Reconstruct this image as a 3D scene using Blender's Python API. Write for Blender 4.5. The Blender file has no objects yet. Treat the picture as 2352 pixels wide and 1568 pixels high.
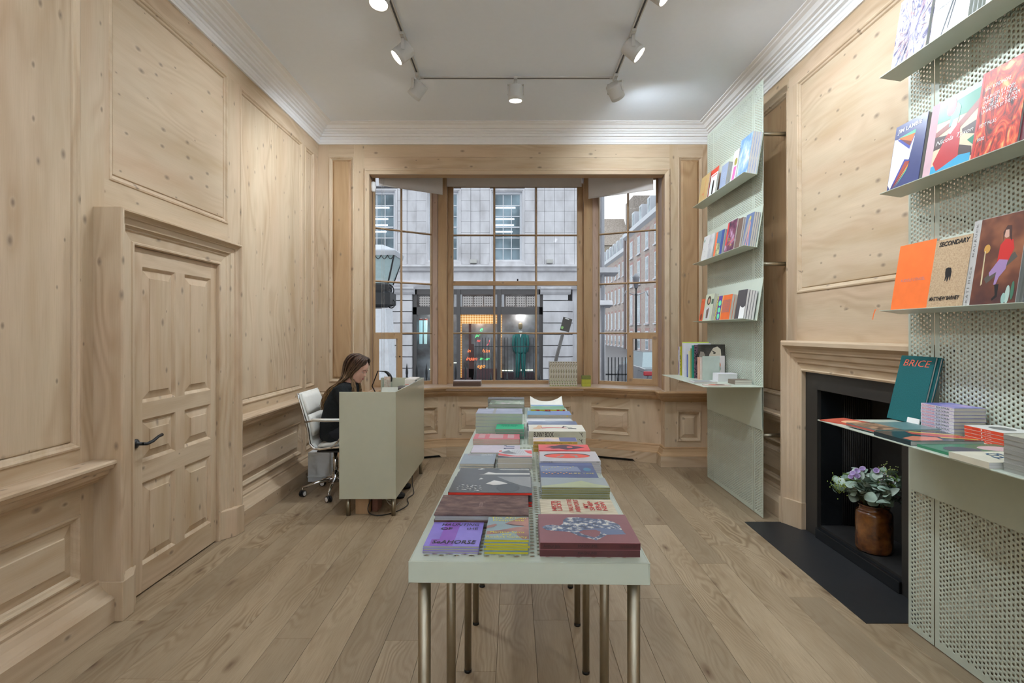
import bpy, bmesh, math, random
import numpy as np
from mathutils import Vector, Matrix, Euler
random.seed(7)
SC = bpy.context.scene
COL = SC.collection
PI = math.pi
# ------------------------------------------------------------------ camera, world, exposure
F = 1200.0; VX = 1179.0; VY = 762.0; EYE = 1.5
cam = bpy.data.cameras.new('camera'); camo = bpy.data.objects.new('camera', cam); COL.objects.link(camo)
camo.location = (0, 0, EYE); camo.rotation_euler = (PI/2, 0, 0)
cam.sensor_width = 36.0; cam.sensor_fit = 'HORIZONTAL'; cam.lens = 36.0*F/2352.0
cam.shift_x = (1176.0-VX)/2352.0; cam.shift_y = -(784.0-VY)/2352.0
cam.clip_start = 0.05; cam.clip_end = 400
SC.camera = camo
w = bpy.data.worlds.new('overcast_sky'); SC.world = w; w.use_nodes = True
bg = w.node_tree.nodes['Background']; bg.inputs[0].default_value = (0.90, 0.945, 1.0, 1); bg.inputs[1].default_value = 1.12
SC.view_settings.view_transform = 'Standard'; SC.view_settings.look = 'None'
SC.view_settings.exposure = 0.52; SC.view_settings.gamma = 1.0; SC.view_settings.use_curve_mapping = False
SC.cycles.max_bounces = 7; SC.cycles.diffuse_bounces = 4; SC.cycles.glossy_bounces = 3; SC.cycles.caustics_reflective = False; SC.cycles.caustics_refractive = False
SC.cycles.use_adaptive_sampling = True; SC.cycles.adaptive_threshold = 0.08; SC.cycles.use_light_tree = False
LAMP = 44.0      # watts of one gallery spot
# ------------------------------------------------------------------ helpers
def lin(c):
    return tuple(((v/255.0)/12.92 if v/255.0 <= 0.04045 else ((v/255.0+0.055)/1.055)**2.4) for v in c)
def P(px, py, y):
    return Vector(((px-VX)*y/F, y, EYE-(py-VY)*y/F))
class NT:
    def __init__(s, name):
        s.m = bpy.data.materials.new(name); s.m.use_nodes = True; s.t = s.m.node_tree
        s.b = s.t.nodes['Principled BSDF']; s.out = s.t.nodes['Material Output']
    def n(s, typ, **kw):
        nd = s.t.nodes.new(typ)
        for k, v in kw.items():
            if k in ('op',): nd.operation = v
            elif hasattr(nd, k): setattr(nd, k, v)
        return nd
    def l(s, a, b): s.t.links.new(a, b)
    def math(s, op, a, b=None, c=None, clamp=False):
        nd = s.t.nodes.new('ShaderNodeMath'); nd.operation = op; nd.use_clamp = clamp
        for i, v in enumerate((a, b, c)):
            if v is None: continue
            if isinstance(v, (int, float)): nd.inputs[i].default_value = v
            else: s.l(v, nd.inputs[i])
        return nd.outputs[0]
    def ramp(s, fac, stops, interp='LINEAR'):
        nd = s.t.nodes.new('ShaderNodeValToRGB'); cr = nd.color_ramp; cr.interpolation = interp
        while len(cr.elements) < len(stops): cr.elements.new(0.5)
        for e, (p, c) in zip(cr.elements, stops):
            e.position = p; e.color = (c[0], c[1], c[2], 1)
        s.l(fac, nd.inputs[0]); return nd.outputs[0]
    def mix(s, fac, a, b, mode='MIX'):
        nd = s.t.nodes.new('ShaderNodeMix'); nd.data_type = 'RGBA'; nd.blend_type = mode
        for i, v in ((0, fac), (6, a), (7, b)):
            if isinstance(v, (int, float)): nd.inputs[i].default_value = v
            elif isinstance(v, tuple): nd.inputs[i].default_value = (v[0], v[1], v[2], 1)
            else: s.l(v, nd.inputs[i])
        return nd.outputs[2]
    def noise(s, vec, scale, detail=3, rough=0.5, dist=0.0, out=0):
        nd = s.t.nodes.new('ShaderNodeTexNoise'); nd.inputs['Scale'].default_value = scale
        nd.inputs['Detail'].default_value = detail; nd.inputs['Roughness'].default_value = rough
        nd.inputs['Distortion'].default_value = dist
        if vec is not None: s.l(vec, nd.inputs['Vector'])
        return nd.outputs[out]
    def mapping(s, vec, scale=(1, 1, 1), loc=(0, 0, 0), rot=(0, 0, 0)):
        nd = s.t.nodes.new('ShaderNodeMapping'); s.l(vec, nd.inputs[0])
        nd.inputs['Scale'].default_value = scale; nd.inputs['Location'].default_value = loc; nd.inputs['Rotation'].default_value = rot
        return nd.outputs[0]
    def obj(s): return s.t.nodes.new('ShaderNodeTexCoord').outputs['Object']
    def pos(s): return s.t.nodes.new('ShaderNodeNewGeometry').outputs['Position']
    def rand(s): return s.t.nodes.new('ShaderNodeObjectInfo').outputs['Random']
    def bump(s, h, strength, dist=0.01):
        nd = s.t.nodes.new('ShaderNodeBump'); nd.inputs['Strength'].default_value = strength
        nd.inputs['Distance'].default_value = dist; s.l(h, nd.inputs['Height']); s.l(nd.outputs[0], s.b.inputs['Normal'])
    def set(s, **kw):
        nm = {'rough': 'Roughness', 'metal': 'Metallic', 'spec': 'Specular IOR Level', 'coat': 'Coat Weight', 'coatr': 'Coat Roughness'}
        for k, v in kw.items(): s.b.inputs[nm[k]].default_value = v
_MC = {}
def M(c, rough=0.5, metal=0.0, spec=0.5, coat=0.0, var=0.04, key=None):
    """simple surface with faint procedural mottling; c in 0-255 sRGB"""
    k = (tuple(c), rough, metal, spec, coat, var)
    if k in _MC: return _MC[k]
    t = NT('surface_%d' % len(_MC)); L = lin(c)
    n = t.noise(t.obj(), 23.0, 2)
    a = tuple(v*(1-var) for v in L); b = tuple(min(1, v*(1+var)) for v in L)
    t.l(t.ramp(n, [(0.3, a), (0.7, b)]), t.b.inputs['Base Color'])
    t.set(rough=rough, metal=metal, spec=spec, coat=coat)
    _MC[k] = t.m; return t.m
def NM(name, scale, stops, rough=0.5, stretch=(1, 1, 1), detail=3, dist=0.0, interp='LINEAR', spec=0.4, coat=0.0):
    t = NT(name); v = t.mapping(t.obj(), stretch)
    n = t.noise(v, scale, detail, 0.55, dist)
    t.l(t.ramp(n, [(p, lin(c)) for p, c in stops], interp), t.b.inputs['Base Color'])
    t.set(rough=rough, spec=spec, coat=coat); return t.m
def EM(c, strength):
    t = NT('glow'); t.b.inputs['Emission Color'].default_value = (*lin(c), 1); t.b.inputs['Emission Strength'].default_value = strength
    t.b.inputs['Base Color'].default_value = (*lin(c), 1); return t.m
def pine(name, axis, tone=(203, 183, 156), dark=1.0, knots=0.55, contrast=1.0):
    """stripped pine: grain along axis 0/1/2 of world space; knots and streaks; small offset per board"""
    t = NT(name); g = t.pos(); r = t.rand()
    sep = t.n('ShaderNodeSeparateXYZ'); t.l(g, sep.inputs[0]); X, Y, Z = sep.outputs
    off = t.math('MULTIPLY', r, 7.3)
    if axis == 2: u = t.math('ADD', X, Y); v = Z
    elif axis == 1: u = t.math('ADD', X, Z); v = Y
    else: u = t.math('ADD', Y, Z); v = X
    u = t.math('ADD', u, off); v = t.math('ADD', v, off)
    cm = t.n('ShaderNodeCombineXYZ'); t.l(t.math('MULTIPLY', u, 1.0), cm.inputs[0]); t.l(v, cm.inputs[1])
    uv = cm.outputs[0]
    # knots: elongated cells
    kv = t.mapping(uv, (7.5, 4.2, 1)); vor = t.n('ShaderNodeTexVoronoi', voronoi_dimensions='2D'); vor.inputs['Scale'].default_value = 1.0
    t.l(kv, vor.inputs['Vector'])
    s2 = t.n('ShaderNodeSeparateColor'); t.l(vor.outputs['Color'], s2.inputs[0])
    rad = t.math('MULTIPLY_ADD', s2.outputs[1], 0.085, 0.03)
    on = t.math('LESS_THAN', s2.outputs[0], knots)
    d = t.math('DIVIDE', vor.outputs['Distance'], rad)
    knot = t.math('MULTIPLY', t.math('SUBTRACT', 1.25, d, clamp=True), on)
    halo = t.math('MULTIPLY', t.math('DIVIDE', 0.5, t.math('ADD', t.math('POWER', d, 2.0), 0.5)), on)
    # grain rings bent by the knots
    w1 = t.noise(t.mapping(uv, (1.6, 0.35, 1)), 2.0, 2, 0.5)
    ph = t.math('ADD', t.math('MULTIPLY', u, 34.0), t.math('ADD', t.math('MULTIPLY', w1, 30.0), t.math('MULTIPLY', halo, 4.0)))
    ring = t.math('POWER', t.math('ABSOLUTE', t.math('SINE', ph)), 2.5)
    patch = t.noise(t.mapping(uv, (2.2, 0.5, 1), (3, 1, 0)), 2.0, 2)
    ring = t.math('MULTIPLY', ring, t.math('SUBTRACT', patch, 0.42, clamp=True))
    fine = t.noise(t.mapping(uv, (190, 5, 1)), 1.0, 3, 0.6)
    broad = t.noise(t.mapping(uv, (5.5, 0.7, 1), (9, 4, 0)), 1.3, 3, 0.55)
    L = lin(tone)
    lt = tuple(v*1.10 for v in L); dk = (L[0]*0.86*dark, L[1]*0.80*dark, L[2]*0.72*dark)
    c = t.ramp(broad, [(0.30, dk), (0.50, L), (0.72, lt)])
    pinkn = t.noise(t.mapping(uv, (4, 0.6, 1), (1, 7, 0)), 1.0, 2)
    c = t.mix(t.math('MULTIPLY', t.math('SUBTRACT', pinkn, 0.45, clamp=True), 1.6, clamp=True), c, (L[0]*1.06, L[1]*0.93, L[2]*0.93))
    c = t.mix(t.math('MULTIPLY', t.math('SUBTRACT', fine, 0.45, clamp=True), 0.9*contrast, clamp=True), c, (L[0]*0.70, L[1]*0.63, L[2]*0.55))
    c = t.mix(t.math('MULTIPLY', ring, 1.9*contrast, clamp=True), c, (L[0]*0.62, L[1]*0.50, L[2]*0.40))
    c = t.mix(t.math('MULTIPLY', r, 0.16), c, (L[0]*0.80, L[1]*0.74, L[2]*0.66))
    c = t.mix(t.math('MULTIPLY', knot, 0.72, clamp=True), c, lin((122, 106, 92)))
    t.l(c, t.b.inputs['Base Color'])
    t.set(rough=0.55, spec=0.25)
    t.bump(t.math('ADD', fine, t.math('MULTIPLY', ring, -0.6)), 0.12, 0.002)
    return t.m
def oak():
    t = NT('oiled_oak_boards'); g = t.pos(); r = t.rand()
    sep = t.n('ShaderNodeSeparateXYZ'); t.l(g, sep.inputs[0]); X, Y, Z = sep.outputs
    u = t.math('ADD', X, t.math('MULTIPLY', r, 13.7)); v = t.math('ADD', Y, t.math('MULTIPLY', r, 5.1))
    cm = t.n('ShaderNodeCombineXYZ'); t.l(u, cm.inputs[0]); t.l(v, cm.inputs[1]); uv = cm.outputs[0]
    w1 = t.noise(t.mapping(uv, (2.4, 0.55, 1)), 2.0, 2)
    ph = t.math('ADD', t.math('MULTIPLY', u, 60.0), t.math('MULTIPLY', w1, 60.0))
    ring = t.math('POWER', t.math('ABSOLUTE', t.math('SINE', ph)), 3.0)
    patch = t.noise(t.mapping(uv, (4.0, 0.6, 1), (2, 5, 0)), 1.2, 2)
    ring = t.math('MULTIPLY', ring, t.math('SUBTRACT', patch, 0.40, clamp=True))
    fine = t.noise(t.mapping(uv, (260, 7, 1)), 1.0, 3, 0.65)
    broad = t.noise(t.mapping(uv, (6, 1.2, 1)), 1.0, 3)
    kv = t.mapping(uv, (3.1, 1.15, 1)); vor = t.n('ShaderNodeTexVoronoi', voronoi_dimensions='2D'); vor.inputs['Scale'].default_value = 1.0
    t.l(kv, vor.inputs['Vector']); s2 = t.n('ShaderNodeSeparateColor'); t.l(vor.outputs['Color'], s2.inputs[0])
    d = t.math('DIVIDE', vor.outputs['Distance'], 0.085)
    kn = t.math('MULTIPLY', t.math('MULTIPLY', t.math('SUBTRACT', 1.0, d, clamp=True), t.math('LESS_THAN', s2.outputs[0], 0.42)),
                t.noise(t.mapping(uv, (30, 12, 1)), 1.0, 3))
    L = lin((170, 150, 122))
    c = t.ramp(broad, [(0.3, tuple(a*b for a, b in zip(L, (0.84, 0.81, 0.77)))), (0.55, L), (0.75, tuple(x*1.10 for x in L))])
    c = t.mix(r, c, tuple(a*b for a, b in zip(L, (0.80, 0.78, 0.76)))) if False else c
    hs = t.n('ShaderNodeHueSaturation'); t.l(c, hs.inputs['Color'])
    t.l(t.math('MULTIPLY_ADD', r, 0.34, 0.80), hs.inputs['Value']); hs.inputs['Saturation'].default_value = 0.96
    c = hs.outputs[0]
    c = t.mix(t.math('MULTIPLY', t.math('SUBTRACT', fine, 0.42, clamp=True), 1.3, clamp=True), c, tuple(a*b for a, b in zip(L, (0.52, 0.45, 0.38))))
    c = t.mix(t.math('MULTIPLY', ring, 2.4, clamp=True), c, tuple(a*b for a, b in zip(L, (0.50, 0.42, 0.34))))
    c = t.mix(t.math('MULTIPLY', kn, 1.6, clamp=True), c, lin((96, 70, 48)))
    t.l(c, t.b.inputs['Base Color']); t.set(rough=0.42, spec=0.38)
    t.bump(t.math('SUBTRACT', 1.0, fine), 0.08, 0.001)
    return t.m
PV = pine('stripped_pine_upright', 2); PY = pine('stripped_pine_along_side', 1); PX = pine('stripped_pine_across', 0)
PWY = pine('wide_pine_board_along_side', 1, knots=0.75, contrast=0.6)
PVD = pine('honey_pine_upright', 2, tone=(186, 156, 120), contrast=1.1, knots=0.35); PXD = pine('honey_pine_across', 0, tone=(186, 156, 120), knots=0.35)
OAK = oak()
METAL = M((195, 204, 189), 0.34, 0, 0.5, 0.15, 0.012)      # powder coated pale green-white sheet
WHITE = M((240, 240, 240), 0.7, var=0.01); PLASTER = M((225, 225, 226), 0.85, var=0.01); CEIL = M((234, 241, 250), 0.9, var=0.006)
STEEL = M((158, 150, 132), 0.40, 1.0, var=0.03); CHROME = M((225, 226, 228), 0.08, 1.0, var=0.0); BLACK = M((22, 22, 24), 0.45)
IRON = M((30, 31, 33), 0.42, 0.0, 0.5); PAPER = M((214, 208, 194), 0.9, var=0.03)
def pages(c):
    t = NT('page_edges'); v = t.mapping(t.obj(), (3, 3, 900)); n = t.noise(v, 1.0, 2, 0.6)
    L = lin(c); t.l(t.ramp(n, [(0.35, tuple(x*0.72 for x in L)), (0.6, L)]), t.b.inputs['Base Color']); t.set(rough=0.9, spec=0.2); return t.m
PG = pages((205, 200, 188)); PGW = pages((222, 222, 220)); PGG = pages((172, 174, 168)); PGY = pages((205, 196, 62)); PGR = pages((226, 66, 52))
# glass without caustics
def glassmat():
    t = NT('window_glass'); tr = t.n('ShaderNodeBsdfTransparent'); tr.inputs[0].default_value = (0.95, 0.97, 0.97, 1)
    gl = t.n('ShaderNodeBsdfGlossy'); gl.inputs['Roughness'].default_value = 0.015
    fr = t.n('ShaderNodeFresnel'); fr.inputs[0].default_value = 1.12
    mx = t.n('ShaderNodeMixShader'); t.l(fr.outputs[0], mx.inputs[0]); t.l(tr.outputs[0], mx.inputs[1]); t.l(gl.outputs[0], mx.inputs[2])
    t.l(mx.outputs[0], t.out.inputs[0]); return t.m
GLASS = glassmat()
ORG = {}
def tag(o, label=None, cat=None, group=None, kind=None):
    if label: o['label'] = label
    if cat: o['category'] = cat
    if group: o['group'] = group
    if kind: o['kind'] = kind
    return o
def root(name, loc, label, cat, group=None, kind=None, rz=0.0):
    o = bpy.data.objects.new(name, None); COL.objects.link(o); o.location = loc; o.rotation_euler = (0, 0, rz)
    o.empty_display_size = 0.05
    if rz == 0.0: ORG[o.name] = Vector(loc)
    return tag(o, label, cat, group, kind)
def rotm(o, m): o.matrix_world = m
class MB:
    def __init__(s): s.v = []; s.f = []; s.mi = []; s.sm = []
    def add(s, vs, fs, mi=0, smooth=False):
        b = len(s.v); s.v += [tuple(v) for v in vs]
        for f in fs: s.f.append(tuple(i+b for i in f)); s.mi.append(mi); s.sm.append(smooth)
        return s
    def box(s, a, b, mi=0, T=None):
        x0, y0, z0 = a; x1, y1, z1 = b
        vs = [(x0,y0,z0),(x1,y0,z0),(x1,y1,z0),(x0,y1,z0),(x0,y0,z1),(x1,y0,z1),(x1,y1,z1),(x0,y1,z1)]
        if T: vs = [T(*v) for v in vs]
        return s.add(vs, [(0,3,2,1),(4,5,6,7),(0,1,5,4),(1,2,6,5),(2,3,7,6),(3,0,4,7)], mi)
    def loft(s, rows, mi=0, closed=True, caps=True, smooth=False):
        n = len(rows[0]); vs = [p for r in rows for p in r]; fs = []
        for i in range(len(rows)-1):
            for j in range(n if closed else n-1):
                k = (j+1) % n; fs.append((i*n+j, i*n+k, (i+1)*n+k, (i+1)*n+j))
        s.add(vs, fs, mi, smooth)
        if caps:
            s.add(rows[0], [tuple(range(n))[::-1]], mi); s.add(rows[-1], [tuple(range(n))], mi)
        return s
    def prism(s, pts, z0, z1, mi=0, T=None):
        a = [(p[0], p[1], z0) for p in pts]; b = [(p[0], p[1], z1) for p in pts]
        if T: a = [T(*p) for p in a]; b = [T(*p) for p in b]
        return s.loft([a, b], mi)
    def lathe(s, prof, c=(0, 0, 0), n=24, mi=0, axis=None, smooth=True, caps=True):
        R = Matrix.Identity(3) if axis is None else Vector((0, 0, 1)).rotation_difference(Vector(axis)).to_matrix()
        rows = [[Vector(c)+R @ Vector((r*math.cos(2*PI*k/n), r*math.sin(2*PI*k/n), z)) for k in range(n)] for r, z in prof]
        return s.loft(rows, mi, True, caps, smooth)
    def tube(s, pts, r, n=8, mi=0, smooth=True, caps=True):
        pts = [Vector(p) for p in pts]; rr = r if isinstance(r, (list, tuple)) else [r]*len(pts); rows = []
        up = None
        for i, p in enumerate(pts):
            d = (pts[min(i+1, len(pts)-1)]-pts[max(i-1, 0)]).normalized()
            if up is None:
                a = Vector((0, 0, 1)) if abs(d.z) < 0.9 else Vector((1, 0, 0)); up = (a-d*a.dot(d)).normalized()
            else: up = (up-d*up.dot(d)).normalized()
            q = d.cross(up)
            rows.append([p+(up*math.cos(2*PI*k/n)+q*math.sin(2*PI*k/n))*rr[i] for k in range(n)])
        return s.loft(rows, mi, True, caps, smooth)
    def ellipsoid(s, c, r, mi=0, nu=16, nv=10, R=None):
        rows = []
        for i in range(1, nv):
            t = PI*i/nv; row = []
            for k in range(nu):
                p = Vector((r[0]*math.sin(t)*math.cos(2*PI*k/nu), r[1]*math.sin(t)*math.sin(2*PI*k/nu), -r[2]*math.cos(t)))
                row.append(Vector(c)+(R @ p if R else p))
            rows.append(row)
        return s.loft(rows, mi, True, True, True)
    def build(s, name, mats, parent=None, world=True, bevel=0.0, recalc=True, kind=None, label=None, segs=2, sub=0):
        me = bpy.data.meshes.new(name); off = Vector((0, 0, 0))
        if parent is not None and world:
            off = ORG.get(parent.name, Vector((0, 0, 0)))
        vs = [tuple(Vector(v)-off) for v in s.v] if off.length > 0 else s.v
        me.from_pydata(vs, [], s.f)
        if not isinstance(mats, (list, tuple)): mats = [mats]
        for m in mats: me.materials.append(m)
        me.polygons.foreach_set('material_index', s.mi); me.polygons.foreach_set('use_smooth', s.sm)
        if recalc:
            bm = bmesh.new(); bm.from_mesh(me); bmesh.ops.remove_doubles(bm, verts=bm.verts, dist=1e-6)
            bmesh.ops.recalc_face_normals(bm, faces=bm.faces); bm.to_mesh(me); bm.free()
        me.update()
        o = bpy.data.objects.new(name, me); COL.objects.link(o)
        if parent is not None:
            o.parent = parent
            ORG[o.name] = off if world else Vector((0, 0, 0))
        else: ORG[o.name] = Vector((0, 0, 0))
        if bevel > 0:
            md = o.modifiers.new('b', 'BEVEL'); md.width = bevel; md.segments = segs; md.limit_method = 'ANGLE'; md.angle_limit = 0.7
        if sub: md = o.modifiers.new('s', 'SUBSURF'); md.levels = sub; md.render_levels = sub
        if kind: o['kind'] = kind
        if label: o['label'] = label
        return o
def inst(me, name, parent, m=None, mat=None):
    o = bpy.data.objects.new(name, me); COL.objects.link(o); o.parent = parent
    if m is not None: o.matrix_local = m
    return o
def copy_tree(o, parent=None):
    c = o.copy(); COL.objects.link(c)
    if parent is not None: c.parent = parent
    for ch in list(o.children): copy_tree(ch, c)
    return c
FIT = []
def textobj(body, m, size, mat, parent, name='title', sx=1.0, bold=0.0, shear=0.0, align='CENTER', sp=1.0, fit=None):
    cu = bpy.data.curves.new(name, 'FONT'); cu.body = body; cu.size = size; cu.align_x = align; cu.align_y = 'CENTER'
    cu.offset = bold*size; cu.shear = shear; cu.space_character = sp; cu.resolution_u = 2; cu.space_line = 0.85
    cu.materials.append(mat)
    o = bpy.data.objects.new(name, cu); COL.objects.link(o); o.parent = parent
    o.matrix_local = m @ Matrix.Diagonal((sx, 1, 1, 1))
    if fit: FIT.append((o, fit))
    return o
# ================================================================== ROOM
XL = -2.18; XR = 2.225; YF = 5.84; YB = -2.2; ZC = 3.773
TL = lambda u, v, h: (XL+h, u, v)
TR = lambda u, v, h: (XR-h, u, v)
TF = lambda u, v, h: (u, YF-h, v)
def tseg(p0, p1, side=1):
    p0 = Vector((p0[0], p0[1])); p1 = Vector((p1[0], p1[1])); d = (p1-p0).normalized(); n = Vector((d.y, -d.x))*side
    return lambda u, v, h: (p0.x+d.x*u+n.x*h, p0.y+d.y*u+n.y*h, v)
def piece(name, T, u0, u1, v0, v1, mat, parent, h0=-0.03, h1=0.0, **kw):
    return MB().box((u0, v0, h0), (u1, v1, h1), 0, T).build(name, mat, parent, **kw)
def ringmesh(T, u0, u1, v0, v1, prof, cap=True):
    mb = MB(); rows = []
    for ins, h in prof:
        rows.append([T(u0+ins, v0+ins, h), T(u1-ins, v0+ins, h), T(u1-ins, v1-ins, h), T(u0+ins, v1-ins, h)])
    mb.loft(rows, 0, True, False)
    if cap: mb.add(rows[-1], [(0, 1, 2, 3)])
    return mb
MOULD = [(0, -0.028), (0, 0.0), (0.003, 0.006), (0.012, 0.008), (0.018, 0.004), (0.022, -0.004), (0.032, -0.008), (0.038, -0.018)]
def flatpanel(T, u0, u1, v0, v1, parent, mat, mm=None):
    p = ringmesh(T, u0, u1, v0, v1, [(0.036, -0.030), (0.036, -0.0185), (0.040, -0.0185), (0.044, -0.012), (0.052, -0.011)]).build('panel', mat, parent)
    ringmesh(T, u0, u1, v0, v1, MOULD, False).build('moulding', mm or mat, p)
    return p
def fielded(T, u0, u1, v0, v1, parent, mat, mm=None, bev=0.05, mo=MOULD, k=1.0):
    m = mo[-1][0]
    prof = [(m-0.002, mo[-1][1]-0.006), (m, mo[-1][1]), (m+bev, mo[-1][1]+0.011), (m+bev+0.003, mo[-1][1]+0.018)]
    p = ringmesh(T, u0, u1, v0, v1, prof).build('panel', mat, parent)
    ringmesh(T, u0, u1, v0, v1, mo, False).build('moulding', mm or mat, p)
    return p
CAP = [(0, 0.838), (0.112, 0.838), (0.125, 0.832), (0.125, 0.820), (0.112, 0.812), (0.104, 0.795), (0.086, 0.788), (0.080, 0.765), (0.052, 0.742), (0.030, 0.736), (0.026, 0.722), (0, 0.722)]
BASE = [(0, 0.215), (0.024, 0.215), (0.034, 0.205), (0.034, 0.192), (0.046, 0.186), (0.062, 0.162), (0.088, 0.140), (0.104, 0.134), (0.115, 0.122), (0.115, 0.002), (0, 0.002)]
def straight(T, u0, u1, prof, name, mat, parent, k=1.0):
    return MB().loft([[T(u0, z, h*k) for h, z in prof], [T(u1, z, h*k) for h, z in prof]]).build(name, mat, parent)
def sweep(path, prof, name, mat, parent, closed=False, side=1, kind=None, smooth=False):
    n = len(path); pts = [Vector((p[0], p[1])) for p in path]; rows = []
    for i in range(n):
        a = pts[i]-pts[i-1] if (i > 0 or closed) else None
        b = pts[(i+1) % n]-pts[i] if (i < n-1 or closed) else None
        na = Vector((a.y, -a.x)).normalized()*side if a is not None else None
        nb = Vector((b.y, -b.x)).normalized()*side if b is not None else None
        if na is None: m = nb
        elif nb is None: m = na
        else:
            m = (na+nb).normalized(); m = m/max(0.2, m.dot(na))
        rows.append([(pts[i].x+m.x*h, pts[i].y+m.y*h, z) for h, z in prof])
    if closed: rows.append(rows[0])
    return MB().loft(rows, 0, True, not closed, smooth).build(name, mat, parent, kind=kind)
def S(name, desc=None):
    o = bpy.data.objects.new(name, None); COL.objects.link(o); ORG[name] = Vector((0, 0, 0)); o['kind'] = 'structure'
    if desc: o['label'] = desc
    return o
# ---- floor: individual oak boards
fl = MB().box((-2.35, -2.3, -0.12), (2.9, 7.0, -0.012)).build('floor', M((70, 55, 40), 0.8), None, kind='structure')
fl['label'] = 'oak plank floor running from the camera to the bay window'
rb = random.Random(11); bw = 0.182; x = -2.26; k = 0
while x < 2.36:
    y = -2.25+rb.uniform(-1.8, 0)
    while y < 6.45:
        L = rb.uniform(1.5, 2.5); y1 = min(y+L, 6.45); y0 = max(y, -2.25)
        if y1-y0 > 0.05:
            b = MB(); g = 0.0006; c = 0.0010
            x0, x1 = x+g, x+bw-g; a0, a1 = y0+g, y1-g
            b.loft([[(x0, a0, -0.012), (x1, a0, -0.012), (x1, a1, -0.012), (x0, a1, -0.012)], [(x0, a0, -c), (x1, a0, -c), (x1, a1, -c), (x0, a1, -c)],
                    [(x0+c, a0+c, 0), (x1-c, a0+c, 0), (x1-c, a1-c, 0), (x0+c, a1-c, 0)]])
            b.build('floorboard', OAK, fl)
        y += L
    x += bw
# ---- ceiling and crown
ce = MB().box((-2.35, -2.3, ZC), (2.4, 5.95, ZC+0.1)).build('ceiling', CEIL, None, kind='structure'); ce['label'] = 'flat off white plaster ceiling'
CR = [(0, 3.592), (0.016, 3.592), (0.020, 3.606), (0.026, 3.612), (0.026, 3.640), (0.034, 3.646), (0.034, 3.664), (0.060, 3.668), (0.064, 3.690), (0.082, 3.694),
      (0.086, 3.706), (0.104, 3.710), (0.108, 3.724), (0.132, 3.728), (0.140, 3.738), (0.156, 3.752), (0.184, 3.758), (0.190, 3.764), (0.215, 3.766), (0.218, 3.776), (0, 3.776)]
cr = sweep([(XL, YB), (XL, YF), (XR, YF), (XR, YB)], CR, 'trim_1', WHITE, None, closed=True, kind='structure')
cr['label'] = 'white stepped plaster cornice around the ceiling'
# ---- left wall
wl = MB().box((XL-0.16, YB, 0), (XL-0.03, YF+0.16, 3.8)).build('wall_left', PV, None, kind='structure'); wl['label'] = 'left wall panelled in stripped pine'
def rails(T, par, spans, z0, z1, mat): [piece('rail', T, a, b, z0, z1, mat, par) for a, b in spans]
ZT0, ZT1 = 3.455, 3.60
for a, b in [(-0.15, 1.22), (1.22, 2.72), (2.72, 3.99), (3.99, 5.435), (5.435, 5.84)]:
    piece('rail', TL, a, b, ZT0, ZT1, PY, wl)
for a, b in [(-0.10, 0.02), (1.10, 1.28), (2.63, 2.785), (3.985, 4.165), (5.395, 5.47), (5.712, 5.84)]:
    piece('stile', TL, a, b, 0.83, ZT0, PV, wl)
for a, b in [(0.02, 1.10), (1.28, 2.63), (4.165, 5.395), (5.47, 5.712)]:
    piece('rail', TL, a, b, 0.83, 0.912, PY, wl)
    flatpanel(TL, a, b, 0.912, ZT0, wl, PV)
piece('stile', TL, 2.785, 2.815, 2.32, ZT0, PV, wl)
piece('rail', TL, 2.785, 3.985, 2.06, 2.32, PY, wl)
flatpanel(TL, 2.815, 3.985, 2.32, ZT0, wl, PWY)
for a, b in [(0.02, 1.10), (1.28, 2.63), (4.10, 5.36), (5.47, 5.712)]:
    fielded(TL, a, b, 0.25, 0.585, wl, PY, bev=0.035 if b-a < 0.4 else 0.05)
    piece('rail', TL, a, b, 0.585, 0.83, PY, wl); piece('rail', TL, a, b, 0.0, 0.25, PY, wl)
for a, b in [(-0.1, 0.02), (1.10, 1.28), (2.63, 2.72), (3.90, 4.10), (5.36, 5.47), (5.712, 5.84)]:
    piece('stile', TL, a, b, 0.0, 0.83, PV, wl)
for a, b, i in [(YB, 2.72, 1), (3.909, 5.80, 2)]:
    o = straight(TL, a, b, CAP, 'dado_cap', PY, wl)
    o = straight(TL, a, b, BASE, 'baseboard_left' if i == 1 else 'baseboard_left', PY, None); o['kind'] = 'structure'
# side wall behind the camera
wb = MB().box((-2.4, YB-0.15, 0), (2.45, YB, 3.8)).build('wall_back', PLASTER, None, kind='structure')
piece('key_plate', TL, 4.135, 4.155, 0.885, 0.935, IRON, wl, h0=0, h1=0.004)
# ---- door with architrave
d1 = S('door_1', 'closed six panel pine door with black lever handle')
def archi(T, u0, u1, zt, w, wt, prof, mat, matH, par, name='architrave'):
    def strip(fn):
        return [fn(f, h) for f, h in prof]
    mb = MB(); A = [T(u0+f*w, 0.0, h) for f, h in prof]; B = [T(u0+f*w, zt-f*wt, h) for f, h in prof]; mb.loft([A, B], 0, False, False); mb.build(name, mat, par)
    mb = MB(); A = [T(u1-f*w, 0.0, h) for f, h in prof]; C = [T(u1-f*w, zt-f*wt, h) for f, h in prof]; mb.loft([A, C], 0, False, False); mb.build(name, mat, par)
    mb = MB(); mb.loft([B, C], 0, False, False); mb.build(name, matH, par)
PR = [(0, -0.02), (0, 0.142), (0.03, 0.150), (0.08, 0.150), (0.11, 0.143), (0.14, 0.128), (0.19, 0.118), (0.22, 0.118), (0.24, 0.108), (0.44, 0.104), (0.47, 0.094), (0.52, 0.088), (0.56, 0.088), (0.60, 0.080), (0.88, 0.074), (0.91, 0.082), (0.97, 0.082), (1.0, 0.074), (1.0, 0.04)]
archi(TL, 2.712, 3.925, 2.150, 0.188, 0.170, PR, PV, PY, d1)
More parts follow.
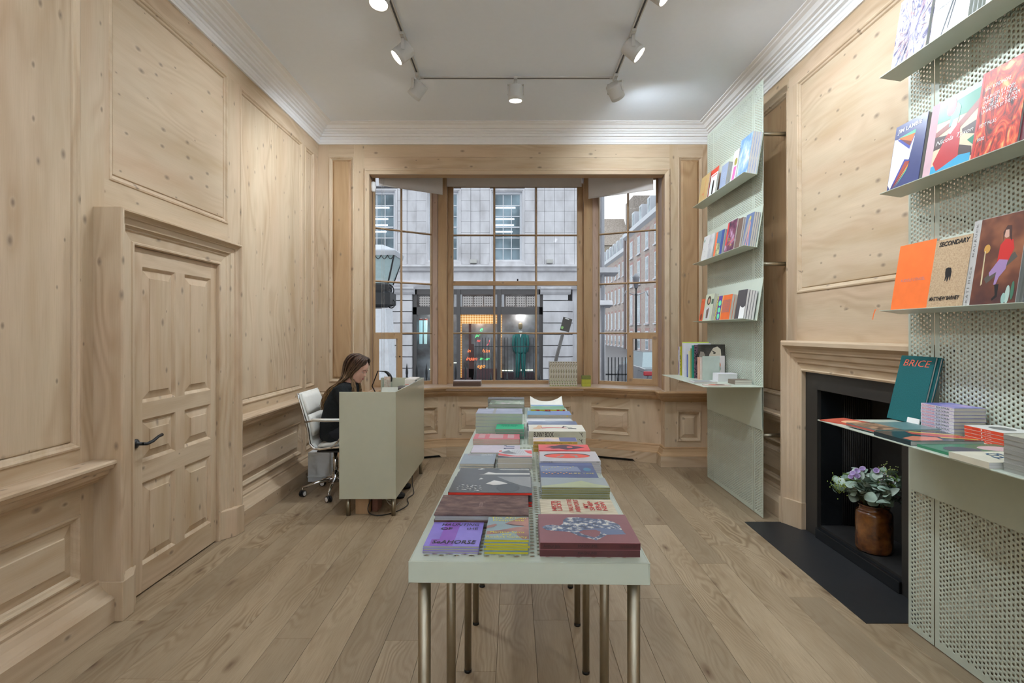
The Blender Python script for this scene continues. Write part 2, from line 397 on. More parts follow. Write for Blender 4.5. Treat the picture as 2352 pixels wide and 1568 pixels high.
for a, b, s in [(2.705, 2.905, 1), (3.752, 3.932, -1)]:
    pl = [(a, 0), (b, 0)]
    if s == 1: q = [TL(a, 0, -0.02), TL(a, 0, 0.158), TL(a+0.09, 0, 0.150), TL(b, 0, 0.083), TL(b, 0, -0.02)]
    else: q = [TL(b, 0, -0.02), TL(b, 0, 0.158), TL(b-0.09, 0, 0.145), TL(a, 0, 0.083), TL(a, 0, -0.02)]
    MB().loft([[(p[0], p[1], 0.001) for p in q], [(p[0], p[1], 0.205) for p in q]]).build('plinth_block', PV, d1, bevel=0.003)
TD = lambda u, v, h: (XL+0.055+h, u, v)
cols = [(2.993, 3.287), (3.378, 3.671)]; rws = [(0.163, 0.636), (0.752, 0.997), (1.093, 1.873)]
MD = [(0, -0.02), (0, 0.0), (0.006, -0.004), (0.010, -0.008), (0.018, -0.016)]
for a, b in [(2.905, 2.993), (3.671, 3.752)]: piece('stile', TD, a, b, 0.012, 1.978, PV, d1)
for a, b in rws: piece('muntin_stile', TD, 3.287, 3.378, a, b, PV, d1)
for a, b in [(0.012, 0.163), (0.636, 0.752), (0.997, 1.093), (1.873, 1.978)]: piece('rail', TD, 2.993, 3.671, a, b, PY, d1)
for (a, b) in cols:
    for (c, d) in rws: fielded(TD, a, b, c, d, d1, PV, bev=0.042, mo=MD)
h = MB().lathe([(0.026, 0), (0.026, 0.006), (0.018, 0.012), (0.010, 0.014), (0.009, 0.042)], TD(2.938, 0.871, 0), 20, axis=(1, 0, 0))
h.tube([TD(2.938, 0.871, 0.042), TD(2.960, 0.866, 0.050), TD(3.010, 0.872, 0.050), (XL+0.105, 3.055, 0.889), (XL+0.103, 3.090, 0.893)], [0.009, 0.009, 0.009, 0.008, 0.010], 10)
h.build('door_handle', IRON, d1, label='black iron lever handle')
for z in (1.79, 0.95, 0.27):
    MB().tube([TD(3.757, z-0.05, 0.004), TD(3.757, z+0.05, 0.004)], 0.006, 8).build('hinge', M((60, 55, 45), 0.4, 0.8), d1)
MB().box((XL-0.02, 2.90, 0), (XL+0.03, 3.76, 2.0)).build('door_backing', PVD, d1)
# ---- far wall with the bay opening
OL, OR_, OT = -1.611, 1.694, 3.262
wf = S('wall_far', 'far wall panelled in pine around the bay window')
MB().box((XL-0.15, YF+0.03, 0), (OL-0.01, YF+0.16, 3.8)).build('wall_core', PVD, wf)
MB().box((OR_+0.01, YF+0.03, 0), (XR+0.4, YF+0.16, 3.8)).build('wall_core', PVD, wf)
MB().box((OL-0.01, YF+0.03, OT+0.02), (OR_+0.01, YF+0.16, 3.8)).build('wall_core', PVD, wf)
for a, b in [(XL, -2.063), (-1.781, -1.665), (1.745, 1.84), (2.117, XR)]: piece('stile', TF, a, b, 0.83, ZT1, PV, wf)
for a, b in [(-2.063, -1.781), (1.84, 2.117)]:
    piece('rail', TF, a, b, 0.83, 0.94, PX, wf); piece('rail', TF, a, b, 3.46, ZT1, PX, wf)
    fielded(TF, a, b, 0.94, 3.46, wf, PVD, PV, bev=0.02)
piece('head_board', TF, -1.665, 1.745, 3.452, ZT1, PX, wf); piece('head_board', TF, -1.665, 1.745, 3.325, 3.449, PX, wf, h1=0.004)
AR = [(0, -0.02), (0, 0.012), (0.15, 0.020), (0.35, 0.020), (0.5, 0.012), (0.8, 0.008), (1.0, 0.004), (1.0, -0.03)]
mbs = []
for nm, fn in (('architrave', 0), ('architrave', 1), ('architrave', 2)):
    wd = 0.055
    A = [TF(OL-wd+f*wd, 0.83, h) for f, h in AR]; B = [TF(OL-wd+f*wd, OT+wd*1.15-f*wd*1.15, h) for f, h in AR]
    C = [TF(OR_+wd-f*wd, OT+wd*1.15-f*wd*1.15, h) for f, h in AR]; D = [TF(OR_+wd-f*wd, 0.83, h) for f, h in AR]
    MB().loft([[A, B], [B, C], [C, D]][fn], 0, False, False).build(nm, [PV, PX, PV][fn], wf)
# dado of the far wall and bay
for a, b, c, d in [(XL, OL, -2.04, -1.76), (OR_, XR, 1.83, 2.10)]:
    fielded(TF, c, d, 0.276, 0.620, wf, PV, bev=0.04)
    piece('rail', TF, c, d, 0.62, 0.83, PX, wf); piece('rail', TF, c, d, 0, 0.276, PX, wf)
    piece('stile', TF, a, c, 0, 0.83, PV, wf); piece('stile', TF, d, b, 0, 0.83, PV, wf)
BCL, BCR, BY = -0.815, 0.848, 6.335; BOY = 5.995
wn = S('wall_bay', 'panelled pine dado under the bay window')
segs = [((OL, YF), (OL, BOY)), ((OL, BOY), (BCL, BY)), ((BCL, BY), (BCR, BY)), ((BCR, BY), (OR_, BOY)), ((OR_, BOY), (OR_, YF))]
for i, (p0, p1) in enumerate(segs):
    T = tseg(p0, p1); L = (Vector(p1)-Vector(p0)).length
    ua, ub = (0.035 if i == 0 else 0.0), (L-0.035 if i == 4 else L)
    MB().box((ua, 0, -0.20), (ub, 0.78, -0.031), 0, T).build('wall_core', PVD, wn)
    if i in (0, 4): piece('stile', T, 0.0305 if i == 0 else 0, L if i == 0 else L-0.0305, 0, 0.80, PV, wn); continue
    if i == 2: pan = [(0.15, 0.74), (0.92, 1.51)]
    elif i == 3: pan = [(0.10, 0.56)]
    else: pan = [(L-0.56, L-0.10)]
    cuts = [0]+[q for p in pan for q in p]+[L]
    for a, b in zip(cuts[::2], cuts[1::2]): piece('stile', T, a, b, 0, 0.80, PV, wn)
    for a, b in pan:
        fielded(T, a, b, 0.28, 0.605, wn, PX, bev=0.05)
        piece('rail', T, a, b, 0.605, 0.80, PX, wn); piece('rail', T, a, b, 0, 0.28, PX, wn)
path = [(XL, YF), (OL, YF), (OL, BOY), (BCL, BY), (BCR, BY), (OR_, BOY), (OR_, YF), (XR, YF)]
sweep(path, [(h*0.75, z) for h, z in CAP], 'trim_2', PXD, None, kind='structure')['label'] = 'moulded pine dado cap and window sill edge'
# base: the slanting runs have a low cut-out at the floor
sweep(path, [(h*0.55, z) for h, z in BASE[:9]]+[(0, 0.12)], 'baseboard_far', PXD, None, kind='structure')
bb = S('baseboard_bay', 'plain pine base boards of the bay with low cut-outs')
def basepath(i):
    off = 0.062; n = len(path); out = []
    pts = [Vector(p) for p in path]
    for j in range(n):
        a = pts[j]-pts[j-1] if j > 0 else None; b = pts[j+1]-pts[j] if j < n-1 else None
        na = Vector((a.y, -a.x)).normalized() if a is not None else None; nb = Vector((b.y, -b.x)).normalized() if b is not None else None
        m = nb if na is None else na if nb is None else (na+nb).normalized()
        if na is not None and nb is not None: m = m/m.dot(na)
        out.append(pts[j]+m*off)
    return out
bp = basepath(0)
for i in range(len(bp)-1):
    T = tseg(bp[i], bp[i+1]); L = (bp[i+1]-bp[i]).length
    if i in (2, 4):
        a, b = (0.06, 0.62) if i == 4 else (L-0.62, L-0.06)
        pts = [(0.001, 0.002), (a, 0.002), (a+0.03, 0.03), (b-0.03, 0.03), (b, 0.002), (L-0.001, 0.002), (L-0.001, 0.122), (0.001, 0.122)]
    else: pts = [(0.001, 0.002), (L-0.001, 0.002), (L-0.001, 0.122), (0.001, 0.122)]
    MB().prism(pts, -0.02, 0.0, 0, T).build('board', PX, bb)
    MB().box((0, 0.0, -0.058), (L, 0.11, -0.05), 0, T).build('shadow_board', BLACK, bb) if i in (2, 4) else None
# ---- bay window
win = []
SILL = MB().prism([(OL+0.02, YF-0.06), (OL+0.02, BOY-0.06), (BCL, BY-0.085), (BCR, BY-0.085), (OR_-0.02, BOY-0.06), (OR_-0.02, YF-0.06), (1.80, 5.9), (1.80, 6.45), (1.12, 6.78), (-1.07, 6.78), (-1.72, 6.30), (-1.72, 5.9)], 0.800, 0.840).build('trim_3', M((196, 172, 150), 0.28, spec=0.6, var=0.05), None, kind='structure')
SILL['label'] = 'broad pine window sill of the bay'
def jamb(pts, z0=0.84, z1=3.50, mat=PVD, name='jamb', par=None): return MB().prism(pts, z0, z1).build(name, mat, par)
bs = S('wall_bay_jamb', 'pine jambs, posts and soffit framing the bay window')
PINK = pine('pale_pine_reveal', 2, tone=(190, 166, 150), contrast=0.7)
jamb([(OL-0.004, YF+0.0305), (-1.669, 6.22), (-1.72, 6.26), (-1.9, 6.0), (-1.9, YF+0.0305)], mat=PINK, par=bs)
jamb([(OR_+0.004, YF+0.0305), (1.752, 6.34), (1.80, 6.38), (1.95, 6.0), (1.95, YF+0.0305)], mat=PINK, par=bs)
jamb([(-0.946, 6.58), (-0.836, 6.54), (-0.835, 6.74), (-1.0, 6.74)], mat=PVD, name='post', par=bs)
jamb([(0.885, 6.54), (0.995, 6.58), (1.06, 6.74), (0.885, 6.74)], mat=PVD, name='post', par=bs)
jamb([(-0.955, 6.59), (-1.0, 6.66), (-1.02, 6.60)], mat=PINK, name='post_bead', par=bs)
jamb([(1.0, 6.59), (1.045, 6.66), (1.07, 6.60)], mat=PINK, name='post_bead', par=bs)
MB().prism([(-1.9, YF+0.10), (1.95, YF+0.10), (1.95, 6.5), (1.1, 6.85), (-1.1, 6.85), (-1.9, 6.4)], 3.50, 3.60).build('ceiling_bay', CEIL, None, kind='structure')
MB().box((OL, YF+0.0305, OT-0.001), (OR_, YF+0.14, OT+0.019)).build('soffit', PXD, bs)
ZR = [(0.880, 1.472), (1.494, 2.094), (2.148, 2.728), (2.752, 3.354)]
def sash(T, cols, name, label, vent=None, ends=(0.05, 0.05), meet=True):
    o = S(name, label); u0, u1 = cols[0][0], cols[-1][1]
    z0, z1 = 0.838, 3.40
    for a, b in ((u0-ends[0], u0), (u1, u1+ends[1])): piece('sash_stile', T, a, b, z0, z1, PVD, o, h0=-0.03, h1=0.02)
    for a, b in ((z0, ZR[0][0]), (ZR[-1][1], 3.51)): piece('sash_rail', T, u0, u1, a, b, PXD, o, h0=-0.03, h1=0.02)
    if meet: piece('meeting_rail', T, u0, u1, ZR[1][1], ZR[2][0], PXD, o, h0=-0.025, h1=0.028)
    bars = [ZR[0][1], ZR[2][1]]+([] if meet else [ZR[1][1]])
    for z in bars:
        zz = {ZR[0][1]: ZR[1][0], ZR[2][1]: ZR[3][0], ZR[1][1]: ZR[2][0]-0.03}[z]
        MB().loft([[T(u, z, -0.012), T(u, (z*2+zz)/3, 0.012), T(u, (z+zz*2)/3, 0.012), T(u, zz, -0.012)] for u in (u0, u1)]).build('glazing_bar', PXD, o)
    for (a0, a1), (b0, b1) in zip(cols[:-1], cols[1:]):
        MB().loft([[T(a1, z, -0.012), T((a1*2+b0)/3, z, 0.013), T((a1+b0*2)/3, z, 0.013), T(b0, z, -0.012)] for z in (ZR[0][0], ZR[-1][1])]).build('glazing_bar', PVD, o)
    for a, b in cols:
        for c, d in ZR: piece('pane', T, a-0.004, b+0.004, c-0.004, d+0.004, GLASS, o, h0=-0.012, h1=-0.008)
    if vent is not None:
        a, b = cols[vent]; c, d = ZR[0]
        ve = ringmesh(T, a-0.012, b+0.02, c-0.02, d+0.008, [(0, -0.02), (0, 0.026), (0.062, 0.026), (0.066, -0.01)], False).build('casement_frame', PVD, o)
        MB().lathe([(0.008, 0), (0.008, 0.012), (0.004, 0.014)], T((b+0.0) if vent == 0 else a+0.02, 1.2, 0.026), 10, axis=(0, -1, 0)).build('catch', IRON, ve)
    return o
TC = lambda u, v, h: (u, 6.70-h, v)
w1 = sash(TC, [(-.769, -.259), (-.23, .279), (.307, .8185)], 'window_1', 'central twelve pane sash window of the bay', ends=(0.075, 0.07))
MB().tube([(0.055, 6.665, 2.150), (0.055, 6.665, 2.175)], 0.010, 8).build('sash_catch', IRON, w1)
TWL = tseg((-1.047, 6.65), (-1.648, 6.22), -1); TWR = tseg((1.0945, 6.65), (1.733, 6.34), 1)
w2 = sash(TWL, [(0.0, .385), (.413, .739)], 'window_2', 'slanting left hand sash window with small casement', vent=1, ends=(0.06, 0.03), meet=False)
w3 = sash(TWR, [(0.0, .352), (.378, .71)], 'window_3', 'slanting right hand sash window with small casement', vent=1, ends=(0.06, 0.03), meet=False)
# ---- right wall
wr = MB().box((XR+0.03, YB, 0), (XR+0.16, 2.83, 3.8)); wr.box((XR+0.03, 3.96, 0), (XR+0.16, YF+0.1, 3.8)); wr.box((XR+0.03, 2.83, 1.203), (XR+0.16, 3.96, 3.8))
wr = wr.build('wall_right', PV, None, kind='structure'); wr['label'] = 'right wall and chimney breast panelled in stripped pine'
for a, b in [(-0.6, 1.0), (1.0, 2.68), (2.68, 4.216), (4.216, YF)]: piece('rail', TR, a, b, ZT0, ZT1, PY, wr)
for a, b in [(0.9, 1.05), (2.55, 2.695), (4.095, 4.235), (5.50, YF)]: piece('stile', TR, a, b, 1.40 if 2.5 < a < 4.1 else 0.83, ZT0, PV, wr)
flatpanel(TR, 2.695, 4.095, 1.80, ZT0, wr, PWY)
piece('rail', TR, 2.695, 4.095, 1.40, 1.80, PY, wr)
for a, b in [(1.05, 2.55), (4.235, 5.50)]:
    piece('rail', TR, a, b, 0.83, 0.965, PY, wr); flatpanel(TR, a, b, 0.965, ZT0, wr, PVD if a > 4 else PV, PV)
    fielded(TR, a, b, 0.25, 0.585, wr, PY); piece('rail', TR, a, b, 0.585, 0.83, PY, wr); piece('rail', TR, a, b, 0, 0.25, PY, wr)
for a, b in [(0.9, 1.05), (2.55, 2.70), (4.10, 4.235), (5.50, YF)]: piece('stile', TR, a, b, 0, 0.83, PV, wr)
for a, b in [(2.55, 2.70), (4.10, 4.235)]: piece('stile', TR, a, b, 0.83, 1.41, PV, wr)
for a, b in [(YB, 2.66), (4.13, YF-0.03)]:
    straight(TR, a, b, CAP, 'dado_cap', PY, wr, 0.75)
    o = straight(TR, a, b, BASE, 'baseboard_right', PY, None, 0.75); o['kind'] = 'structure'
# chimney piece
cp = S('trim_4', 'moulded pine chimneypiece around the dark fireplace')
PF = [(0, -0.02), (0, 0.112), (0.05, 0.120), (0.16, 0.120), (0.20, 0.108), (0.26, 0.088), (0.34, 0.078), (0.38, 0.078), (0.42, 0.066), (0.55, 0.062), (0.60, 0.050), (0.66, 0.046), (0.72, 0.050), (0.76, 0.040), (0.92, 0.036), (0.95, 0.044), (1.0, 0.040), (1.0, -0.02)]
archi(TR, 2.665, 4.125, 1.433, 0.165, 0.230, PF, PV, PY, cp, 'surround')
for a, b, s in [(2.660, 2.836, 1), (3.954, 4.130, -1)]:
    q = [TR(a, 0, 0.045 if s < 0 else 0.128), TR(b, 0, 0.128 if s < 0 else 0.045), TR(b, 0, -0.02), TR(a, 0, -0.02)]
    MB().loft([[(p[0], p[1], 0.002) for p in q], [(p[0], p[1], 0.205) for p in q]]).build('plinth_block', PV, cp, bevel=0.003)
# fireplace
MB().prism([(1.824, 4.119), (2.30, 4.119), (2.30, 2.687), (1.815, 2.687)], 0.0, 0.004).build('hearth', M((38, 39, 41), 0.5, var=0.08), None)
tag(bpy.data.objects['hearth'], 'flat black slate hearth slab let into the oak floor', 'hearth')
fp = root('fireplace', (2.24, 3.395, 0.0), 'matt black metal fireplace insert with ribbed fireback', 'fireplace')
DK = M((46, 44, 42), 0.42, var=0.05); DK2 = M((26, 28, 30), 0.22, var=0.05); DK3 = M((34, 33, 32), 0.6, var=0.12)
fr = MB()
for a, b, c, d in [(2.83, 2.98, 0.004, 1.203), (3.81, 3.96, 0.004, 1.203), (2.98, 3.81, 1.078, 1.203)]: fr.box((2.215, a, c), (2.245, b, d))
fr.build('frame', DK, fp, bevel=0.002)
MB().box((2.20, 2.98, 0.004), (2.24, 3.81, 0.075)).build('front_lip', DK2, fp, bevel=0.004)
MB().box((2.24, 2.83, 0.004), (2.66, 3.96, 0.09)).build('hearth_base', DK3, fp)
MB().box((2.245, 3.81, 0.09), (2.40, 3.84, 1.2)).build('side_plate', DK2, fp); MB().box((2.245, 2.95, 0.09), (2.40, 2.98, 1.2)).build('side_plate', DK2, fp)
for sgn, y in ((1, 3.81), (-1, 2.98)):
    rb_ = MB()
    for i in range(14):
        xx = 2.405+i*0.0125; yy = y+(0.006 if sgn > 0 else -0.006)-sgn*i*0.004
        rb_.tube([(xx, yy, 0.09), (xx, yy, 1.08)], 0.0068, 6)
    rb_.build('ribbed_cheek', DK3, fp)
MB().box((2.58, 2.94, 0.09), (2.60, 3.84, 1.2)).build('fireback', DK3, fp)
MB().box((2.245, 2.94, 1.08), (2.62, 3.84, 1.12)).build('canopy_plate', DK3, fp)
MB().box((2.40, 3.83, 0.0), (2.62, 3.86, 1.2)).build('cheek_plate', DK3, fp); MB().box((2.40, 2.92, 0.0), (2.62, 2.95, 1.2)).build('cheek_plate', DK3, fp)
# ================================================================== perforated sheet
def perf_mesh(name, W, H, pitch, r, margin, thick=0.002, n=8, mat=None):
    """sheet in local x (0..W), y (0..H), z 0..thick with staggered round holes; plain margin around"""
    cu = pitch*0.866; nu = int((W-2*margin)/cu); nv = int((H-2*margin)/pitch-0.5)
    ox = (W-nu*cu)/2; oy = (H-(nv+0.5)*pitch)/2
    ang = [PI/4+k*2*PI/8 for k in range(8)]
    hole = np.array([[r*math.cos(a), r*math.sin(a)] for a in ang])
    a2, b2 = cu/2, pitch/2
    rect = np.array([[a2, b2], [0, b2], [-a2, b2], [-a2, 0], [-a2, -b2], [0, -b2], [a2, -b2], [a2, 0]])
    cell = np.zeros((32, 3))
    for z, o in ((thick, 0), (0.0, 16)):
        cell[o:o+8, :2] = rect; cell[o+8:o+16, :2] = hole; cell[o:o+16, 2] = z
    q = []
    for k in range(8):
        j = (k+1) % 8
        q += [(k, j, j+8, k+8), (16+j, 16+k, 24+k, 24+j), (8+k, 8+j, 24+j, 24+k)]
    q = np.array(q)
    ii, jj = np.meshgrid(np.arange(nu), np.arange(nv), indexing='ij'); ii = ii.ravel(); jj = jj.ravel()
    cx = ox+(ii+0.5)*cu; cy = oy+(jj+0.5)*pitch+np.where(ii % 2 == 1, pitch/2, 0)
    V = cell[None, :, :]+np.stack([cx, cy, np.zeros_like(cx)], 1)[:, None, :]
    V = V.reshape(-1, 3); Q = (q[None, :, :]+(np.arange(len(cx))*32)[:, None, None]).reshape(-1, 4)
    bx = []
    def rc(x0, x1, y0, y1): bx.append((x0, x1, y0, y1))
    rc(0, ox, 0, H); rc(W-ox, W, 0, H); rc(ox, W-ox, 0, oy); rc(ox, W-ox, H-oy, H)
    for i in range(nu):
        x0 = ox+i*cu
        if i % 2: rc(x0, x0+cu, oy, oy+pitch/2)
        else: rc(x0, x0+cu, H-oy-pitch/2, H-oy)
    ev = []; ef = []
    for x0, x1, y0, y1 in bx:
        b = len(V)+len(ev)
        ev += [(x0, y0, thick), (x1, y0, thick), (x1, y1, thick), (x0, y1, thick), (x0, y0, 0), (x1, y0, 0), (x1, y1, 0), (x0, y1, 0)]
        ef += [(b, b+1, b+2, b+3), (b+7, b+6, b+5, b+4)]
    b = len(V)+len(ev); ev += [(0, 0, thick), (W, 0, thick), (W, H, thick), (0, H, thick), (0, 0, 0), (W, 0, 0), (W, H, 0), (0, H, 0)]
    for k in range(4):
        j = (k+1) % 4; ef.append((b+j, b+k, b+4+k, b+4+j))
    V = np.vstack([V, np.array(ev)]); Q = np.vstack([Q, np.array(ef)])
    me = bpy.data.meshes.new(name); me.vertices.add(len(V)); me.vertices.foreach_set('co', V.astype(np.float32).ravel())
    me.loops.add(len(Q)*4); me.loops.foreach_set('vertex_index', Q.astype(np.int32).ravel())
    me.polygons.add(len(Q)); me.polygons.foreach_set('loop_start', (np.arange(len(Q))*4).astype(np.int32)); me.polygons.foreach_set('loop_total', np.full(len(Q), 4, np.int32))
    me.update(calc_edges=True); me.validate(); me.materials.append(mat or METAL); return me
# ================================================================== wall displays
TX = 2.005; PZ0, PZ1 = 0.006, 3.527
side_me = perf_mesh('side_panel', 0.160, PZ1-PZ0, 0.0217, 0.0055, 0.014)
mid_me = perf_mesh('centre_panel', 0.872, PZ1-PZ0, 0.0217, 0.0055, 0.022)
AL = math.radians(9.0); SA, CA = math.sin(AL), math.cos(AL)
def tower(y0, label):
    o = root('display_rack', (TX, y0, 0.0), label, 'book display', 'perforated wall displays')
    # panel local x -> world -y ; local y -> z ; local z -> -x
    R = Matrix(((0, 0, -1, 0), (-1, 0, 0, 0), (0, 1, 0, 0), (0, 0, 0, 1)))
    L = 1.205
    for me, a in ((side_me, L), (mid_me, L-0.1665), (side_me, 0.160)):
        inst(me, 'side_panel' if me is side_me else 'centre_panel', o, Matrix.Translation((0.0015, a, PZ0)) @ R)
    for z0 in (2.765, 2.180, 1.592):
        b = MB(); W0, W1 = y0-0.005, y0+L-0.015
        back = [(1.950, z0), (1.950+0.35*SA, z0+0.35*CA), (1.952+0.35*SA, z0+0.35*CA), (1.953, z0-0.003)]
        led = [(1.953, z0-0.003), (1.950, z0), (1.950-0.105*CA, z0+0.105*SA), (1.950-0.105*CA, z0+0.105*SA-0.003)]
        b.loft([[(x, y, z) for x, z in back] for y in (W0, W1)]); b.build('shelf_back', METAL, o)
        b = MB(); b.loft([[(x, y, z) for x, z in led] for y in (W0, W1)]); b.build('shelf_ledge', METAL, o)
    MB().box((1.525, y0-0.01, 1.056), (TX-0.004, y0+L-0.03, 1.061)).build('counter', METAL, o, bevel=0.0015)
    MB().loft([[(TX-0.022, y, 1.057), (TX-0.018, y, 1.057), (TX-0.010, y, 0.712), (TX-0.014, y, 0.712)] for y in (y0-0.008, y0+L-0.03)]).build('apron', METAL, o)
    for z in (3.115, 2.055, 0.655):
        for y in (y0+0.075, y0+L-0.075): MB().tube([(TX+0.002, y, z), (XR+0.002, y, z)], 0.017, 16).build('standoff_rod', STEEL, o)
    return o
tower(4.190, 'tall perforated pale metal book display between the bay window and the fireplace')
tower(1.445, 'tall perforated pale metal book display nearest the camera, on the right')
# ================================================================== long display table
TZ = 0.947; RT = -0.0215; TC0 = Vector((0.037, 1.254, 0)); TLN = 2.57; TW = 0.29
def tt(x, y, z=0.0):   # table coordinates (x across, y along) -> world
    c, s = math.cos(RT), math.sin(RT); return Vector((TC0.x+x*c-y*s, TC0.y+x*s+y*c, z))
tb = root('display_table', (TC0.x, TC0.y, 0), 'long pale green-white perforated metal table on steel tube legs', 'table')
tb.rotation_euler = (0, 0, RT); ORG[tb.name] = Vector((0, 0, 0))
pan_me = perf_mesh('perforated_top', TW*2-0.008, TLN/4-0.002, 0.0217, 0.0066, 0.020, 0.003)
for i in range(4):
    inst(pan_me, 'perforated_top', tb, Matrix.Translation((-TW+0.004, 0.004+i*TLN/4*0.9985, TZ-0.003)))
b = MB()
for a, c in (((-TW, 0, 0.895), (TW, 0.004, TZ)), ((-TW, TLN-0.002, 0.895), (TW, TLN+0.002, TZ)), ((-TW, 0, 0.895), (-TW+0.004, TLN, TZ)), ((TW-0.004, 0, 0.895), (TW, TLN, TZ))): b.box(a, c)
b.build('apron', METAL, tb, world=False, bevel=0.0012)
for i, yy in enumerate((0.045, 0.52, 1.05, 1.425, 1.82, 2.30, 2.52)):
    for sx in (-1, 1):
        MB().lathe([(0.0155, 0.012), (0.016, 0.895)], (sx*(0.26 if i else 0.26), yy, 0), 20).lathe([(0.0165, 0.0), (0.0165, 0.012)], (sx*0.26, yy, 0), 20, 1).build('leg', [STEEL, BLACK], tb, world=False)
# ================================================================== reception desk
dk = root('reception_desk', (-1.18, 4.9, 0), 'pale green-grey glossy box reception desk on short steel legs', 'desk')
DX0, DX1, DY0, DY1, DZ0, DZ1 = -1.412, -0.953, 4.235, 5.580, 0.145, 1.013
DM = M((196, 198, 178), 0.16, 0, 0.6, 0.3, 0.01)
MB().box((DX0, DY0, DZ0), (DX1, DY0+0.012, DZ1)).build('end_panel', DM, dk, bevel=0.0015)
MB().box((DX0, DY1-0.012, DZ0), (DX1, DY1, DZ1)).build('end_panel', DM, dk, bevel=0.0015)
MB().box((DX1-0.012, DY0+0.012, DZ0), (DX1, DY1-0.012, DZ1)).build('front_panel', DM, dk, bevel=0.0015)
MB().box((DX0+0.002, DY0+0.012, 0.715), (DX1-0.012, DY1-0.012, 0.740)).build('worktop', DM, dk)
MB().box((DX1-0.23, DY0+0.012, 0.925), (DX1-0.012, DY1-0.012, 0.935)).build('counter_shelf', DM, dk)
MB().box((DX0, DY0+0.012, DZ0), (DX1-0.012, DY1-0.012, DZ0+0.012)).build('bottom_panel', DM, dk)
for x, y in ((-1.350, 4.275), (-0.980, 4.275), (-1.350, 5.53), (-0.980, 5.53)):
    MB().lathe([(0.018, 0.0), (0.018, DZ0)], (x, y, 0), 20).build('leg', STEEL, dk)
# things on and under the desk
def bx(name, label, cat, a, b, mat, bevel=0.001, group=None, rz=0.0):
    c = Vector(((a[0]+b[0])/2, (a[1]+b[1])/2, a[2])); h = (Vector(b)-Vector(a))/2
    o = MB().box((-h.x, -h.y, 0), (h.x, h.y, h.z*2)).build(name, mat, None, bevel=bevel)
    o.location = c; o.rotation_euler = (0, 0, rz); return tag(o, label, cat, group)
tab = root('tablet', (-1.045, 4.42, 0.936), 'pale tablet computer tilted up on the reception desk shelf', 'tablet')
tab.rotation_euler = (0.0, 0, 0.08)
MB().loft([[(-0.068, -0.05, 0.002), (0.068, -0.05, 0.002), (0.068, -0.044, 0.0), (-0.068, -0.044, 0.0)], [(-0.068, 0.012, 0.096), (0.068, 0.012, 0.096), (0.068, 0.018, 0.094), (-0.068, 0.018, 0.094)]]).build('body', M((190, 192, 180), 0.3), tab, world=False, bevel=0.002)
MB().box((-0.03, 0.0, 0.0), (0.03, 0.03, 0.06)).build('stand', M((190, 192, 180), 0.3), tab, world=False)
lh = root('leaflet_holder', (-1.125, 4.66, 0.936), 'clear upright holder with pink and white leaflets on the desk', 'leaflet holder')
MB().box((-0.045, -0.004, 0), (0.045, -0.002, 0.140)).build('holder_front', GLASS, lh, world=False)
MB().box((-0.028, 0.0, 0), (0.028, 0.010, 0.165)).build('leaflet', NM('pink_leaflet', 60, [(0.4, (225, 196, 180)), (0.6, (238, 226, 214))], 0.7), lh, world=False)
MB().box((-0.045, 0.011, 0), (0.045, 0.013, 0.165)).build('holder_back', GLASS, lh, world=False)
bt = bx('box', 'white slotted box standing at the window end of the desk', 'box', (-1.085, 5.22, 0.9355), (-0.985, 5.50, 1.026), M((228, 220, 212), 0.6))
bp_ = MB().box((0.0502, -0.11, 0.05), (0.0508, -0.02, 0.075)).build('slot', BLACK, bt, world=False)
MB().box((-0.045, -0.1406, 0.035), (0.04, -0.1402, 0.042)).build('label_strip', M((222, 150, 140), 0.6), bt, world=False)
bx('book', 'dark book lying in the desk tray beside the white box', 'book', (-1.09, 4.76, 0.9355), (-0.985, 5.02, 0.985), M((74, 62, 54), 0.6))
mon = root('computer_monitor', (-1.08, 5.17, 0.740), 'thin dark computer screen standing on the desk worktop', 'monitor')
MB().box((-0.012, -0.24, 0.03), (0.0, 0.20, 0.17)).build('screen', BLACK, mon, world=False, bevel=0.003)
MB().lathe([(0.07, 0), (0.07, 0.006), (0.012, 0.01), (0.012, 0.06)], (0.02, 0, 0), 20).build('foot', BLACK, mon, world=False)
dl = root('desk_lamp', (-1.36, 5.40, 0.740), 'black desk lamp with curved head behind the desk', 'lamp')
MB().lathe([(0.07, 0), (0.07, 0.012), (0.01, 0.016)], (0, 0, 0), 20).build('base', BLACK, dl, world=False)
lx = lambda px, py: P(px, py, 5.40)-Vector((-1.36, 5.40, 0.740))
MB().tube([(0, 0, 0.01), (-0.10, 0, 0.20), lx(868, 852), lx(884, 853)], 0.006, 8).build('arm', BLACK, dl, world=False)
MB().tube([lx(884, 853), lx(890, 856), lx(895, 862), lx(897.5, 868), lx(898, 876)], [0.010, 0.016, 0.019, 0.019, 0.012], 12).build('lamp_head', BLACK, dl, world=False)
bx('wooden_block', 'pine block standing on the floor under the desk', 'block', (-1.30, 4.30, 0), (-1.19, 4.42, 0.135), PVD, 0.003)
bx('wooden_box', 'reddish brown box behind the pine block under the desk', 'box', (-1.18, 4.36, 0), (-1.13, 4.50, 0.13), M((120, 78, 62), 0.6), 0.003)
def cable(name, label, pts, r, mat):
    cu = bpy.data.curves.new(name, 'CURVE'); cu.dimensions = '3D'; sp = cu.splines.new('NURBS'); sp.points.add(len(pts)-1)
    for p, q in zip(sp.points, pts): p.co = (*q, 1)
    sp.use_endpoint_u = True; sp.order_u = 4; cu.bevel_depth = r; cu.bevel_resolution = 2; cu.resolution_u = 6; cu.materials.append(mat)
    o = bpy.data.objects.new(name, cu); COL.objects.link(o); return tag(o, label, 'cable')
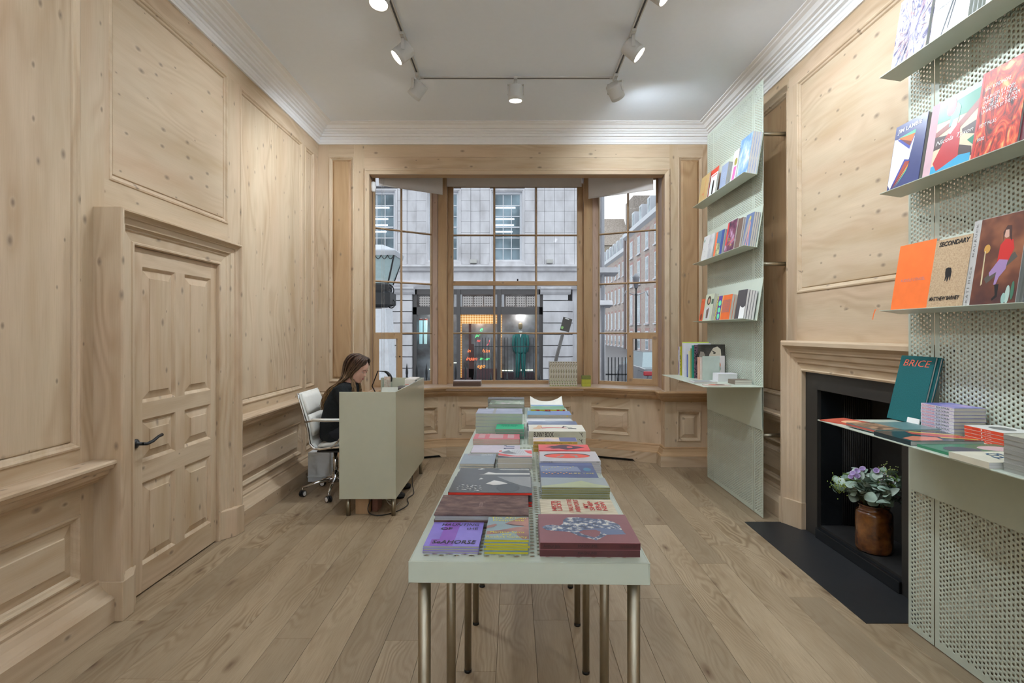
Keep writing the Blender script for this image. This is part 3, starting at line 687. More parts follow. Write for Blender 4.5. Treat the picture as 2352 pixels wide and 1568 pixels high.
cable('power_cable', 'black power cable looping over the floor under the desk', [(-1.15, 4.33, 0.16), (-1.20, 4.30, 0.08), (-1.20, 4.27, 0.012), (-1.10, 4.24, 0.006), (-1.0, 4.30, 0.006), (-0.93, 4.42, 0.006), (-0.90, 4.55, 0.006), (-0.95, 4.62, 0.02), (-0.94, 4.75, 0.006), (-0.90, 4.85, 0.006), (-0.98, 5.0, 0.03), (-1.0, 5.2, 0.15)], 0.004, BLACK)
cable('data_cable', 'thin pale grey cable coiled under the desk', [(-1.12, 4.45, 0.15), (-1.10, 4.42, 0.08), (-1.02, 4.42, 0.065), (-0.98, 4.45, 0.09), (-1.04, 4.48, 0.12), (-1.10, 4.45, 0.10), (-1.06, 4.41, 0.05), (-1.0, 4.43, 0.006), (-1.0, 4.6, 0.004)], 0.0025, M((190, 188, 180), 0.5))
# white waste bin box behind the chair
wbx = root('storage_box', (-1.93, 5.30, 0), 'white metal box standing on the floor behind the office chair', 'box')
MB().box((-0.115, -0.10, 0.008), (0.10, 0.10, 0.30)).build('body', M((222, 226, 228), 0.4), wbx, world=False, bevel=0.004)
MB().box((-0.115, -0.112, 0.055), (0.10, -0.102, 0.065)).build('lip', M((222, 226, 228), 0.4), wbx, world=False)
for sx in (-1, 1): MB().box((sx*0.09-0.01, -0.09, 0), (sx*0.09+0.01, 0.09, 0.008)).build('foot', BLACK, wbx, world=False)
# ================================================================== office chair (faces +x)
ch = root('office_chair', (-1.66, 4.88, 0), 'white soft pad office chair with chrome frame and castors', 'office chair')
PAD = M((232, 230, 222), 0.5, spec=0.3, var=0.02)
def padm(pts, wy, th, name, nrm=None):
    """cushion along profile pts (x,z), width wy"""
    rows = []; n = len(pts)
    for i, (x, z) in enumerate(pts):
        a = Vector(pts[max(i-1, 0)]); b = Vector(pts[min(i+1, n-1)]); d = (b-a).normalized(); nn = Vector((-d.y, d.x))
        k = math.sin(PI*min(1, max(0, (i+0.25)/(n-0.5))))**0.35; t = th*k; r = []
        for q in range(16):
            a2 = 2*PI*q/16; cx = math.copysign(abs(math.cos(a2))**0.35, math.cos(a2)); cz = math.copysign(abs(math.sin(a2))**0.6, math.sin(a2))
            r.append((x+nn.x*cz*t, cx*wy*(0.97+0.03*k), z+nn.y*cz*t))
        rows.append(r)
    return MB().loft(rows, 0, True, True, True).build(name, PAD, ch, world=False)
prof = [(-0.262, 0.955), (-0.245, 0.90), (-0.215, 0.80), (-0.185, 0.70), (-0.165, 0.62), (-0.160, 0.56), (-0.150, 0.505), (-0.115, 0.465), (-0.06, 0.455), (0.02, 0.468), (0.12, 0.476), (0.20, 0.470), (0.235, 0.455)]
for s in (-1, 1):
    MB().tube([(x, s*0.235, z) for x, z in prof], 0.011, 10).build('side_rail', CHROME, ch, world=False)
    MB().tube([(-0.19, s*0.245, 0.70), (-0.10, s*0.262, 0.715), (0.0, s*0.268, 0.712), (0.13, s*0.268, 0.715), (0.175, s*0.262, 0.700), (0.165, s*0.25, 0.62), (0.10, s*0.245, 0.52), (0.04, s*0.240, 0.470)], 0.009, 10).build('armrest', CHROME, ch, world=False)
    MB().tube([(-0.12, s*0.262, 0.722), (0.0, s*0.268, 0.722), (0.13, s*0.268, 0.722)], 0.013, 10).build('arm_pad', PAD, ch, world=False)
sling = [(x+0.008, z) for x, z in prof]
MB().loft([[(x, -0.225, z), (x+0.004, -0.225, z-0.004), (x+0.004, 0.225, z-0.004), (x, 0.225, z)] for x, z in sling]).build('sling', PAD, ch, world=False)
padm([(-0.240, 0.945), (-0.225, 0.90), (-0.205, 0.85), (-0.190, 0.80), (-0.178, 0.765)], 0.20, 0.024, 'back_cushion')
padm([(-0.176, 0.758), (-0.163, 0.72), (-0.150, 0.67), (-0.140, 0.62), (-0.138, 0.57)], 0.20, 0.024, 'back_cushion')
padm([(-0.09, 0.478), (-0.03, 0.482), (0.06, 0.494), (0.15, 0.500), (0.22, 0.488)], 0.205, 0.026, 'seat_cushion')
MB().box((-0.09, -0.22, 0.425), (0.10, 0.22, 0.440)).box((-0.06, -0.05, 0.385), (0.06, 0.05, 0.43)).build('tilt_mechanism', BLACK, ch, world=False)
MB().lathe([(0.026, 0.20), (0.026, 0.33), (0.019, 0.335), (0.019, 0.39)], (0, 0, 0), 18).build('column', [CHROME], ch, world=False)
MB().lathe([(0.040, 0.105), (0.040, 0.15), (0.028, 0.20)], (0, 0, 0), 18).build('hub', CHROME, ch, world=False)
for k in range(5):
    a = math.radians(205+72*k); c, s = math.cos(a), math.sin(a)
    MB().tube([(c*0.02, s*0.02, 0.135), (c*0.16, s*0.16, 0.115), (c*0.285, s*0.285, 0.082)], [0.020, 0.015, 0.011], 8).build('base_leg', CHROME, ch, world=False)
    w = MB(); px, py = c*0.285, s*0.285; w.tube([(px, py, 0.045), (px, py, 0.085)], 0.006, 6)
    ww = w.build('castor', CHROME, ch, world=False)
    a2 = a+0.8; ax = Vector((-math.sin(a2), math.cos(a2), 0))
    for q in (-1, 1):
        m = MB().lathe([(0.012, -0.008), (0.027, -0.007), (0.029, 0.0), (0.027, 0.007), (0.012, 0.008)], Vector((px, py, 0.0292))+ax*q*0.014, 16, axis=ax)
        m.build('wheel', BLACK, ww, world=False)
        MB().lathe([(0.0205, 0.0), (0.0205, 0.0012), (0.015, 0.0012)], Vector((px, py, 0.0292))+ax*q*0.0222, 16, axis=ax*q).build('wheel_ring', M((235, 235, 235), 0.4), ww, world=False)
# ================================================================== books
ORD = ['top', 'second from the top', 'third from the top', 'fourth from the top', 'fifth from the top', 'sixth from the top', 'seventh from the top', 'eighth from the top', 'ninth from the top']
def ell(cx, cy, rx, ry, n=18, a0=0.0, a1=2*PI): return [(cx+rx*math.cos(a0+(a1-a0)*k/n), cy+ry*math.sin(a0+(a1-a0)*k/n)) for k in range(n)]
def R4(x0, y0, x1, y1): return [(x0, y0), (x1, y0), (x1, y1), (x0, y1)]
_BM = {}
def bookmeshes(W, H, T, hard):
    k = (round(W, 4), round(H, 4), round(T, 4), hard)
    if k in _BM: return _BM[k]
    c = min(0.0028 if hard else 0.0008, T*(0.24 if hard else 0.12)); o = 0.003 if hard else 0.0008
    a = MB(); x0, x1 = -W/2, W/2
    a.box((x0, 0, T-c), (x1, H, T), 0).box((x0, 0, 0), (x1, H, c), 0).box((x0, 0, c), (x0+c, H, T-c), 1)
    p = MB().box((x0+c, o, c), (x1-o, H-o, T-c), 0)
    _BM[k] = (a, p, c); return _BM[k]
_ME = {}
def book(label, m, W, H, T, cover, pg=None, hard=False, art=None, text=None, stext=None, spine=None, name='book', cat='book', group=None, wrap=False):
    a, p, c = bookmeshes(W, H, T, hard)
    pg = pg or PG; spine = spine or cover
    k = (id(a), cover.name, spine.name, pg.name)
    if k not in _ME:
        o = a.build(name, [cover, spine], None, world=False, bevel=0.0); q = p.build('page_block', pg, o, world=False); _ME[k] = (o.data, q.data)
    else:
        o = bpy.data.objects.new(name, _ME[k][0]); COL.objects.link(o); q = bpy.data.objects.new('page_block', _ME[k][1]); COL.objects.link(q); q.parent = o
    o.matrix_world = m; tag(o, label, cat, group)
    if art:
        mb = MB(); mats = []; z = T+0.0003
        for mt, poly in art:
            if mt not in mats: mats.append(mt)
            mb.add([((u-0.5)*W, v*H, z) for u, v in poly], [tuple(range(len(poly)))], mats.index(mt)); z += 0.00006
        mb.build('cover_print', mats, o, world=False, recalc=False)
    for t in (text or []):
        s, u, v, sz, col = t[:5]; kw = dict(t[5]) if len(t) > 5 else {}
        rz = kw.pop('rz', 0.0)
        if 'fit' in kw: kw['fit'] *= W
        if 'fitv' in kw: kw['fit'] = kw.pop('fitv')*H
        textobj(s, Matrix.Translation(((u-0.5)*W, v*H, T+0.0012)) @ Matrix.Rotation(rz, 4, 'Z'), sz*H, col, o, 'title', **kw)
    for t in (stext or []):
        s, v, sz, col = t[:4]; kw = dict(t[4]) if len(t) > 4 else {}
        # ex=-y, ey=+z, n=-x
        B = Matrix(((0, 0, -1, -W/2-0.0006), (-1, 0, 0, H*(1-v)), (0, 1, 0, T*kw.pop('h', 0.5)), (0, 0, 0, 1)))
        if 'fit' in kw: kw['fit'] *= H
        textobj(s, B, sz*T, col, o, 'spine_title', **kw)
    return o
def flatm(x, y, z, orient, W, H, jx=0.0, extra=0.0):
    """x = centre across, y = front edge (nearest the camera)"""
    if orient == 'up': return Matrix.Translation((x, y, z)) @ Matrix.Rotation(extra, 4, 'Z')
    if orient == 'spine': return Matrix.Translation((x, y, z)) @ Matrix.Rotation(extra, 4, 'Z') @ Matrix.Translation((H/2, W/2, 0)) @ Matrix.Rotation(PI/2, 4, 'Z')
    if orient == 'fore': return Matrix.Translation((x, y, z)) @ Matrix.Rotation(extra, 4, 'Z') @ Matrix.Translation((-H/2, W/2, 0)) @ Matrix.Rotation(-PI/2, 4, 'Z')
def tstack(desc, xl, xr, yt, yb, yback, n, orient, cover, hs=None, group=None, jit=0.002, topkw=None, lowkw=None, d_front=None, tailkw=None, dmax=9.0, name='book', cat='book', **kw):
    """stack on the long table from its outline in the photograph: front top edge xl..xr at row yt, bottom row yb, rear top edge row yback"""
    if d_front is not None: d = d_front; hs = hs if hs is not None else EYE-(yt-VY)*d/F-TZ
    elif yb is not None: d = (EYE-TZ)*F/(yb-VY); hs = EYE-(yt-VY)*d/F-TZ
    else: d = (EYE-TZ-hs)*F/(yt-VY)
    zt = TZ+hs; db = (EYE-zt)*F/(yback-VY)
    across = (xr-xl)*d/F; dep = max(0.05, db-d); xc = ((xl+xr)/2-VX)*d/F
    dep = min(dep, dmax)
    W, H = (dep, across) if orient != 'up' else (across, dep)
    pass
    T = hs/n; rr = random.Random(int(xl*7+yt)); out = []
    for i in range(n):
        j = n-1-i; jx, jy, ja = (0, 0, 0) if i == 0 else (rr.uniform(-jit, jit), rr.uniform(-jit, jit), rr.uniform(-0.006, 0.006))
        kk = dict(kw); kk.update((topkw or {}) if i == 0 else (lowkw or {}))
        lab = desc if n == 1 else '%s, %s of its stack' % (desc, ORD[min(i, 8)])
        out.append(book(lab, flatm(xc+jx, d+jy, TZ+0.0002+j*T, orient, W, H, extra=RT+ja), W, H, T-0.0004, cover, group=group if n > 1 else None, name=name, cat=cat, **kk))
    return out
def ink(c): return M(c, 0.5, var=0.0)
BLK = ink((24, 22, 22)); WHT = ink((240, 240, 238)); RED = ink((222, 48, 44)); YEL = ink((236, 224, 70))
# ---- left column of the table, near to far
lil = NM('lilac_cover', 3.0, [(0.45, (150, 130, 222)), (0.5, (158, 110, 205)), (0.55, (150, 105, 200))], 0.3, (9, 1, 1), 1)
tstack('lilac shrink-wrapped book with scrawled black lettering', 972, 1100.5, 1253.5, 1271, 1199, 3, 'up', M((148, 134, 222), 0.22), pg=PGG, group='lilac books on the table',
       topkw=dict(art=[(M((150, 104, 200), 0.22), [(0.10, 0.02), (0.52, 0.02), (0.54, 0.98), (0.24, 0.98), (0.24, 0.26), (0.10, 0.26)])],
                  text=[('HAUNTING', 0.55, 0.87, 0.155, BLK, dict(fit=0.74, shear=0.2)), ('OF', 0.30, 0.69, 0.15, BLK, dict(fit=0.22, bold=0.02)), ('tHE', 0.80, 0.69, 0.14, BLK, dict(fit=0.22)), ('SeAHORSE', 0.53, 0.14, 0.19, BLK, dict(fit=0.80, bold=0.01, shear=0.15))]))
flesh = NM('flesh_print', 9, [(0.35, (128, 88, 88)), (0.6, (186, 134, 120))], 0.35)
tstack('yellow-edged paperback with grey-blue cover of fingers', 1112.4, 1215, 1238.6, 1272.5, 1187, 5, 'up', M((140, 164, 172), 0.3), pg=PGY, group='yellow edged paperbacks on the table', jit=0.003,
       topkw=dict(art=[(flesh, [(0.42, 0.68), (0.55, 0.78), (0.80, 0.98), (1.0, 0.98), (1.0, 0.02), (0.86, 0.02), (0.72, 0.20), (0.72, 0.36), (0.30, 0.24), (0.02, 0.20), (0.02, 0.34), (0.30, 0.38), (0.70, 0.52), (0.92, 0.56), (0.70, 0.62), (0.50, 0.64)]),
                       (flesh, [(0.0, 0.46), (0.18, 0.54), (0.24, 0.62), (0.20, 0.67), (0.0, 0.58)]), (ink((96, 66, 72)), [(0.42, 0.675), (0.62, 0.60), (0.86, 0.575), (0.9, 0.60), (0.66, 0.64), (0.5, 0.68)])],
                  text=[('The African\nDesperate', 0.50, 0.88, 0.125, YEL, dict(fit=0.86)), ('Martine Syms\nand\nRocket Caleshy', 0.5, 0.19, 0.115, YEL, dict(fit=0.93))]))
brown = NM('brown_mottled_cloth', 26, [(0.3, (70, 46, 44)), (0.5, (104, 78, 72)), (0.7, (132, 106, 98))], 0.6, (2, 1, 1), 4)
tstack('big brown mottled hardback lying across the table', 996, 1214, 1182, None, 1137, 2, 'fore', brown, hs=0.039, hard=True, group='brown hardbacks on the table', pg=PGG, jit=0.001, spine=M((40, 28, 26)),
       topkw=dict(text=[('Textured', 0.50, 0.48, 0.085, M((150, 120, 110), 0.3), dict(rz=0.0, sx=0.55))]))
bw_ = NM('black_and_white_photo', 3.2, [(0.40, (70, 72, 74)), (0.55, (110, 114, 114)), (0.66, (228, 228, 226))], 0.25, (1, 1, 1), 2, 0.6)
bw1 = M((86, 90, 92), 0.25); whf = M((226, 226, 222), 0.3); spot = []
for i in range(30): spot.append((whf, ell(0.10+0.30*(i/30)+0.02*math.sin(i*5.1), 0.10+0.09*(i % 4)-0.12*(i/30)+0.08, 0.014, 0.014, 7)))
photo_art = [(M((150, 152, 152), 0.25), [(0.55, 0.99), (0.99, 0.99), (0.99, 0.30), (0.85, 0.45), (0.72, 0.66)]), (whf, [(0.42, 0.52), (0.52, 0.74), (0.62, 0.66), (0.70, 0.54), (0.60, 0.46), (0.52, 0.44)]),
             (M((60, 64, 66), 0.25), ell(0.71, 0.28, 0.14, 0.24, 20)), (whf, [(0.32, 0.78), (0.34, 0.92), (0.38, 0.82)])]+spot
for i, (dy, yy) in enumerate(((0.0, None), (0.045, None), (0.085, None))):
    pass
red_st = tstack('red-edged picture book with grey photograph cover', 1028.6, 1222, 1130.5, None, 1094, 5, 'up', bw1, hs=0.046, pg=PGR, jit=0.0005, group='red edged picture books on the table', topkw=dict(art=photo_art))
d0 = (EYE-TZ-0.050)*F/(1130.5-VY)
for i, (o, sh) in enumerate(zip(red_st[1:], (0.0, 0.0, 0.0))): pass
b2 = book('grey and white photograph book peeping out behind the red-edged pile, nearer one', Matrix.Translation((red_st[0].location.x+0.002, d0+0.075, TZ+0.0515)) @ Matrix.Rotation(RT, 4, 'Z'), 0.262, 0.115, 0.003, bw1, pg=PGR, art=[(whf, [(0.36, 0.62), (0.42, 0.80), (0.52, 0.76), (0.99, 0.76), (0.99, 0.5), (0.36, 0.5)])]) if False else None
# fanned covers: two copies slid back under the top one
for i, sh in ((1, 0.097), (2, 0.184)):
    o = red_st[i]; o.location.y += sh; o.location.z += 0.0
    W_ = 0.262; me = MB()
    polys = [[(0.36, 0.62+0.2), (0.42, 0.985), (0.52, 0.90), (0.99, 0.90), (0.99, 0.80), (0.3, 0.80)]] if i == 1 else [[(0.25, 0.90), (0.31, 0.97), (0.36, 0.92), (0.30, 0.88)], [(0.55, 0.90), (0.99, 0.90), (0.99, 0.86), (0.60, 0.86)]]
    bb_ = o.data.vertices; xs = [v.co.x for v in bb_]; ys = [v.co.y for v in bb_]; zs = [v.co.z for v in bb_]; Wd = max(xs)-min(xs); Hd = max(ys); Td = max(zs)
    for pl in polys: me.add([((u-0.5)*Wd, v*Hd, Td+0.0002) for u, v in pl], [tuple(range(len(pl)))])
    me.build('cover_print', whf, o, world=False, recalc=False)
tstack('tan backed book under the red-edged pile', 1210, 1224, 1160, None, 1140, 1, 'up', M((200, 168, 110), 0.5), hs=0.006) if False else None
gt = M((150, 162, 172), 0.4)
tstack('plain grey paperback with red and white title', 1055.3, 1135, 1064.8, 1076.5, 1041.5, 2, 'up', gt, group='plain grey paperbacks on the table', topkw=dict(text=[('Etienne', 0.32, 0.86, 0.11, M((178, 110, 112), 0.5), dict(fit=0.36)), ('Turpin\nWorks', 0.72, 0.86, 0.10, WHT, dict(fit=0.36))]))
tstack('white book with black line drawing and red corners', 1143, 1223, 1051.5, 1077, 1031, 2, 'up', M((216, 218, 224), 0.35), group='red cornered white books on the table', jit=0.001, spine=M((90, 20, 26)),
       topkw=dict(art=[(M((228, 84, 84), 0.35), [(0.76, 0.84), (0.99, 0.84), (0.99, 0.42), (0.86, 0.56)]), (M((228, 84, 84), 0.35), [(0.0, 0.52), (0.0, 0.30), (0.3, 0.16), (0.99, 0.16), (0.99, 0.24), (0.5, 0.24), (0.2, 0.40)]), (M((52, 50, 56), 0.35), [(0.0, 0.24), (0.0, 0.02), (0.99, 0.02), (0.99, 0.12), (0.35, 0.10)]),
                       (M((128, 130, 138), 0.35), [(0.05, 0.62), (0.30, 0.86), (0.34, 0.72), (0.55, 0.50), (0.40, 0.44), (0.2, 0.46)]), (M((228, 84, 84), 0.35), [(0.0, 0.78), (0.08, 0.84), (0.08, 0.70), (0.0, 0.66)])]+
                      [(M((176, 178, 186), 0.35), [(0.40+0.05*k, 0.84), (0.41+0.05*k, 0.84), (0.47+0.052*k, 0.40), (0.46+0.052*k, 0.40)]) for k in range(7)]))
tstack('pale pink-white book with dark blue block lettering', 1081, 1194, 1039, None, 1022, 2, 'up', M((214, 206, 220), 0.35), hs=0.020, group='pale pink white books on the table', topkw=dict(art=[(ink((44, 62, 100)), R4(0.66, 0.88, 0.71, 0.96)), (ink((60, 92, 140)), R4(0.70, 0.74, 0.88, 0.82)), (ink((44, 62, 100)), R4(0.66, 0.52, 0.88, 0.62)), (ink((44, 62, 100)), R4(0.66, 0.40, 0.70, 0.5))]))
tstack('pinkish red paperback with pale printed blocks', 1086, 1193, 1008.3, 1021.4, 994, 3, 'spine', dmax=0.135, cover= M((214, 112, 124), 0.35), pg=PG, group='pinkish red paperbacks on the table', jit=0.001, spine=M((196, 186, 172), 0.6),
       topkw=dict(art=[(M((208, 172, 178), 0.35), R4(0.20, 0.36, 0.94, 0.66)), (M((206, 166, 172), 0.35), R4(0.2, 0.76, 0.9, 0.9)), (M((208, 170, 176), 0.35), R4(0.2, 0.12, 0.9, 0.26))]),
       lowkw=dict(stext=[('DIVERGENTSTRASSE VAN ABBEMUSEUM', 0.42, 0.6, M((226, 180, 176), 0.5), dict(sx=0.9))]))
redsp = [o for o in bpy.data.objects if o.get('group') == 'pinkish red paperbacks on the table']
tstack('emerald green cover book with violet spine strip', 1138, 1203, 985, 1008, 974, 7, 'up', dmax=0.140, cover= M((24, 186, 134), 0.35), pg=PGG, group='green covered booklets on the table', jit=0.0015,
       topkw=dict(text=[('MIXED BLESS\nINGS AND TH\nE CITY STA', 0.48, 0.66, 0.17, ink((20, 84, 84)), dict(fit=0.6))]))
tstack('thick pale book with washed blue photograph cover', 1092.5, 1199.6, 949.4, 995, 937.9, 6, 'spine', NM('washed_blue_photo', 7, [(0.35, (132, 140, 166)), (0.55, (172, 178, 200)), (0.7, (196, 200, 214))], 0.35, (1, 1, 1), 3), pg=PGG, group='thick pale books on the table', jit=0.002, spine=M((182, 188, 172), 0.5),
       topkw=dict(art=[(M((160, 158, 158), 0.4), R4(0.02, 0.58, 0.98, 0.64))]))
tstack('shrink-wrapped book with green and pink cover', 1123.5, 1204, 928, None, 919, 3, 'fore', dmax=0.2, cover=NM('green_pink_photo', 9, [(0.35, (96, 120, 92)), (0.55, (150, 168, 140)), (0.68, (206, 186, 190))], 0.2, (1, 1, 1), 3), hs=0.066, pg=PGG, group='green and pink wrapped books on the table', jit=0.001)
tstack('charcoal book with white title at the far end', 1120, 1204, 916, None, 910, 3, 'fore', M((92, 88, 92), 0.4), dmax=0.11, hs=0.072, pg=PGG, group='charcoal books at the far table end', spine=M((70, 64, 64), 0.5), topkw=dict(text=[('KUNST DER KLINGE', 0.45, 0.42, 0.07, WHT, dict(rz=PI/2, sx=1.0))]))
# ---- right column, near to far
mag = M((140, 86, 92), 0.38); magd = ink((44, 30, 32)); sil = NM('silver_figure_print', 60, [(0.38, (70, 84, 104)), (0.5, (92, 112, 150)), (0.58, (206, 206, 200)), (0.7, (232, 232, 226))], 0.3, (1, 1, 1), 4)
# figure traced across the cover; book lies with the spine to the camera: screen x -> 1-v, screen y(down) -> 1-u
def sc(pts, x0=0.0, x1=1.0): return [(1-y, 1-x) for x, y in pts]
fig = sc([(0.03, 0.50), (0.08, 0.42), (0.16, 0.41), (0.22, 0.44), (0.26, 0.38), (0.28, 0.22), (0.33, 0.13), (0.45, 0.12), (0.60, 0.17), (0.72, 0.19), (0.82, 0.28), (0.88, 0.40), (0.88, 0.55), (0.90, 0.72), (0.70, 0.74), (0.62, 0.86), (0.57, 0.92), (0.52, 0.88), (0.40, 0.78), (0.32, 0.66), (0.20, 0.63), (0.08, 0.60)])
hole_ = sc([(0.41, 0.66), (0.47, 0.59), (0.60, 0.58), (0.645, 0.64), (0.62, 0.76), (0.56, 0.83), (0.47, 0.75)])
tstack('dark red art book showing a silvery crouching figure', 1240.9, 1470.7, 1246.3, 1279, 1180.6, 2, 'spine', mag, group='dark red art books on the table', jit=0.001, spine=M((82, 40, 42), 0.3), pg=PG,
       topkw=dict(art=[(sil, fig), (M((92, 112, 150), 0.3), sc([(0.40, 0.60), (0.60, 0.52), (0.86, 0.55), (0.90, 0.72), (0.70, 0.74), (0.60, 0.60), (0.44, 0.64)])), (mag, hole_)],
                  stext=[('Arthur Jafa', 0.115, 0.62, magd, dict(fit=0.165)), ('MAGNUMB', 0.475, 0.62, magd, dict(fit=0.19)), ('LOUISIANA MUSEUM\nOF MODERN ART', 0.88, 0.26, magd, dict(fit=0.18))]), lowkw=dict(stext=[('MAGNUMB', 0.475, 0.55, magd)]))
cream = NM('linen_cream_cover', 240, [(0.35, (196, 186, 160)), (0.6, (226, 218, 196))], 0.7, (1, 0.1, 1), 3); rd = ink((206, 62, 58))
words_ = [('NEW', 0.86), ('ERA', 0.78), ('SHIP', 0.69), ('MY', 0.62), ('AIRPORT', 0.50), ('I WAS AT THE', 0.41), ('LUCKY', 0.26), ('MISTR', 0.19)]
tstack('cream linen-look book with hand-drawn red capitals', 1243, 1423, 1186, None, 1146.5, 1, 'spine', cream, hs=0.018,
       topkw=dict(text=[(s_, 0.60, 1-v_, 0.088, rd, dict(bold=0.02, fit={'NEW': .55, 'ERA': .5, 'SHIP': .55, 'MY': .3, 'AIRPORT': .75, 'I WAS AT THE': .75, 'LUCKY': .6, 'MISTR': .6}[s_])) for s_, v_ in words_]))
grn = M((136, 134, 88), 0.4)
tstack('olive-spined book with grey-green mountain cover', 1244, 1400.6, 1118.9, 1146.5, 1096, 5, 'spine', M((160, 172, 176), 0.32), group='olive spined books on the table', jit=0.002, spine=grn, pg=PG,
       topkw=dict(art=[(M((182, 192, 152), 0.32), sc([(0.0, 0.99), (0.0, 0.88), (0.35, 0.62), (0.62, 0.34), (0.80, 0.66), (0.99, 0.86), (0.99, 0.99)]))], stext=[('SI MOUNT TE SPEZI', 0.24, 0.55, ink((112, 112, 74)), dict(fit=0.4))]), lowkw=dict(stext=[('LEKKE DE NOTTEN', 0.75, 0.55, ink((112, 112, 74)), dict(fit=0.4))]))
star = ink((228, 214, 110)); orn = ink((226, 160, 110))
tstack('blue book with starry flag and orange flowers', 1242, 1375, 1096, None, 1062.5, 2, 'spine', M((70, 90, 140), 0.32), hs=0.040, group='blue flag books on the table', spine=M((60, 74, 110), 0.4),
       topkw=dict(art=[(M((132, 146, 178), 0.32), sc([(0.01, 0.22), (0.70, 0.28), (0.74, 0.62), (0.02, 0.62)])), (M((96, 110, 160), 0.32), sc([(0.01, 0.02), (0.99, 0.02), (0.99, 0.20), (0.01, 0.20)])), (M((64, 134, 170), 0.32), sc(ell(0.86, 0.48, 0.07, 0.12)))]+
                      [(star, sc(ell(0.06+0.62*((k*37) % 11)/11, 0.28+0.3*((k*5) % 4)/4, 0.013, 0.02, 5))) for k in range(11)]+[(orn, sc(ell(0.06+0.46*k/9, 0.72+0.06*(k % 2), 0.018, 0.03, 5))) for k in range(10)],
                  text=[('LIFE TIME', 0.24, 0.25, 0.10, star, dict(rz=PI/2+PI))]))
lek = M((204, 202, 206), 0.35); org_ = ink((238, 92, 72))
tstack('white book with oval cut-out showing orange', 1241.3, 1380, 1058.5, 1086, 1036, 6, 'spine', lek, group='white oval window books on the table', jit=0.002, spine=M((186, 184, 186), 0.4),
       topkw=dict(art=[(ink((40, 30, 30)), sc(ell(0.47, 0.46, 0.40, 0.26, 30))), (org_, sc(ell(0.47, 0.50, 0.385, 0.22, 30))), (ink((170, 150, 146)), sc([(0.36, 0.36), (0.44, 0.40), (0.40, 0.52), (0.30, 0.66), (0.26, 0.62), (0.36, 0.5)])), (ink((170, 150, 146)), sc([(0.54, 0.36), (0.64, 0.42), (0.66, 0.62), (0.60, 0.66), (0.60, 0.5), (0.52, 0.42)]))],
                  stext=[('LAWRENCE LEK', 0.12, 0.75, ink((60, 60, 64))), ('2065', 0.95, 0.75, ink((60, 60, 64)))]))
tstack('coral red book with dark bird drawing', 1238, 1356, 1034, None, 1020.5, 2, 'spine', M((232, 88, 92), 0.35), hs=0.050, group='coral bird books on the table', spine=M((226, 66, 56)),
       topkw=dict(art=[(ink((74, 40, 60)), sc([(0.16, 0.28), (0.34, 0.22), (0.46, 0.06), (0.58, 0.08), (0.72, 0.24), (0.92, 0.50), (0.84, 0.58), (0.70, 0.78), (0.55, 0.90), (0.40, 0.70), (0.22, 0.74), (0.30, 0.56), (0.12, 0.58), (0.26, 0.44)])), (ink((226, 92, 96)), sc(ell(0.62, 0.46, 0.06, 0.14)))]))
yl = M((206, 170, 84), 0.4); tx = ink((120, 92, 40))
tstack('mustard-spined paperback with painted cover', 1225.2, 1326.4, 1013.3, 1038, 1004.2, 3, 'spine', NM('pale_painted_cover', 8, [(0.35, (150, 140, 180)), (0.5, (214, 200, 206)), (0.65, (226, 196, 130))], 0.35), group='mustard spined paperbacks on the table', jit=0.002, spine=yl,
       topkw=dict(art=[(M((84, 88, 140), 0.35), sc([(0.60, 0.02), (0.99, 0.02), (0.99, 0.98), (0.60, 0.98)]))], stext=[('Wilhelm Sasnal', 0.15, 0.5, tx), ('Painting as Prop', 0.53, 0.5, tx), ('MIMA  CCA', 0.88, 0.5, tx)]), lowkw=dict(stext=[('Wilhelm Sasnal', 0.15, 0.5, tx)]))
bun = M((222, 218, 204), 0.4); dk_ = ink((62, 50, 44)); hare = [(0.93, 0.25), (0.955, 0.5), (0.95, 0.75), (0.97, 0.6), (0.985, 0.8), (0.98, 0.5), (0.97, 0.2), (0.955, 0.35)]
bunny = tstack('thick cream art book with big condensed spine title', 1214.5, 1345.5, 990.5, 1021.4, 975, 2, 'spine', bun, group='thick cream art books on the table', jit=0.001, spine=M((190, 186, 166), 0.45),
       topkw=dict(art=[(ink((216, 176, 140)), sc([(0.07, 0.55), (0.14, 0.40), (0.18, 0.10), (0.24, 0.12), (0.25, 0.5), (0.20, 0.64), (0.10, 0.64)])), (ink((206, 84, 92)), sc([(0.22, 0.46), (0.45, 0.38), (0.66, 0.48), (0.70, 0.56), (0.45, 0.48), (0.24, 0.58)])), (ink((60, 60, 66)), sc([(0.60, 0.44), (0.64, 0.22), (0.78, 0.42), (0.80, 0.50), (0.66, 0.32), (0.63, 0.48)])), (ink((60, 60, 66)), sc([(0.70, 0.50), (0.86, 0.56), (0.86, 0.66), (0.72, 0.60)]))],
                  stext=[('BUNNY BOOK', 0.265, 1.0, dk_, dict(fit=0.35, bold=0.02)), ('SARAH\nLUCAS', 0.49, 0.28, ink((150, 144, 128))), ('Y', 0.94, 0.9, dk_, dict(shear=-0.4))]), lowkw=dict(stext=[('Y', 0.94, 0.9, dk_, dict(shear=-0.4))]))
tstack('dark blue-grey photograph book behind the cream one', 1213, 1328, 977.5, None, 966.7, 2, 'spine', NM('slate_blue_photo', 5, [(0.35, (70, 84, 120)), (0.55, (112, 128, 158)), (0.7, (190, 198, 212))], 0.3, (1, 1, 1), 3), hs=0.060, group='slate blue books on the table')
tstack('small white pamphlet with curled edge', 1212, 1254, 967, None, 958, 1, 'up', M((226, 226, 232), 0.5), hs=0.068, name='pamphlet', cat='pamphlet') if False else None
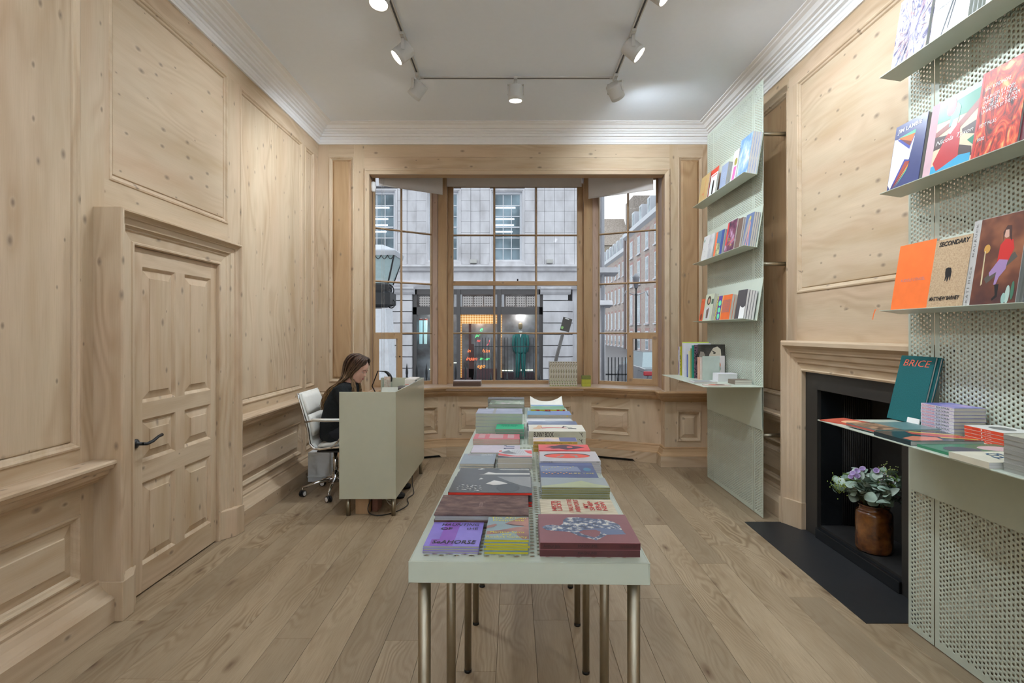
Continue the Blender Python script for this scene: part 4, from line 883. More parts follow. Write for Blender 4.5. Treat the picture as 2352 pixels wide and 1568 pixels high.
tstack('sky blue book with pale grey spine and yellow triangle', 1211.5, 1312.7, 952.3, 963, 943.5, 1, 'spine', M((98, 150, 182), 0.35), spine=M((176, 168, 158), 0.5), hs=None,
       topkw=dict(art=[(M((112, 134, 186), 0.35), sc([(0.50, 0.98), (0.48, 0.7), (0.56, 0.4), (0.55, 0.02), (0.99, 0.02), (0.99, 0.98)])), (ink((80, 84, 110)), sc([(0.32, 0.02), (0.54, 0.02), (0.56, 0.34), (0.44, 0.2)]))], stext=[('KUNSTMUSEUM BASEL', 0.62, 0.4, ink((150, 142, 130))), ('S\nG', 0.965, 0.36, ink((90, 86, 80)))])) if False else \
tstack('sky blue book with pale grey spine', 1211.5, 1312.7, 952.3, 966.5, 943.5, 2, 'spine', M((98, 150, 182), 0.35), spine=M((176, 168, 158), 0.5), group='sky blue books on the table',
       topkw=dict(art=[(M((112, 134, 186), 0.35), sc([(0.50, 0.98), (0.48, 0.7), (0.56, 0.4), (0.55, 0.02), (0.99, 0.02), (0.99, 0.98)])), (ink((80, 84, 110)), sc([(0.32, 0.02), (0.54, 0.02), (0.56, 0.34), (0.44, 0.2)]))], stext=[('KUNSTMUSEUM BASEL', 0.62, 0.36, ink((150, 142, 130))), ('<', 0.90, 0.9, ink((214, 184, 70)), dict(bold=0.06))]))
tstack('green picture book with yellow and red striped edge', 1219.3, 1298.5, 940, None, 929.5, 2, 'spine', NM('green_painted_cover', 6, [(0.35, (88, 150, 110)), (0.55, (120, 176, 140)), (0.64, (214, 176, 176)), (0.72, (206, 206, 196))], 0.35), hs=0.045, group='green picture books on the table', spine=NM('striped_spine', 9, [(0.45, (206, 196, 60)), (0.55, (196, 70, 52))], 0.5, (1, 6, 1), 0, 0, 'CONSTANT'),
       topkw=dict(art=[(M((120, 160, 206), 0.35), sc([(0.02, 0.01), (0.98, 0.01), (0.98, 0.24), (0.02, 0.24)]))]))
# curled open white sheet
cs = root('paper_sheet', (P(1255, 936, 3.74).x, 3.745, TZ), 'curled open white paper sheet at the far end of the table', 'paper')
rows = []
for j in range(9):
    a = -1+2*j/8; rows.append([(0.115*a, -0.04+0.10*t, 0.020+0.028*abs(a)**2.2*(0.4+t)+0.028*t) for t in (0, 0.33, 0.66, 1.0)])
mb = MB(); mb.loft(rows, 0, False, False, True); mb.build('page', M((236, 236, 228), 0.6), cs, world=False)
MB().box((-0.112, -0.10, 0), (0.112, 0.06, 0.019)).build('booklet', M((226, 226, 222), 0.6), cs, world=False)
pm = book('small white pamphlet on the pale booklets behind the slate blue book', Matrix.Translation((0.130, 2.93, TZ+0.0405)) @ Matrix.Rotation(RT, 4, 'Z'), 0.105, 0.075, 0.004, M((226, 226, 232), 0.5), name='pamphlet', cat='pamphlet')
for i in range(2): book('plain pale booklet behind the slate blue book, %s of its pair' % ['upper', 'lower'][i], Matrix.Translation((0.205, 2.925, TZ+0.0002+(1-i)*0.02)) @ Matrix.Rotation(RT, 4, 'Z'), 0.26, 0.17, 0.0197, M((196, 198, 200), 0.4), group='pale booklets behind the slate blue book')
# ---- shelves of the wall displays
LN = Vector((-CA, 0, SA))
def sm(z0, y, k):  # matrix of a book leaning on shelf z0, centred at y, its back k metres off the shelf back
    o = Vector((1.950, y, z0))+LN*k+Vector((SA, 0, CA))*0.0004
    return Matrix(((0, SA, -CA, o.x), (-1, 0, 0, o.y), (0, CA, SA, o.z), (0, 0, 0, 1)))
def sbook(desc, z0, pl, pr, H, T, n, cover, kf=0.088, group=None, topkw=None, lab2='copy behind it', **kw):
    x = 1.950-kf*CA; d0, d1 = x*F/(pl-VX), x*F/(pr-VX); W = d0-d1; y = (d0+d1)/2; out = []
    for i in range(n):
        kk = dict(kw); kk.update((topkw or {}) if i == 0 else {})
        lab = desc if i == 0 else '%s, %s' % (desc, ['', 'second', 'third', 'fourth', 'fifth', 'sixth'][i]+' from the front')
        k = kf-(i+1)*T
        if k < 0.0005: break
        out.append(book(lab, sm(z0, y-(0.002*i), k), W, H, T-0.0004, cover, group=group, **kk))
    return out
Z1, Z2, Z3 = 2.7655, 2.1805, 1.5925
# far display
sbook('gold card book with thin red drawing, far end of the upper shelf', Z1, 1603, 1621, 0.272, 0.012, 1, M((196, 166, 112), 0.5), topkw=dict(text=[('Boris', 0.5, 0.3, 0.1, RED)], art=[(RED, [(0.62, 0.86), (0.64, 0.86), (0.60, 0.1), (0.58, 0.1)])]))
sbook('shiny red book just behind the gold one', Z1, 1618, 1641, 0.285, 0.010, 1, M((214, 58, 42), 0.2), kf=0.070)
sbook('white magazine with small standing figure in black', Z1, 1626, 1641, 0.215, 0.008, 2, M((222, 224, 222), 0.35), group='white magazines on the upper far shelf', topkw=dict(art=[(BLK, [(0.45, 0.70), (0.60, 0.70), (0.66, 0.40), (0.60, 0.06), (0.50, 0.06), (0.40, 0.12), (0.38, 0.45)]), (RED, R4(0.1, 0.90, 0.9, 0.94))]))
sbook('blue-grey book with rows of tiny white type', Z1, 1650, 1665, 0.225, 0.012, 3, M((142, 156, 182), 0.4), group='blue grey books on the upper far shelf', topkw=dict(text=[('- - - -\n- - -\n- - - -\n- - -', 0.5, 0.5, 0.1, WHT)]))
sbook('white cover with yellow and pink portrait', Z1, 1676, 1687.5, 0.275, 0.012, 2, M((226, 222, 226), 0.35), group='portrait books on the upper far shelf', kf=0.085, topkw=dict(art=[(M((150, 140, 60), 0.5), ell(0.62, 0.62, 0.3, 0.12)), (ink((236, 110, 170)), [(0.2, 0.02), (0.75, 0.02), (0.9, 0.46), (0.35, 0.48)])]))
sbook('large book with white clouds on a blue sky', Z1, 1688, 1715.3, 0.340, 0.0185, 4, NM('cloud_cover', 8, [(0.42, (104, 150, 214)), (0.55, (170, 196, 228)), (0.62, (228, 232, 240))], 0.3, (1, 0.8, 1), 4), group='cloud cover books on the upper far shelf', pg=PGW, kf=0.0755, topkw=dict(text=[('A', 0.84, 0.86, 0.05, RED)]))
sbook('white book sprinkled with green and purple plants', Z2, 1609, 1622, 0.250, 0.012, 2, NM('plant_sprinkle_cover', 22, [(0.34, (70, 120, 84)), (0.38, (214, 214, 210)), (0.66, (220, 218, 216)), (0.7, (150, 110, 160))], 0.4), group='plant sprinkle books')
sbook('pale grey marbled book', Z2, 1622, 1634, 0.245, 0.014, 2, NM('grey_marble_cover', 6, [(0.3, (150, 152, 154)), (0.6, (216, 216, 216))], 0.4), group='grey marbled books')
sbook('orange-spined book with blue park painting', Z2, 1637, 1656, 0.235, 0.014, 2, M((84, 124, 160), 0.35), group='blue park painting books', topkw=dict(art=[(ink((240, 116, 72)), R4(0.0, 0.0, 0.22, 1.0)), (NM('park_print', 30, [(0.4, (90, 110, 90)), (0.6, (200, 200, 150))], 0.4), [(0.22, 0.0), (0.8, 0.0), (0.6, 0.5), (0.22, 0.55)]), (ink((64, 82, 150)), R4(0.72, 0.0, 1.0, 0.98))]))
sbook('red and violet theatre photograph book', Z2, 1662, 1683, 0.275, 0.012, 2, NM('theatre_photo', 9, [(0.35, (44, 30, 56)), (0.5, (128, 64, 88)), (0.62, (196, 160, 190))], 0.3), group='theatre photograph books', topkw=dict(art=[(ink((214, 66, 66)), R4(0.0, 0.25, 0.16, 0.98)), (ink((226, 90, 50)), [(0.3, 0.2), (0.9, 0.36), (0.95, 0.4), (0.4, 0.26)])], text=[('Marian\nCurren', 0.4, 0.4, 0.06, YEL), ('OFFICES', 0.65, 0.2, 0.05, YEL)]))
sbook('thin grey-edged book between the theatre and the dancer covers', Z2, 1684, 1696, 0.27, 0.014, 3, M((120, 96, 84), 0.4), kf=0.075, group='grey edged books between two covers')
sbook('blue-grey book with long-haired dancing woman', Z2, 1703, 1721, 0.285, 0.0155, 3, M((104, 122, 160), 0.35), group='dancing woman books', kf=0.050, topkw=dict(art=[(ink((170, 160, 150)), [(0.35, 0.85), (0.55, 0.9), (0.55, 0.6), (0.35, 0.3), (0.15, 0.02), (0.02, 0.02), (0.15, 0.4)]), (ink((210, 150, 140)), [(0.6, 0.8), (0.72, 0.7), (0.68, 0.4), (0.8, 0.02), (0.7, 0.02), (0.6, 0.35), (0.45, 0.02), (0.36, 0.02), (0.5, 0.4)]), (ink((200, 190, 110)), ell(0.55, 0.86, 0.12, 0.07))]))
sbook('orange booklet with brown print, far end of the lower shelf', Z3, 1604.5, 1612.5, 0.225, 0.012, 1, M((226, 98, 48), 0.4), topkw=dict(art=[(ink((150, 72, 40)), ell(0.5, 0.2, 0.3, 0.14)), (ink((150, 72, 40)), R4(0.15, 0.86, 0.5, 0.88))]))
sbook('pale book with long-haired figure in white', Z3, 1613, 1632, 0.262, 0.012, 3, M((206, 214, 188), 0.35), group='pale figure books', topkw=dict(art=[(ink((84, 64, 50)), ell(0.45, 0.76, 0.22, 0.17)), (ink((206, 158, 130)), ell(0.45, 0.74, 0.12, 0.10)), (ink((214, 214, 214)), [(0.1, 0.45), (0.45, 0.58), (0.8, 0.45), (0.75, 0.05), (0.2, 0.05)]), (ink((120, 98, 84)), [(0.3, 0.4), (0.6, 0.5), (0.55, 0.1), (0.35, 0.1)]), (ink((84, 108, 92)), R4(0.76, 0.62, 1.0, 0.8))]))
sbook('purple book with mint lettering and ring-bound yellow edge', Z3, 1640, 1651.5, 0.225, 0.012, 1, M((104, 60, 150), 0.4), topkw=dict(art=[(NM('yellow_dotted_edge', 60, [(0.4, (90, 84, 40)), (0.5, (206, 198, 110))], 0.5), R4(0.0, 0.0, 0.28, 1.0)), (ink((110, 232, 178)), ell(0.66, 0.16, 0.24, 0.12)), (ink((110, 232, 178)), ell(0.66, 0.42, 0.26, 0.11)), (ink((110, 232, 178)), ell(0.66, 0.70, 0.26, 0.12))]))
ob = sbook('orange book with repeated grey capitals', Z3, 1652, 1673.5, 0.225, 0.022, 2, M((238, 112, 44), 0.4), group='orange lettered books on the lower far shelf', topkw=dict(art=[(ink((236, 210, 110)), R4(0, 0, 0.06, 1))], text=[('\n'.join(['ALICE\u00a0IN\u00a0WHITE']*8), 0.5, 0.55, 0.075, ink((170, 132, 132)), dict(bold=0.03, fit=0.8))]))
sbook('charcoal book with a white plant vase silhouette', Z3, 1686, 1707, 0.245, 0.018, 1, M((78, 74, 76), 0.4), pg=PGW, topkw=dict(art=[(WHT, [(0.42, 0.02), (0.98, 0.02), (0.98, 0.44), (0.8, 0.38), (0.60, 0.40), (0.45, 0.46)])]))
sbook('thick grey-edged paperback at the near end of the lower far shelf', Z3, 1697, 1713, 0.240, 0.020, 3, M((92, 92, 98), 0.4), kf=0.070, pg=PGW, group='thick grey edged paperbacks')
# near display
fw = NM('firework_cover', 16, [(0.36, (96, 92, 128)), (0.46, (176, 172, 190)), (0.54, (226, 220, 214)), (0.60, (206, 150, 150)), (0.66, (232, 228, 226))], 0.3, (1.4, 0.7, 1), 5, 2.0)
star_art = []
rr_ = random.Random(3)
for i in range(70):
    a = rr_.uniform(0, 2*PI); r0 = rr_.uniform(0.04, 0.2); r1 = r0+rr_.uniform(0.15, 0.55); w_ = 0.008; c0 = (0.56, 0.42)
    p0 = (c0[0]+r0*math.cos(a), c0[1]+r0*math.sin(a)*0.8); p1 = (c0[0]+r1*math.cos(a), c0[1]+r1*math.sin(a)*0.8)
    p0 = (min(.99, max(.01, p0[0])), min(.99, max(.01, p0[1]))); p1 = (min(.99, max(.01, p1[0])), min(.99, max(.01, p1[1])))
    if abs(p0[0]-p1[0])+abs(p0[1]-p1[1]) < 0.06: continue
    star_art.append((rr_.choice([ink((236, 232, 226)), ink((92, 90, 122)), ink((214, 150, 150)), ink((120, 130, 160))]), [p0, (p1[0]+w_, p1[1]), (p1[0]-w_, p1[1]+w_)]))
sbook('upright book whose cover bursts with violet and white fireworks', Z1, 2045, 2124, 0.345, 0.014, 2, fw, group='firework cover books', kf=0.092, pg=PGG, topkw=dict(art=star_art))
frame_c = ink((84, 88, 92))
sbook('white book with a dark lattice sculpture', Z1, 2133, 2221, 0.345, 0.016, 4, M((226, 228, 230), 0.3), group='lattice sculpture books', kf=0.092, pg=PGG, topkw=dict(art=[(frame_c, [(0.30, 0.02), (0.34, 0.02), (0.62, 0.50), (0.57, 0.52)]), (frame_c, [(0.46, 0.06), (0.50, 0.08), (0.66, 0.48), (0.62, 0.50)]), (frame_c, [(0.06, 0.98), (0.18, 0.99), (0.62, 0.74), (0.60, 0.66), (0.20, 0.82), (0.02, 0.76)]), (frame_c, ell(0.68, 0.78, 0.22, 0.22, 12)), (frame_c, ell(0.62, 0.54, 0.12, 0.08, 10)), (frame_c, [(0.78, 0.70), (0.98, 0.56), (0.99, 0.50), (0.76, 0.62)])],
      text=[('JIM LAMBIE VOIDOID', 0.30, 0.42, 0.028, BLK)]))
sbook('white book with faint blue and green marks beside the sculpture cover', Z1, 2262, 2345, 0.345, 0.014, 2, NM('faint_marks_cover', 14, [(0.3, (120, 150, 190)), (0.36, (228, 230, 232)), (0.66, (230, 232, 232)), (0.7, (150, 180, 140))], 0.3), group='faint mark books', kf=0.092)
nav = M((72, 78, 124), 0.3)
sbook('navy hardback with folded colour paper shapes', Z2, 2036, 2108, 0.325, 0.022, 3, nav, hard=True, group='navy folded paper hardbacks', kf=0.092, pg=PGG, topkw=dict(art=[
    (ink((226, 226, 234)), [(0.01, 0.10), (0.01, 0.80), (0.68, 0.72), (0.60, 0.40), (0.10, 0.02)]), (ink((70, 80, 160)), [(0.10, 0.78), (0.56, 0.55), (0.68, 0.74)]), (ink((110, 200, 160)), [(0.14, 0.80), (0.68, 0.82), (0.68, 0.76)]), (ink((220, 120, 60)), [(0.14, 0.795), (0.68, 0.765), (0.58, 0.62)]), (ink((120, 60, 50)), [(0.2, 0.775), (0.60, 0.66), (0.56, 0.60)]), (ink((220, 206, 226)), [(0.20, 0.70), (0.50, 0.50), (0.52, 0.56)]),
    (ink((60, 66, 150)), [(0.10, 0.02), (0.45, 0.42), (0.62, 0.38)]), (ink((160, 62, 46)), [(0.16, 0.02), (0.48, 0.38), (0.64, 0.36)]), (ink((230, 140, 60)), [(0.20, 0.02), (0.62, 0.34), (0.60, 0.28)]), (ink((120, 206, 160)), [(0.26, 0.02), (0.60, 0.28), (0.56, 0.22)])], text=[('JIM LAMBIE', 0.47, 0.90, 0.088, WHT, dict(bold=0.02, fit=0.76))]))
pink = M((206, 170, 178), 0.5)
sbook('book with painted figure in a red dress', Z2, 2117, 2230, 0.335, 0.018, 2, M((226, 204, 172), 0.35), hard=True, group='red dress painting books', kf=0.090, topkw=dict(art=[
    (pink, R4(0.0, 0.0, 0.17, 1.0)), (M((164, 196, 226), 0.3), R4(0.17, 0.80, 1, 1)), (M((44, 132, 104), 0.3), [(0.17, 0.70), (0.17, 0.92), (0.5, 0.90), (1, 0.93), (1, 0.66)]), (M((150, 84, 74), 0.3), [(0.17, 0.50), (0.17, 0.58), (0.5, 0.66), (0.5, 0.58)]), (M((150, 84, 74), 0.3), [(0.62, 0.58), (1.0, 0.80), (1.0, 0.68), (0.66, 0.50)]), (M((84, 66, 64), 0.3), [(0.17, 0.34), (0.17, 0.52), (0.46, 0.48), (0.34, 0.34)]), (M((84, 66, 64), 0.3), [(0.72, 0.48), (1.0, 0.52), (1.0, 0.34), (0.74, 0.42)]), (M((84, 66, 64), 0.3), [(0.66, 0.30), (0.96, 0.20), (0.99, 0.08), (0.66, 0.08)]),
    (M((44, 132, 104), 0.3), [(0.86, 0.30), (1.0, 0.34), (1.0, 0.2)]), (M((66, 166, 206), 0.3), [(0.17, 0.0), (0.17, 0.12), (0.60, 0.16), (0.96, 0.12), (0.96, 0.0)]), (M((190, 62, 66), 0.3), [(0.20, 0.16), (0.40, 0.46), (0.56, 0.60), (0.66, 0.58), (0.70, 0.40), (0.72, 0.14), (0.56, 0.10), (0.40, 0.06), (0.30, 0.04)]), (M((110, 186, 174), 0.3), [(0.44, 0.58), (0.46, 0.84), (0.56, 0.88), (0.64, 0.80), (0.62, 0.62)]), (M((226, 196, 190), 0.3), [(0.44, 0.50), (0.52, 0.66), (0.62, 0.66), (0.60, 0.56), (0.5, 0.48)]), (M((164, 70, 66), 0.3), ell(0.44, 0.85, 0.10, 0.12))],
    text=[('Nicola Tyson', 0.58, 0.42, 0.085, WHT, dict(shear=0.3, fit=0.74))]))
fire = NM('flame_cover', 11, [(0.32, (60, 40, 36)), (0.42, (150, 50, 40)), (0.50, (214, 66, 44)), (0.58, (236, 120, 70)), (0.68, (246, 190, 120))], 0.35, (1.6, 0.7, 1), 4, 2.4)
sbook('flame-covered book with thin white capitals', Z2, 2228, 2335, 0.355, 0.016, 3, fire, group='flame cover books', kf=0.094, pg=PGG, topkw=dict(art=[(M((196, 60, 56), 0.35), R4(0, 0, 0.05, 1))], text=[('UGO RONDINONE\n\nTHE WATER IS A POEM\nUNWRITTEN BY THE AIR\nNO. THE EARTH IS A POEM\nUNWRITTEN BY THE FIRE\n\n\nPETIT PALAIS\n\n\nPARIS', 0.10, 0.50, 0.062, WHT, dict(align='LEFT', fit=0.80))]))
sbook('dark book at the right edge of the middle near shelf', Z2, 2340, 2440, 0.33, 0.02, 1, M((110, 50, 60), 0.4))
og = M((250, 122, 54), 0.45)
sbook('bright orange book with silver capitals', Z3, 2045, 2127, 0.318, 0.014, 1, og, kf=0.092, topkw=dict(text=[('RUDOLF STINGEL', 0.52, 0.44, 0.062, M((196, 150, 150), 0.25), dict(fit=0.66))]))
kraft = NM('kraft_board_cover', 160, [(0.35, (176, 148, 116)), (0.6, (196, 170, 136))], 0.7)
sbook('kraft brown book with black chair silhouette', Z3, 2127, 2209, 0.305, 0.015, 1, kraft, kf=0.093, topkw=dict(text=[('SECONDARY', 0.53, 0.925, 0.092, BLK, dict(bold=0.03, shear=0.15, fit=0.84)), ('MATTHEW BARNEY', 0.48, 0.125, 0.078, BLK, dict(bold=0.03, shear=0.1, fit=0.84))],
      art=[(BLK, [(0.42, 0.44), (0.40, 0.50), (0.40, 0.56), (0.47, 0.57), (0.55, 0.56), (0.58, 0.50), (0.57, 0.38), (0.55, 0.38), (0.53, 0.44), (0.49, 0.36), (0.47, 0.38), (0.46, 0.43), (0.43, 0.38), (0.41, 0.38)])]))
ptg = NM('brown_painting_print', 5, [(0.35, (72, 50, 54)), (0.5, (112, 70, 56)), (0.65, (164, 106, 76))], 0.35, (1, 1, 1), 3)
sbook('painting book of a seated woman in red top and lilac trousers', Z3, 2209, 2331, 0.355, 0.024, 2, M((186, 184, 180), 0.5), group='seated woman painting books', kf=0.090, pg=PGG, topkw=dict(
      art=[(ptg, R4(0.15, 0.005, 0.995, 0.995)), (ink((90, 84, 76)), [(0.36, 0.30), (0.86, 0.56), (0.92, 0.50), (0.42, 0.24)]), (ink((206, 44, 40)), [(0.56, 0.44), (0.58, 0.66), (0.66, 0.72), (0.80, 0.70), (0.84, 0.60), (0.76, 0.46), (0.64, 0.46)]), (ink((160, 130, 176)), [(0.44, 0.36), (0.60, 0.50), (0.76, 0.48), (0.74, 0.38), (0.64, 0.30), (0.60, 0.22), (0.56, 0.22), (0.58, 0.36), (0.46, 0.32)]), (ink((214, 170, 150)), ell(0.68, 0.78, 0.06, 0.05)), (ink((74, 46, 40)), [(0.60, 0.80), (0.66, 0.87), (0.74, 0.86), (0.78, 0.68), (0.72, 0.74), (0.70, 0.82), (0.64, 0.82), (0.62, 0.70)]), (ink((26, 24, 26)), [(0.58, 0.22), (0.66, 0.22), (0.66, 0.08), (0.58, 0.04), (0.56, 0.06), (0.62, 0.10)]), (ink((200, 150, 70)), ell(0.34, 0.64, 0.06, 0.05)), (ink((206, 190, 150)), [(0.30, 0.62), (0.32, 0.62), (0.34, 0.24), (0.31, 0.22)]), (ink((176, 200, 190)), ell(0.84, 0.10, 0.04, 0.10)), (ink((70, 120, 96)), ell(0.92, 0.14, 0.03, 0.10)), (ink((150, 186, 176)), ell(0.78, 0.06, 0.04, 0.06))],
      text=[('KATI HECK   HAURUCK', 0.075, 0.5, 0.040, ink((120, 116, 112)), dict(rz=PI/2, sp=1.4, fitv=0.92))]))
sbook('dark grey book at the right edge of the lower near shelf', Z3, 2348, 2450, 0.34, 0.02, 1, M((96, 98, 100), 0.4))
rib = root('ribbon', (1.845, 2.640, 1.605), 'orange ribbon hanging off the lower near shelf', 'ribbon')
MB().loft([[(0.0-0.0, 0.0-0.006, 0.012), (0.0, 0.0, 0.012)], [(-0.006, 0.012-0.004, 0.009), (-0.006, 0.018, 0.009)], [(-0.008, 0.020, -0.015), (-0.008, 0.026, -0.012)], [(-0.010, 0.026, -0.045), (-0.010, 0.031, -0.040)]], 0, False, False).build('band', og, rib, world=False)
# ---- counter of the near display
CZ = 1.0612
tl = NM('teal_book_cloth', 300, [(0.35, (12, 84, 88)), (0.6, (22, 102, 104))], 0.75)
a_ = math.radians(13.6); s_, c_ = math.sin(a_), math.cos(a_)
for i in range(2):
    o0 = Vector((1.893+0.003+i*0.0142, 2.545-0.012*i, CZ+0.0045)); ez = Vector((-c_, 0, s_)); H_ = 0.325-0.002*i; T_ = 0.0135
    o1 = o0-ez*T_ + Vector((0, 0, 0)); o1.z = CZ+0.0012
    m = Matrix(((0, s_, -c_, o1.x), (-1, 0, 0, o1.y), (0, c_, s_, o1.z), (0, 0, 0, 1)))
    book(['teal cloth hardback with coral BRICE title leaning on the near display', 'teal hardback directly behind the front teal one', 'rearmost of the three leaning teal hardbacks'][i], m, 0.215, H_, T_, tl, hard=True, pg=PG, group='teal hardbacks on the near counter', text=[('BRICE', 0.52, 0.885, 0.145, ink((228, 108, 84)), dict(fit=0.80, shear=0.25))] if i == 0 else None)
tag(MB().loft([[(x, y, z) for x, y, z in ((1.880, 2.50, CZ), (1.884, 2.50, CZ), (1.890, 2.50, CZ+0.032), (1.886, 2.50, CZ+0.032))], [(1.880, 2.425, CZ), (1.884, 2.425, CZ), (1.890, 2.425, CZ+0.032), (1.886, 2.425, CZ+0.032)]]).box((1.878, 2.425, CZ), (1.92, 2.50, CZ+0.001)).build('book_stop', WHITE, None), 'small white book stop in front of the teal hardback', 'book stop')
def rowm(x, y, z, extra=0.0): return Matrix.Translation((x, y, z)) @ Matrix.Rotation(extra, 4, 'Z')
sdt = ink((226, 120, 160)); sdn = ink((56, 62, 110))
sdc = NM('blue_lilac_wash_cover', 14, [(0.35, (92, 96, 176)), (0.5, (140, 140, 204)), (0.62, (190, 160, 206))], 0.3, (1, 1, 1), 3)
for i in range(8):
    j = 7-i
    book('white-spined paperback under a blue-lilac cover, %s of its stack' % ORD[i], rowm(1.920, 2.195+0.001*(i % 3), CZ+0.0002+j*0.0147), 0.136, 0.178, 0.0143, sdc, spine=M((226, 222, 226), 0.4), group='white spined paperbacks on the near counter', pg=PG,
         stext=[('SELF-DEFENSE', 0.235, 0.72, sdt, dict(bold=0.01, fit=0.40)), ('ELSA DORLIN', 0.67, 0.74, sdn, dict(bold=0.012, fit=0.38)), ('>', 0.93, 0.4, sdn)])
for i in range(4):
    j = 3-i
    book('red-orange spined paperback with white cover, %s of its stack' % ORD[i], rowm(1.922+0.001*i, 1.975, CZ+0.0002+j*0.0142), 0.138, 0.172, 0.0138, M((228, 226, 220), 0.35), spine=M((232, 82, 52), 0.4), group='red orange spined paperbacks on the near counter', pg=PG,
         art=[(M((120, 120, 118), 0.35), ell(0.55, 0.5, 0.25, 0.28))] if i == 0 else None, stext=[('Susan Sontag', 0.30, 0.42, ink((150, 60, 50))), ('\u00b7', 0.46, 1.4, WHT, dict(bold=0.1)), ('On Women', 0.62, 0.42, WHT)])
book('small red magazine at the far corner of the near counter', rowm(1.66, 2.44, CZ+0.0002, 0.35), 0.16, 0.19, 0.004, M((206, 84, 66), 0.25), art=[(ink((222, 170, 130)), ell(0.5, 0.45, 0.3, 0.2))], name='magazine', cat='magazine')
book('thin book with red page edge and teal and brown cover', rowm(1.70, 2.245, CZ+0.0046, 0.06), 0.295, 0.185, 0.014, M((110, 140, 140), 0.22), pg=PG, hard=True, spine=M((190, 90, 76)), art=[(NM('brown_ink_print', 26, [(0.4, (56, 48, 42)), (0.6, (176, 140, 110))], 0.3), [(0.01, 0.02), (0.42, 0.02), (0.42, 0.98), (0.01, 0.98)])]).location.z = CZ+0.0048
book('large glossy art book with swimmer and yellow-red lettering', rowm(1.675, 2.015, CZ+0.0002), 0.285, 0.205, 0.017, M((44, 60, 66), 0.12), pg=PGG, art=[(M((226, 130, 96), 0.15), [(0.06, 0.05), (0.5, 0.10), (0.56, 0.35), (0.3, 0.5), (0.05, 0.3)]), (M((206, 80, 60), 0.15), [(0.45, 0.98), (0.99, 0.55), (0.99, 0.1), (0.7, 0.3), (0.4, 0.7)]), (M((226, 196, 84), 0.15), [(0.52, 0.98), (0.99, 0.62), (0.99, 0.52), (0.46, 0.92)]), (M((226, 196, 84), 0.15), [(0.62, 0.40), (0.99, 0.16), (0.99, 0.08), (0.6, 0.32)])])
book('green and pink photograph magazine with lifted cover', rowm(1.695, 1.835, CZ+0.0002), 0.30, 0.165, 0.010, M((62, 132, 100), 0.25), pg=PGG, art=[(ink((90, 90, 100)), ell(0.3, 0.4, 0.2, 0.3)), (ink((206, 176, 178)), ell(0.75, 0.5, 0.2, 0.25))], name='magazine', cat='magazine')
book('cream book with big blue lettering on the near counter', rowm(1.640, 1.672, CZ+0.0002), 0.235, 0.155, 0.021, M((224, 220, 200), 0.35), pg=PGW, text=[('OUR\nHERO', 0.60, 0.52, 0.34, ink((44, 92, 130)), dict(bold=0.015, fit=0.6, shear=0.2))])
for i in range(8):
    book('shrink-wrapped grey magazine on the near counter, %s of its stack' % ORD[i], rowm(1.70+0.001*(i % 3), 1.462, CZ+0.0002+(7-i)*0.0145), 0.30, 0.19, 0.0141, M((206, 206, 190) if i == 0 else (190, 190, 186), 0.2), pg=PGG, group='wrapped grey magazines on the near counter', spine=PGG, name='magazine', cat='magazine')
# ---- counter of the far display
def stand(label, px, yrow, ptop, thick, wd, col, sp=None, art=None, text=None):
    d = (EYE-CZ)*F/(yrow-VY); x = (px-VX)*d/F; Hh = EYE-(ptop-VY)*d/F-CZ
    m = Matrix(((1, 0, 0, x+wd/2), (0, 0, -1, d+thick), (0, 1, 0, CZ+0.0003), (0, 0, 0, 1)))
    return book(label, m, wd, max(0.12, Hh), thick, col, spine=sp or col, art=art, text=text, group='books standing in a row on the far counter')
hair_ = NM('dark_portrait_photo', 7, [(0.35, (44, 42, 40)), (0.6, (84, 80, 74))], 0.3)
stand('lilac and purple spined book at the window end of the upright row', 1559, 861, 796, 0.022, 0.17, M((214, 206, 216), 0.4), NM('purple_spine', 9, [(0.45, (206, 200, 214)), (0.52, (120, 84, 130))], 0.4, (1, 1, 1), 1))
stand('yellow and black spined book in the upright row', 1563.5, 862, 795, 0.026, 0.18, M((196, 186, 60), 0.4), NM('yellow_black_spine', 40, [(0.45, (40, 38, 30)), (0.5, (206, 198, 64))], 0.4, (1, 1, 1), 1))
stand('tall lime edged book in the upright row', 1568, 863.5, 785, 0.014, 0.26, M((206, 222, 96), 0.4))
stand('tall white box-like book in the upright row', 1571, 865, 788, 0.055, 0.262, M((222, 222, 228), 0.4))
stand('slim blue spined book in the upright row', 1578.5, 866, 814, 0.016, 0.16, M((112, 124, 186), 0.4))
stand('cream spined book with a small orange label', 1582.5, 866.8, 806, 0.022, 0.17, M((214, 210, 170), 0.4), art=None)
stand('olive spined book in the upright row', 1587, 867.4, 800, 0.018, 0.18, M((150, 150, 90), 0.4))
stand('teal green spined book in the upright row', 1590.5, 868, 793, 0.022, 0.20, M((34, 140, 116), 0.4))
stand('black book with speckled violet spine in the upright row', 1595.5, 868.6, 792, 0.020, 0.20, NM('speckled_spine', 60, [(0.42, (30, 28, 34)), (0.55, (120, 96, 110))], 0.4))
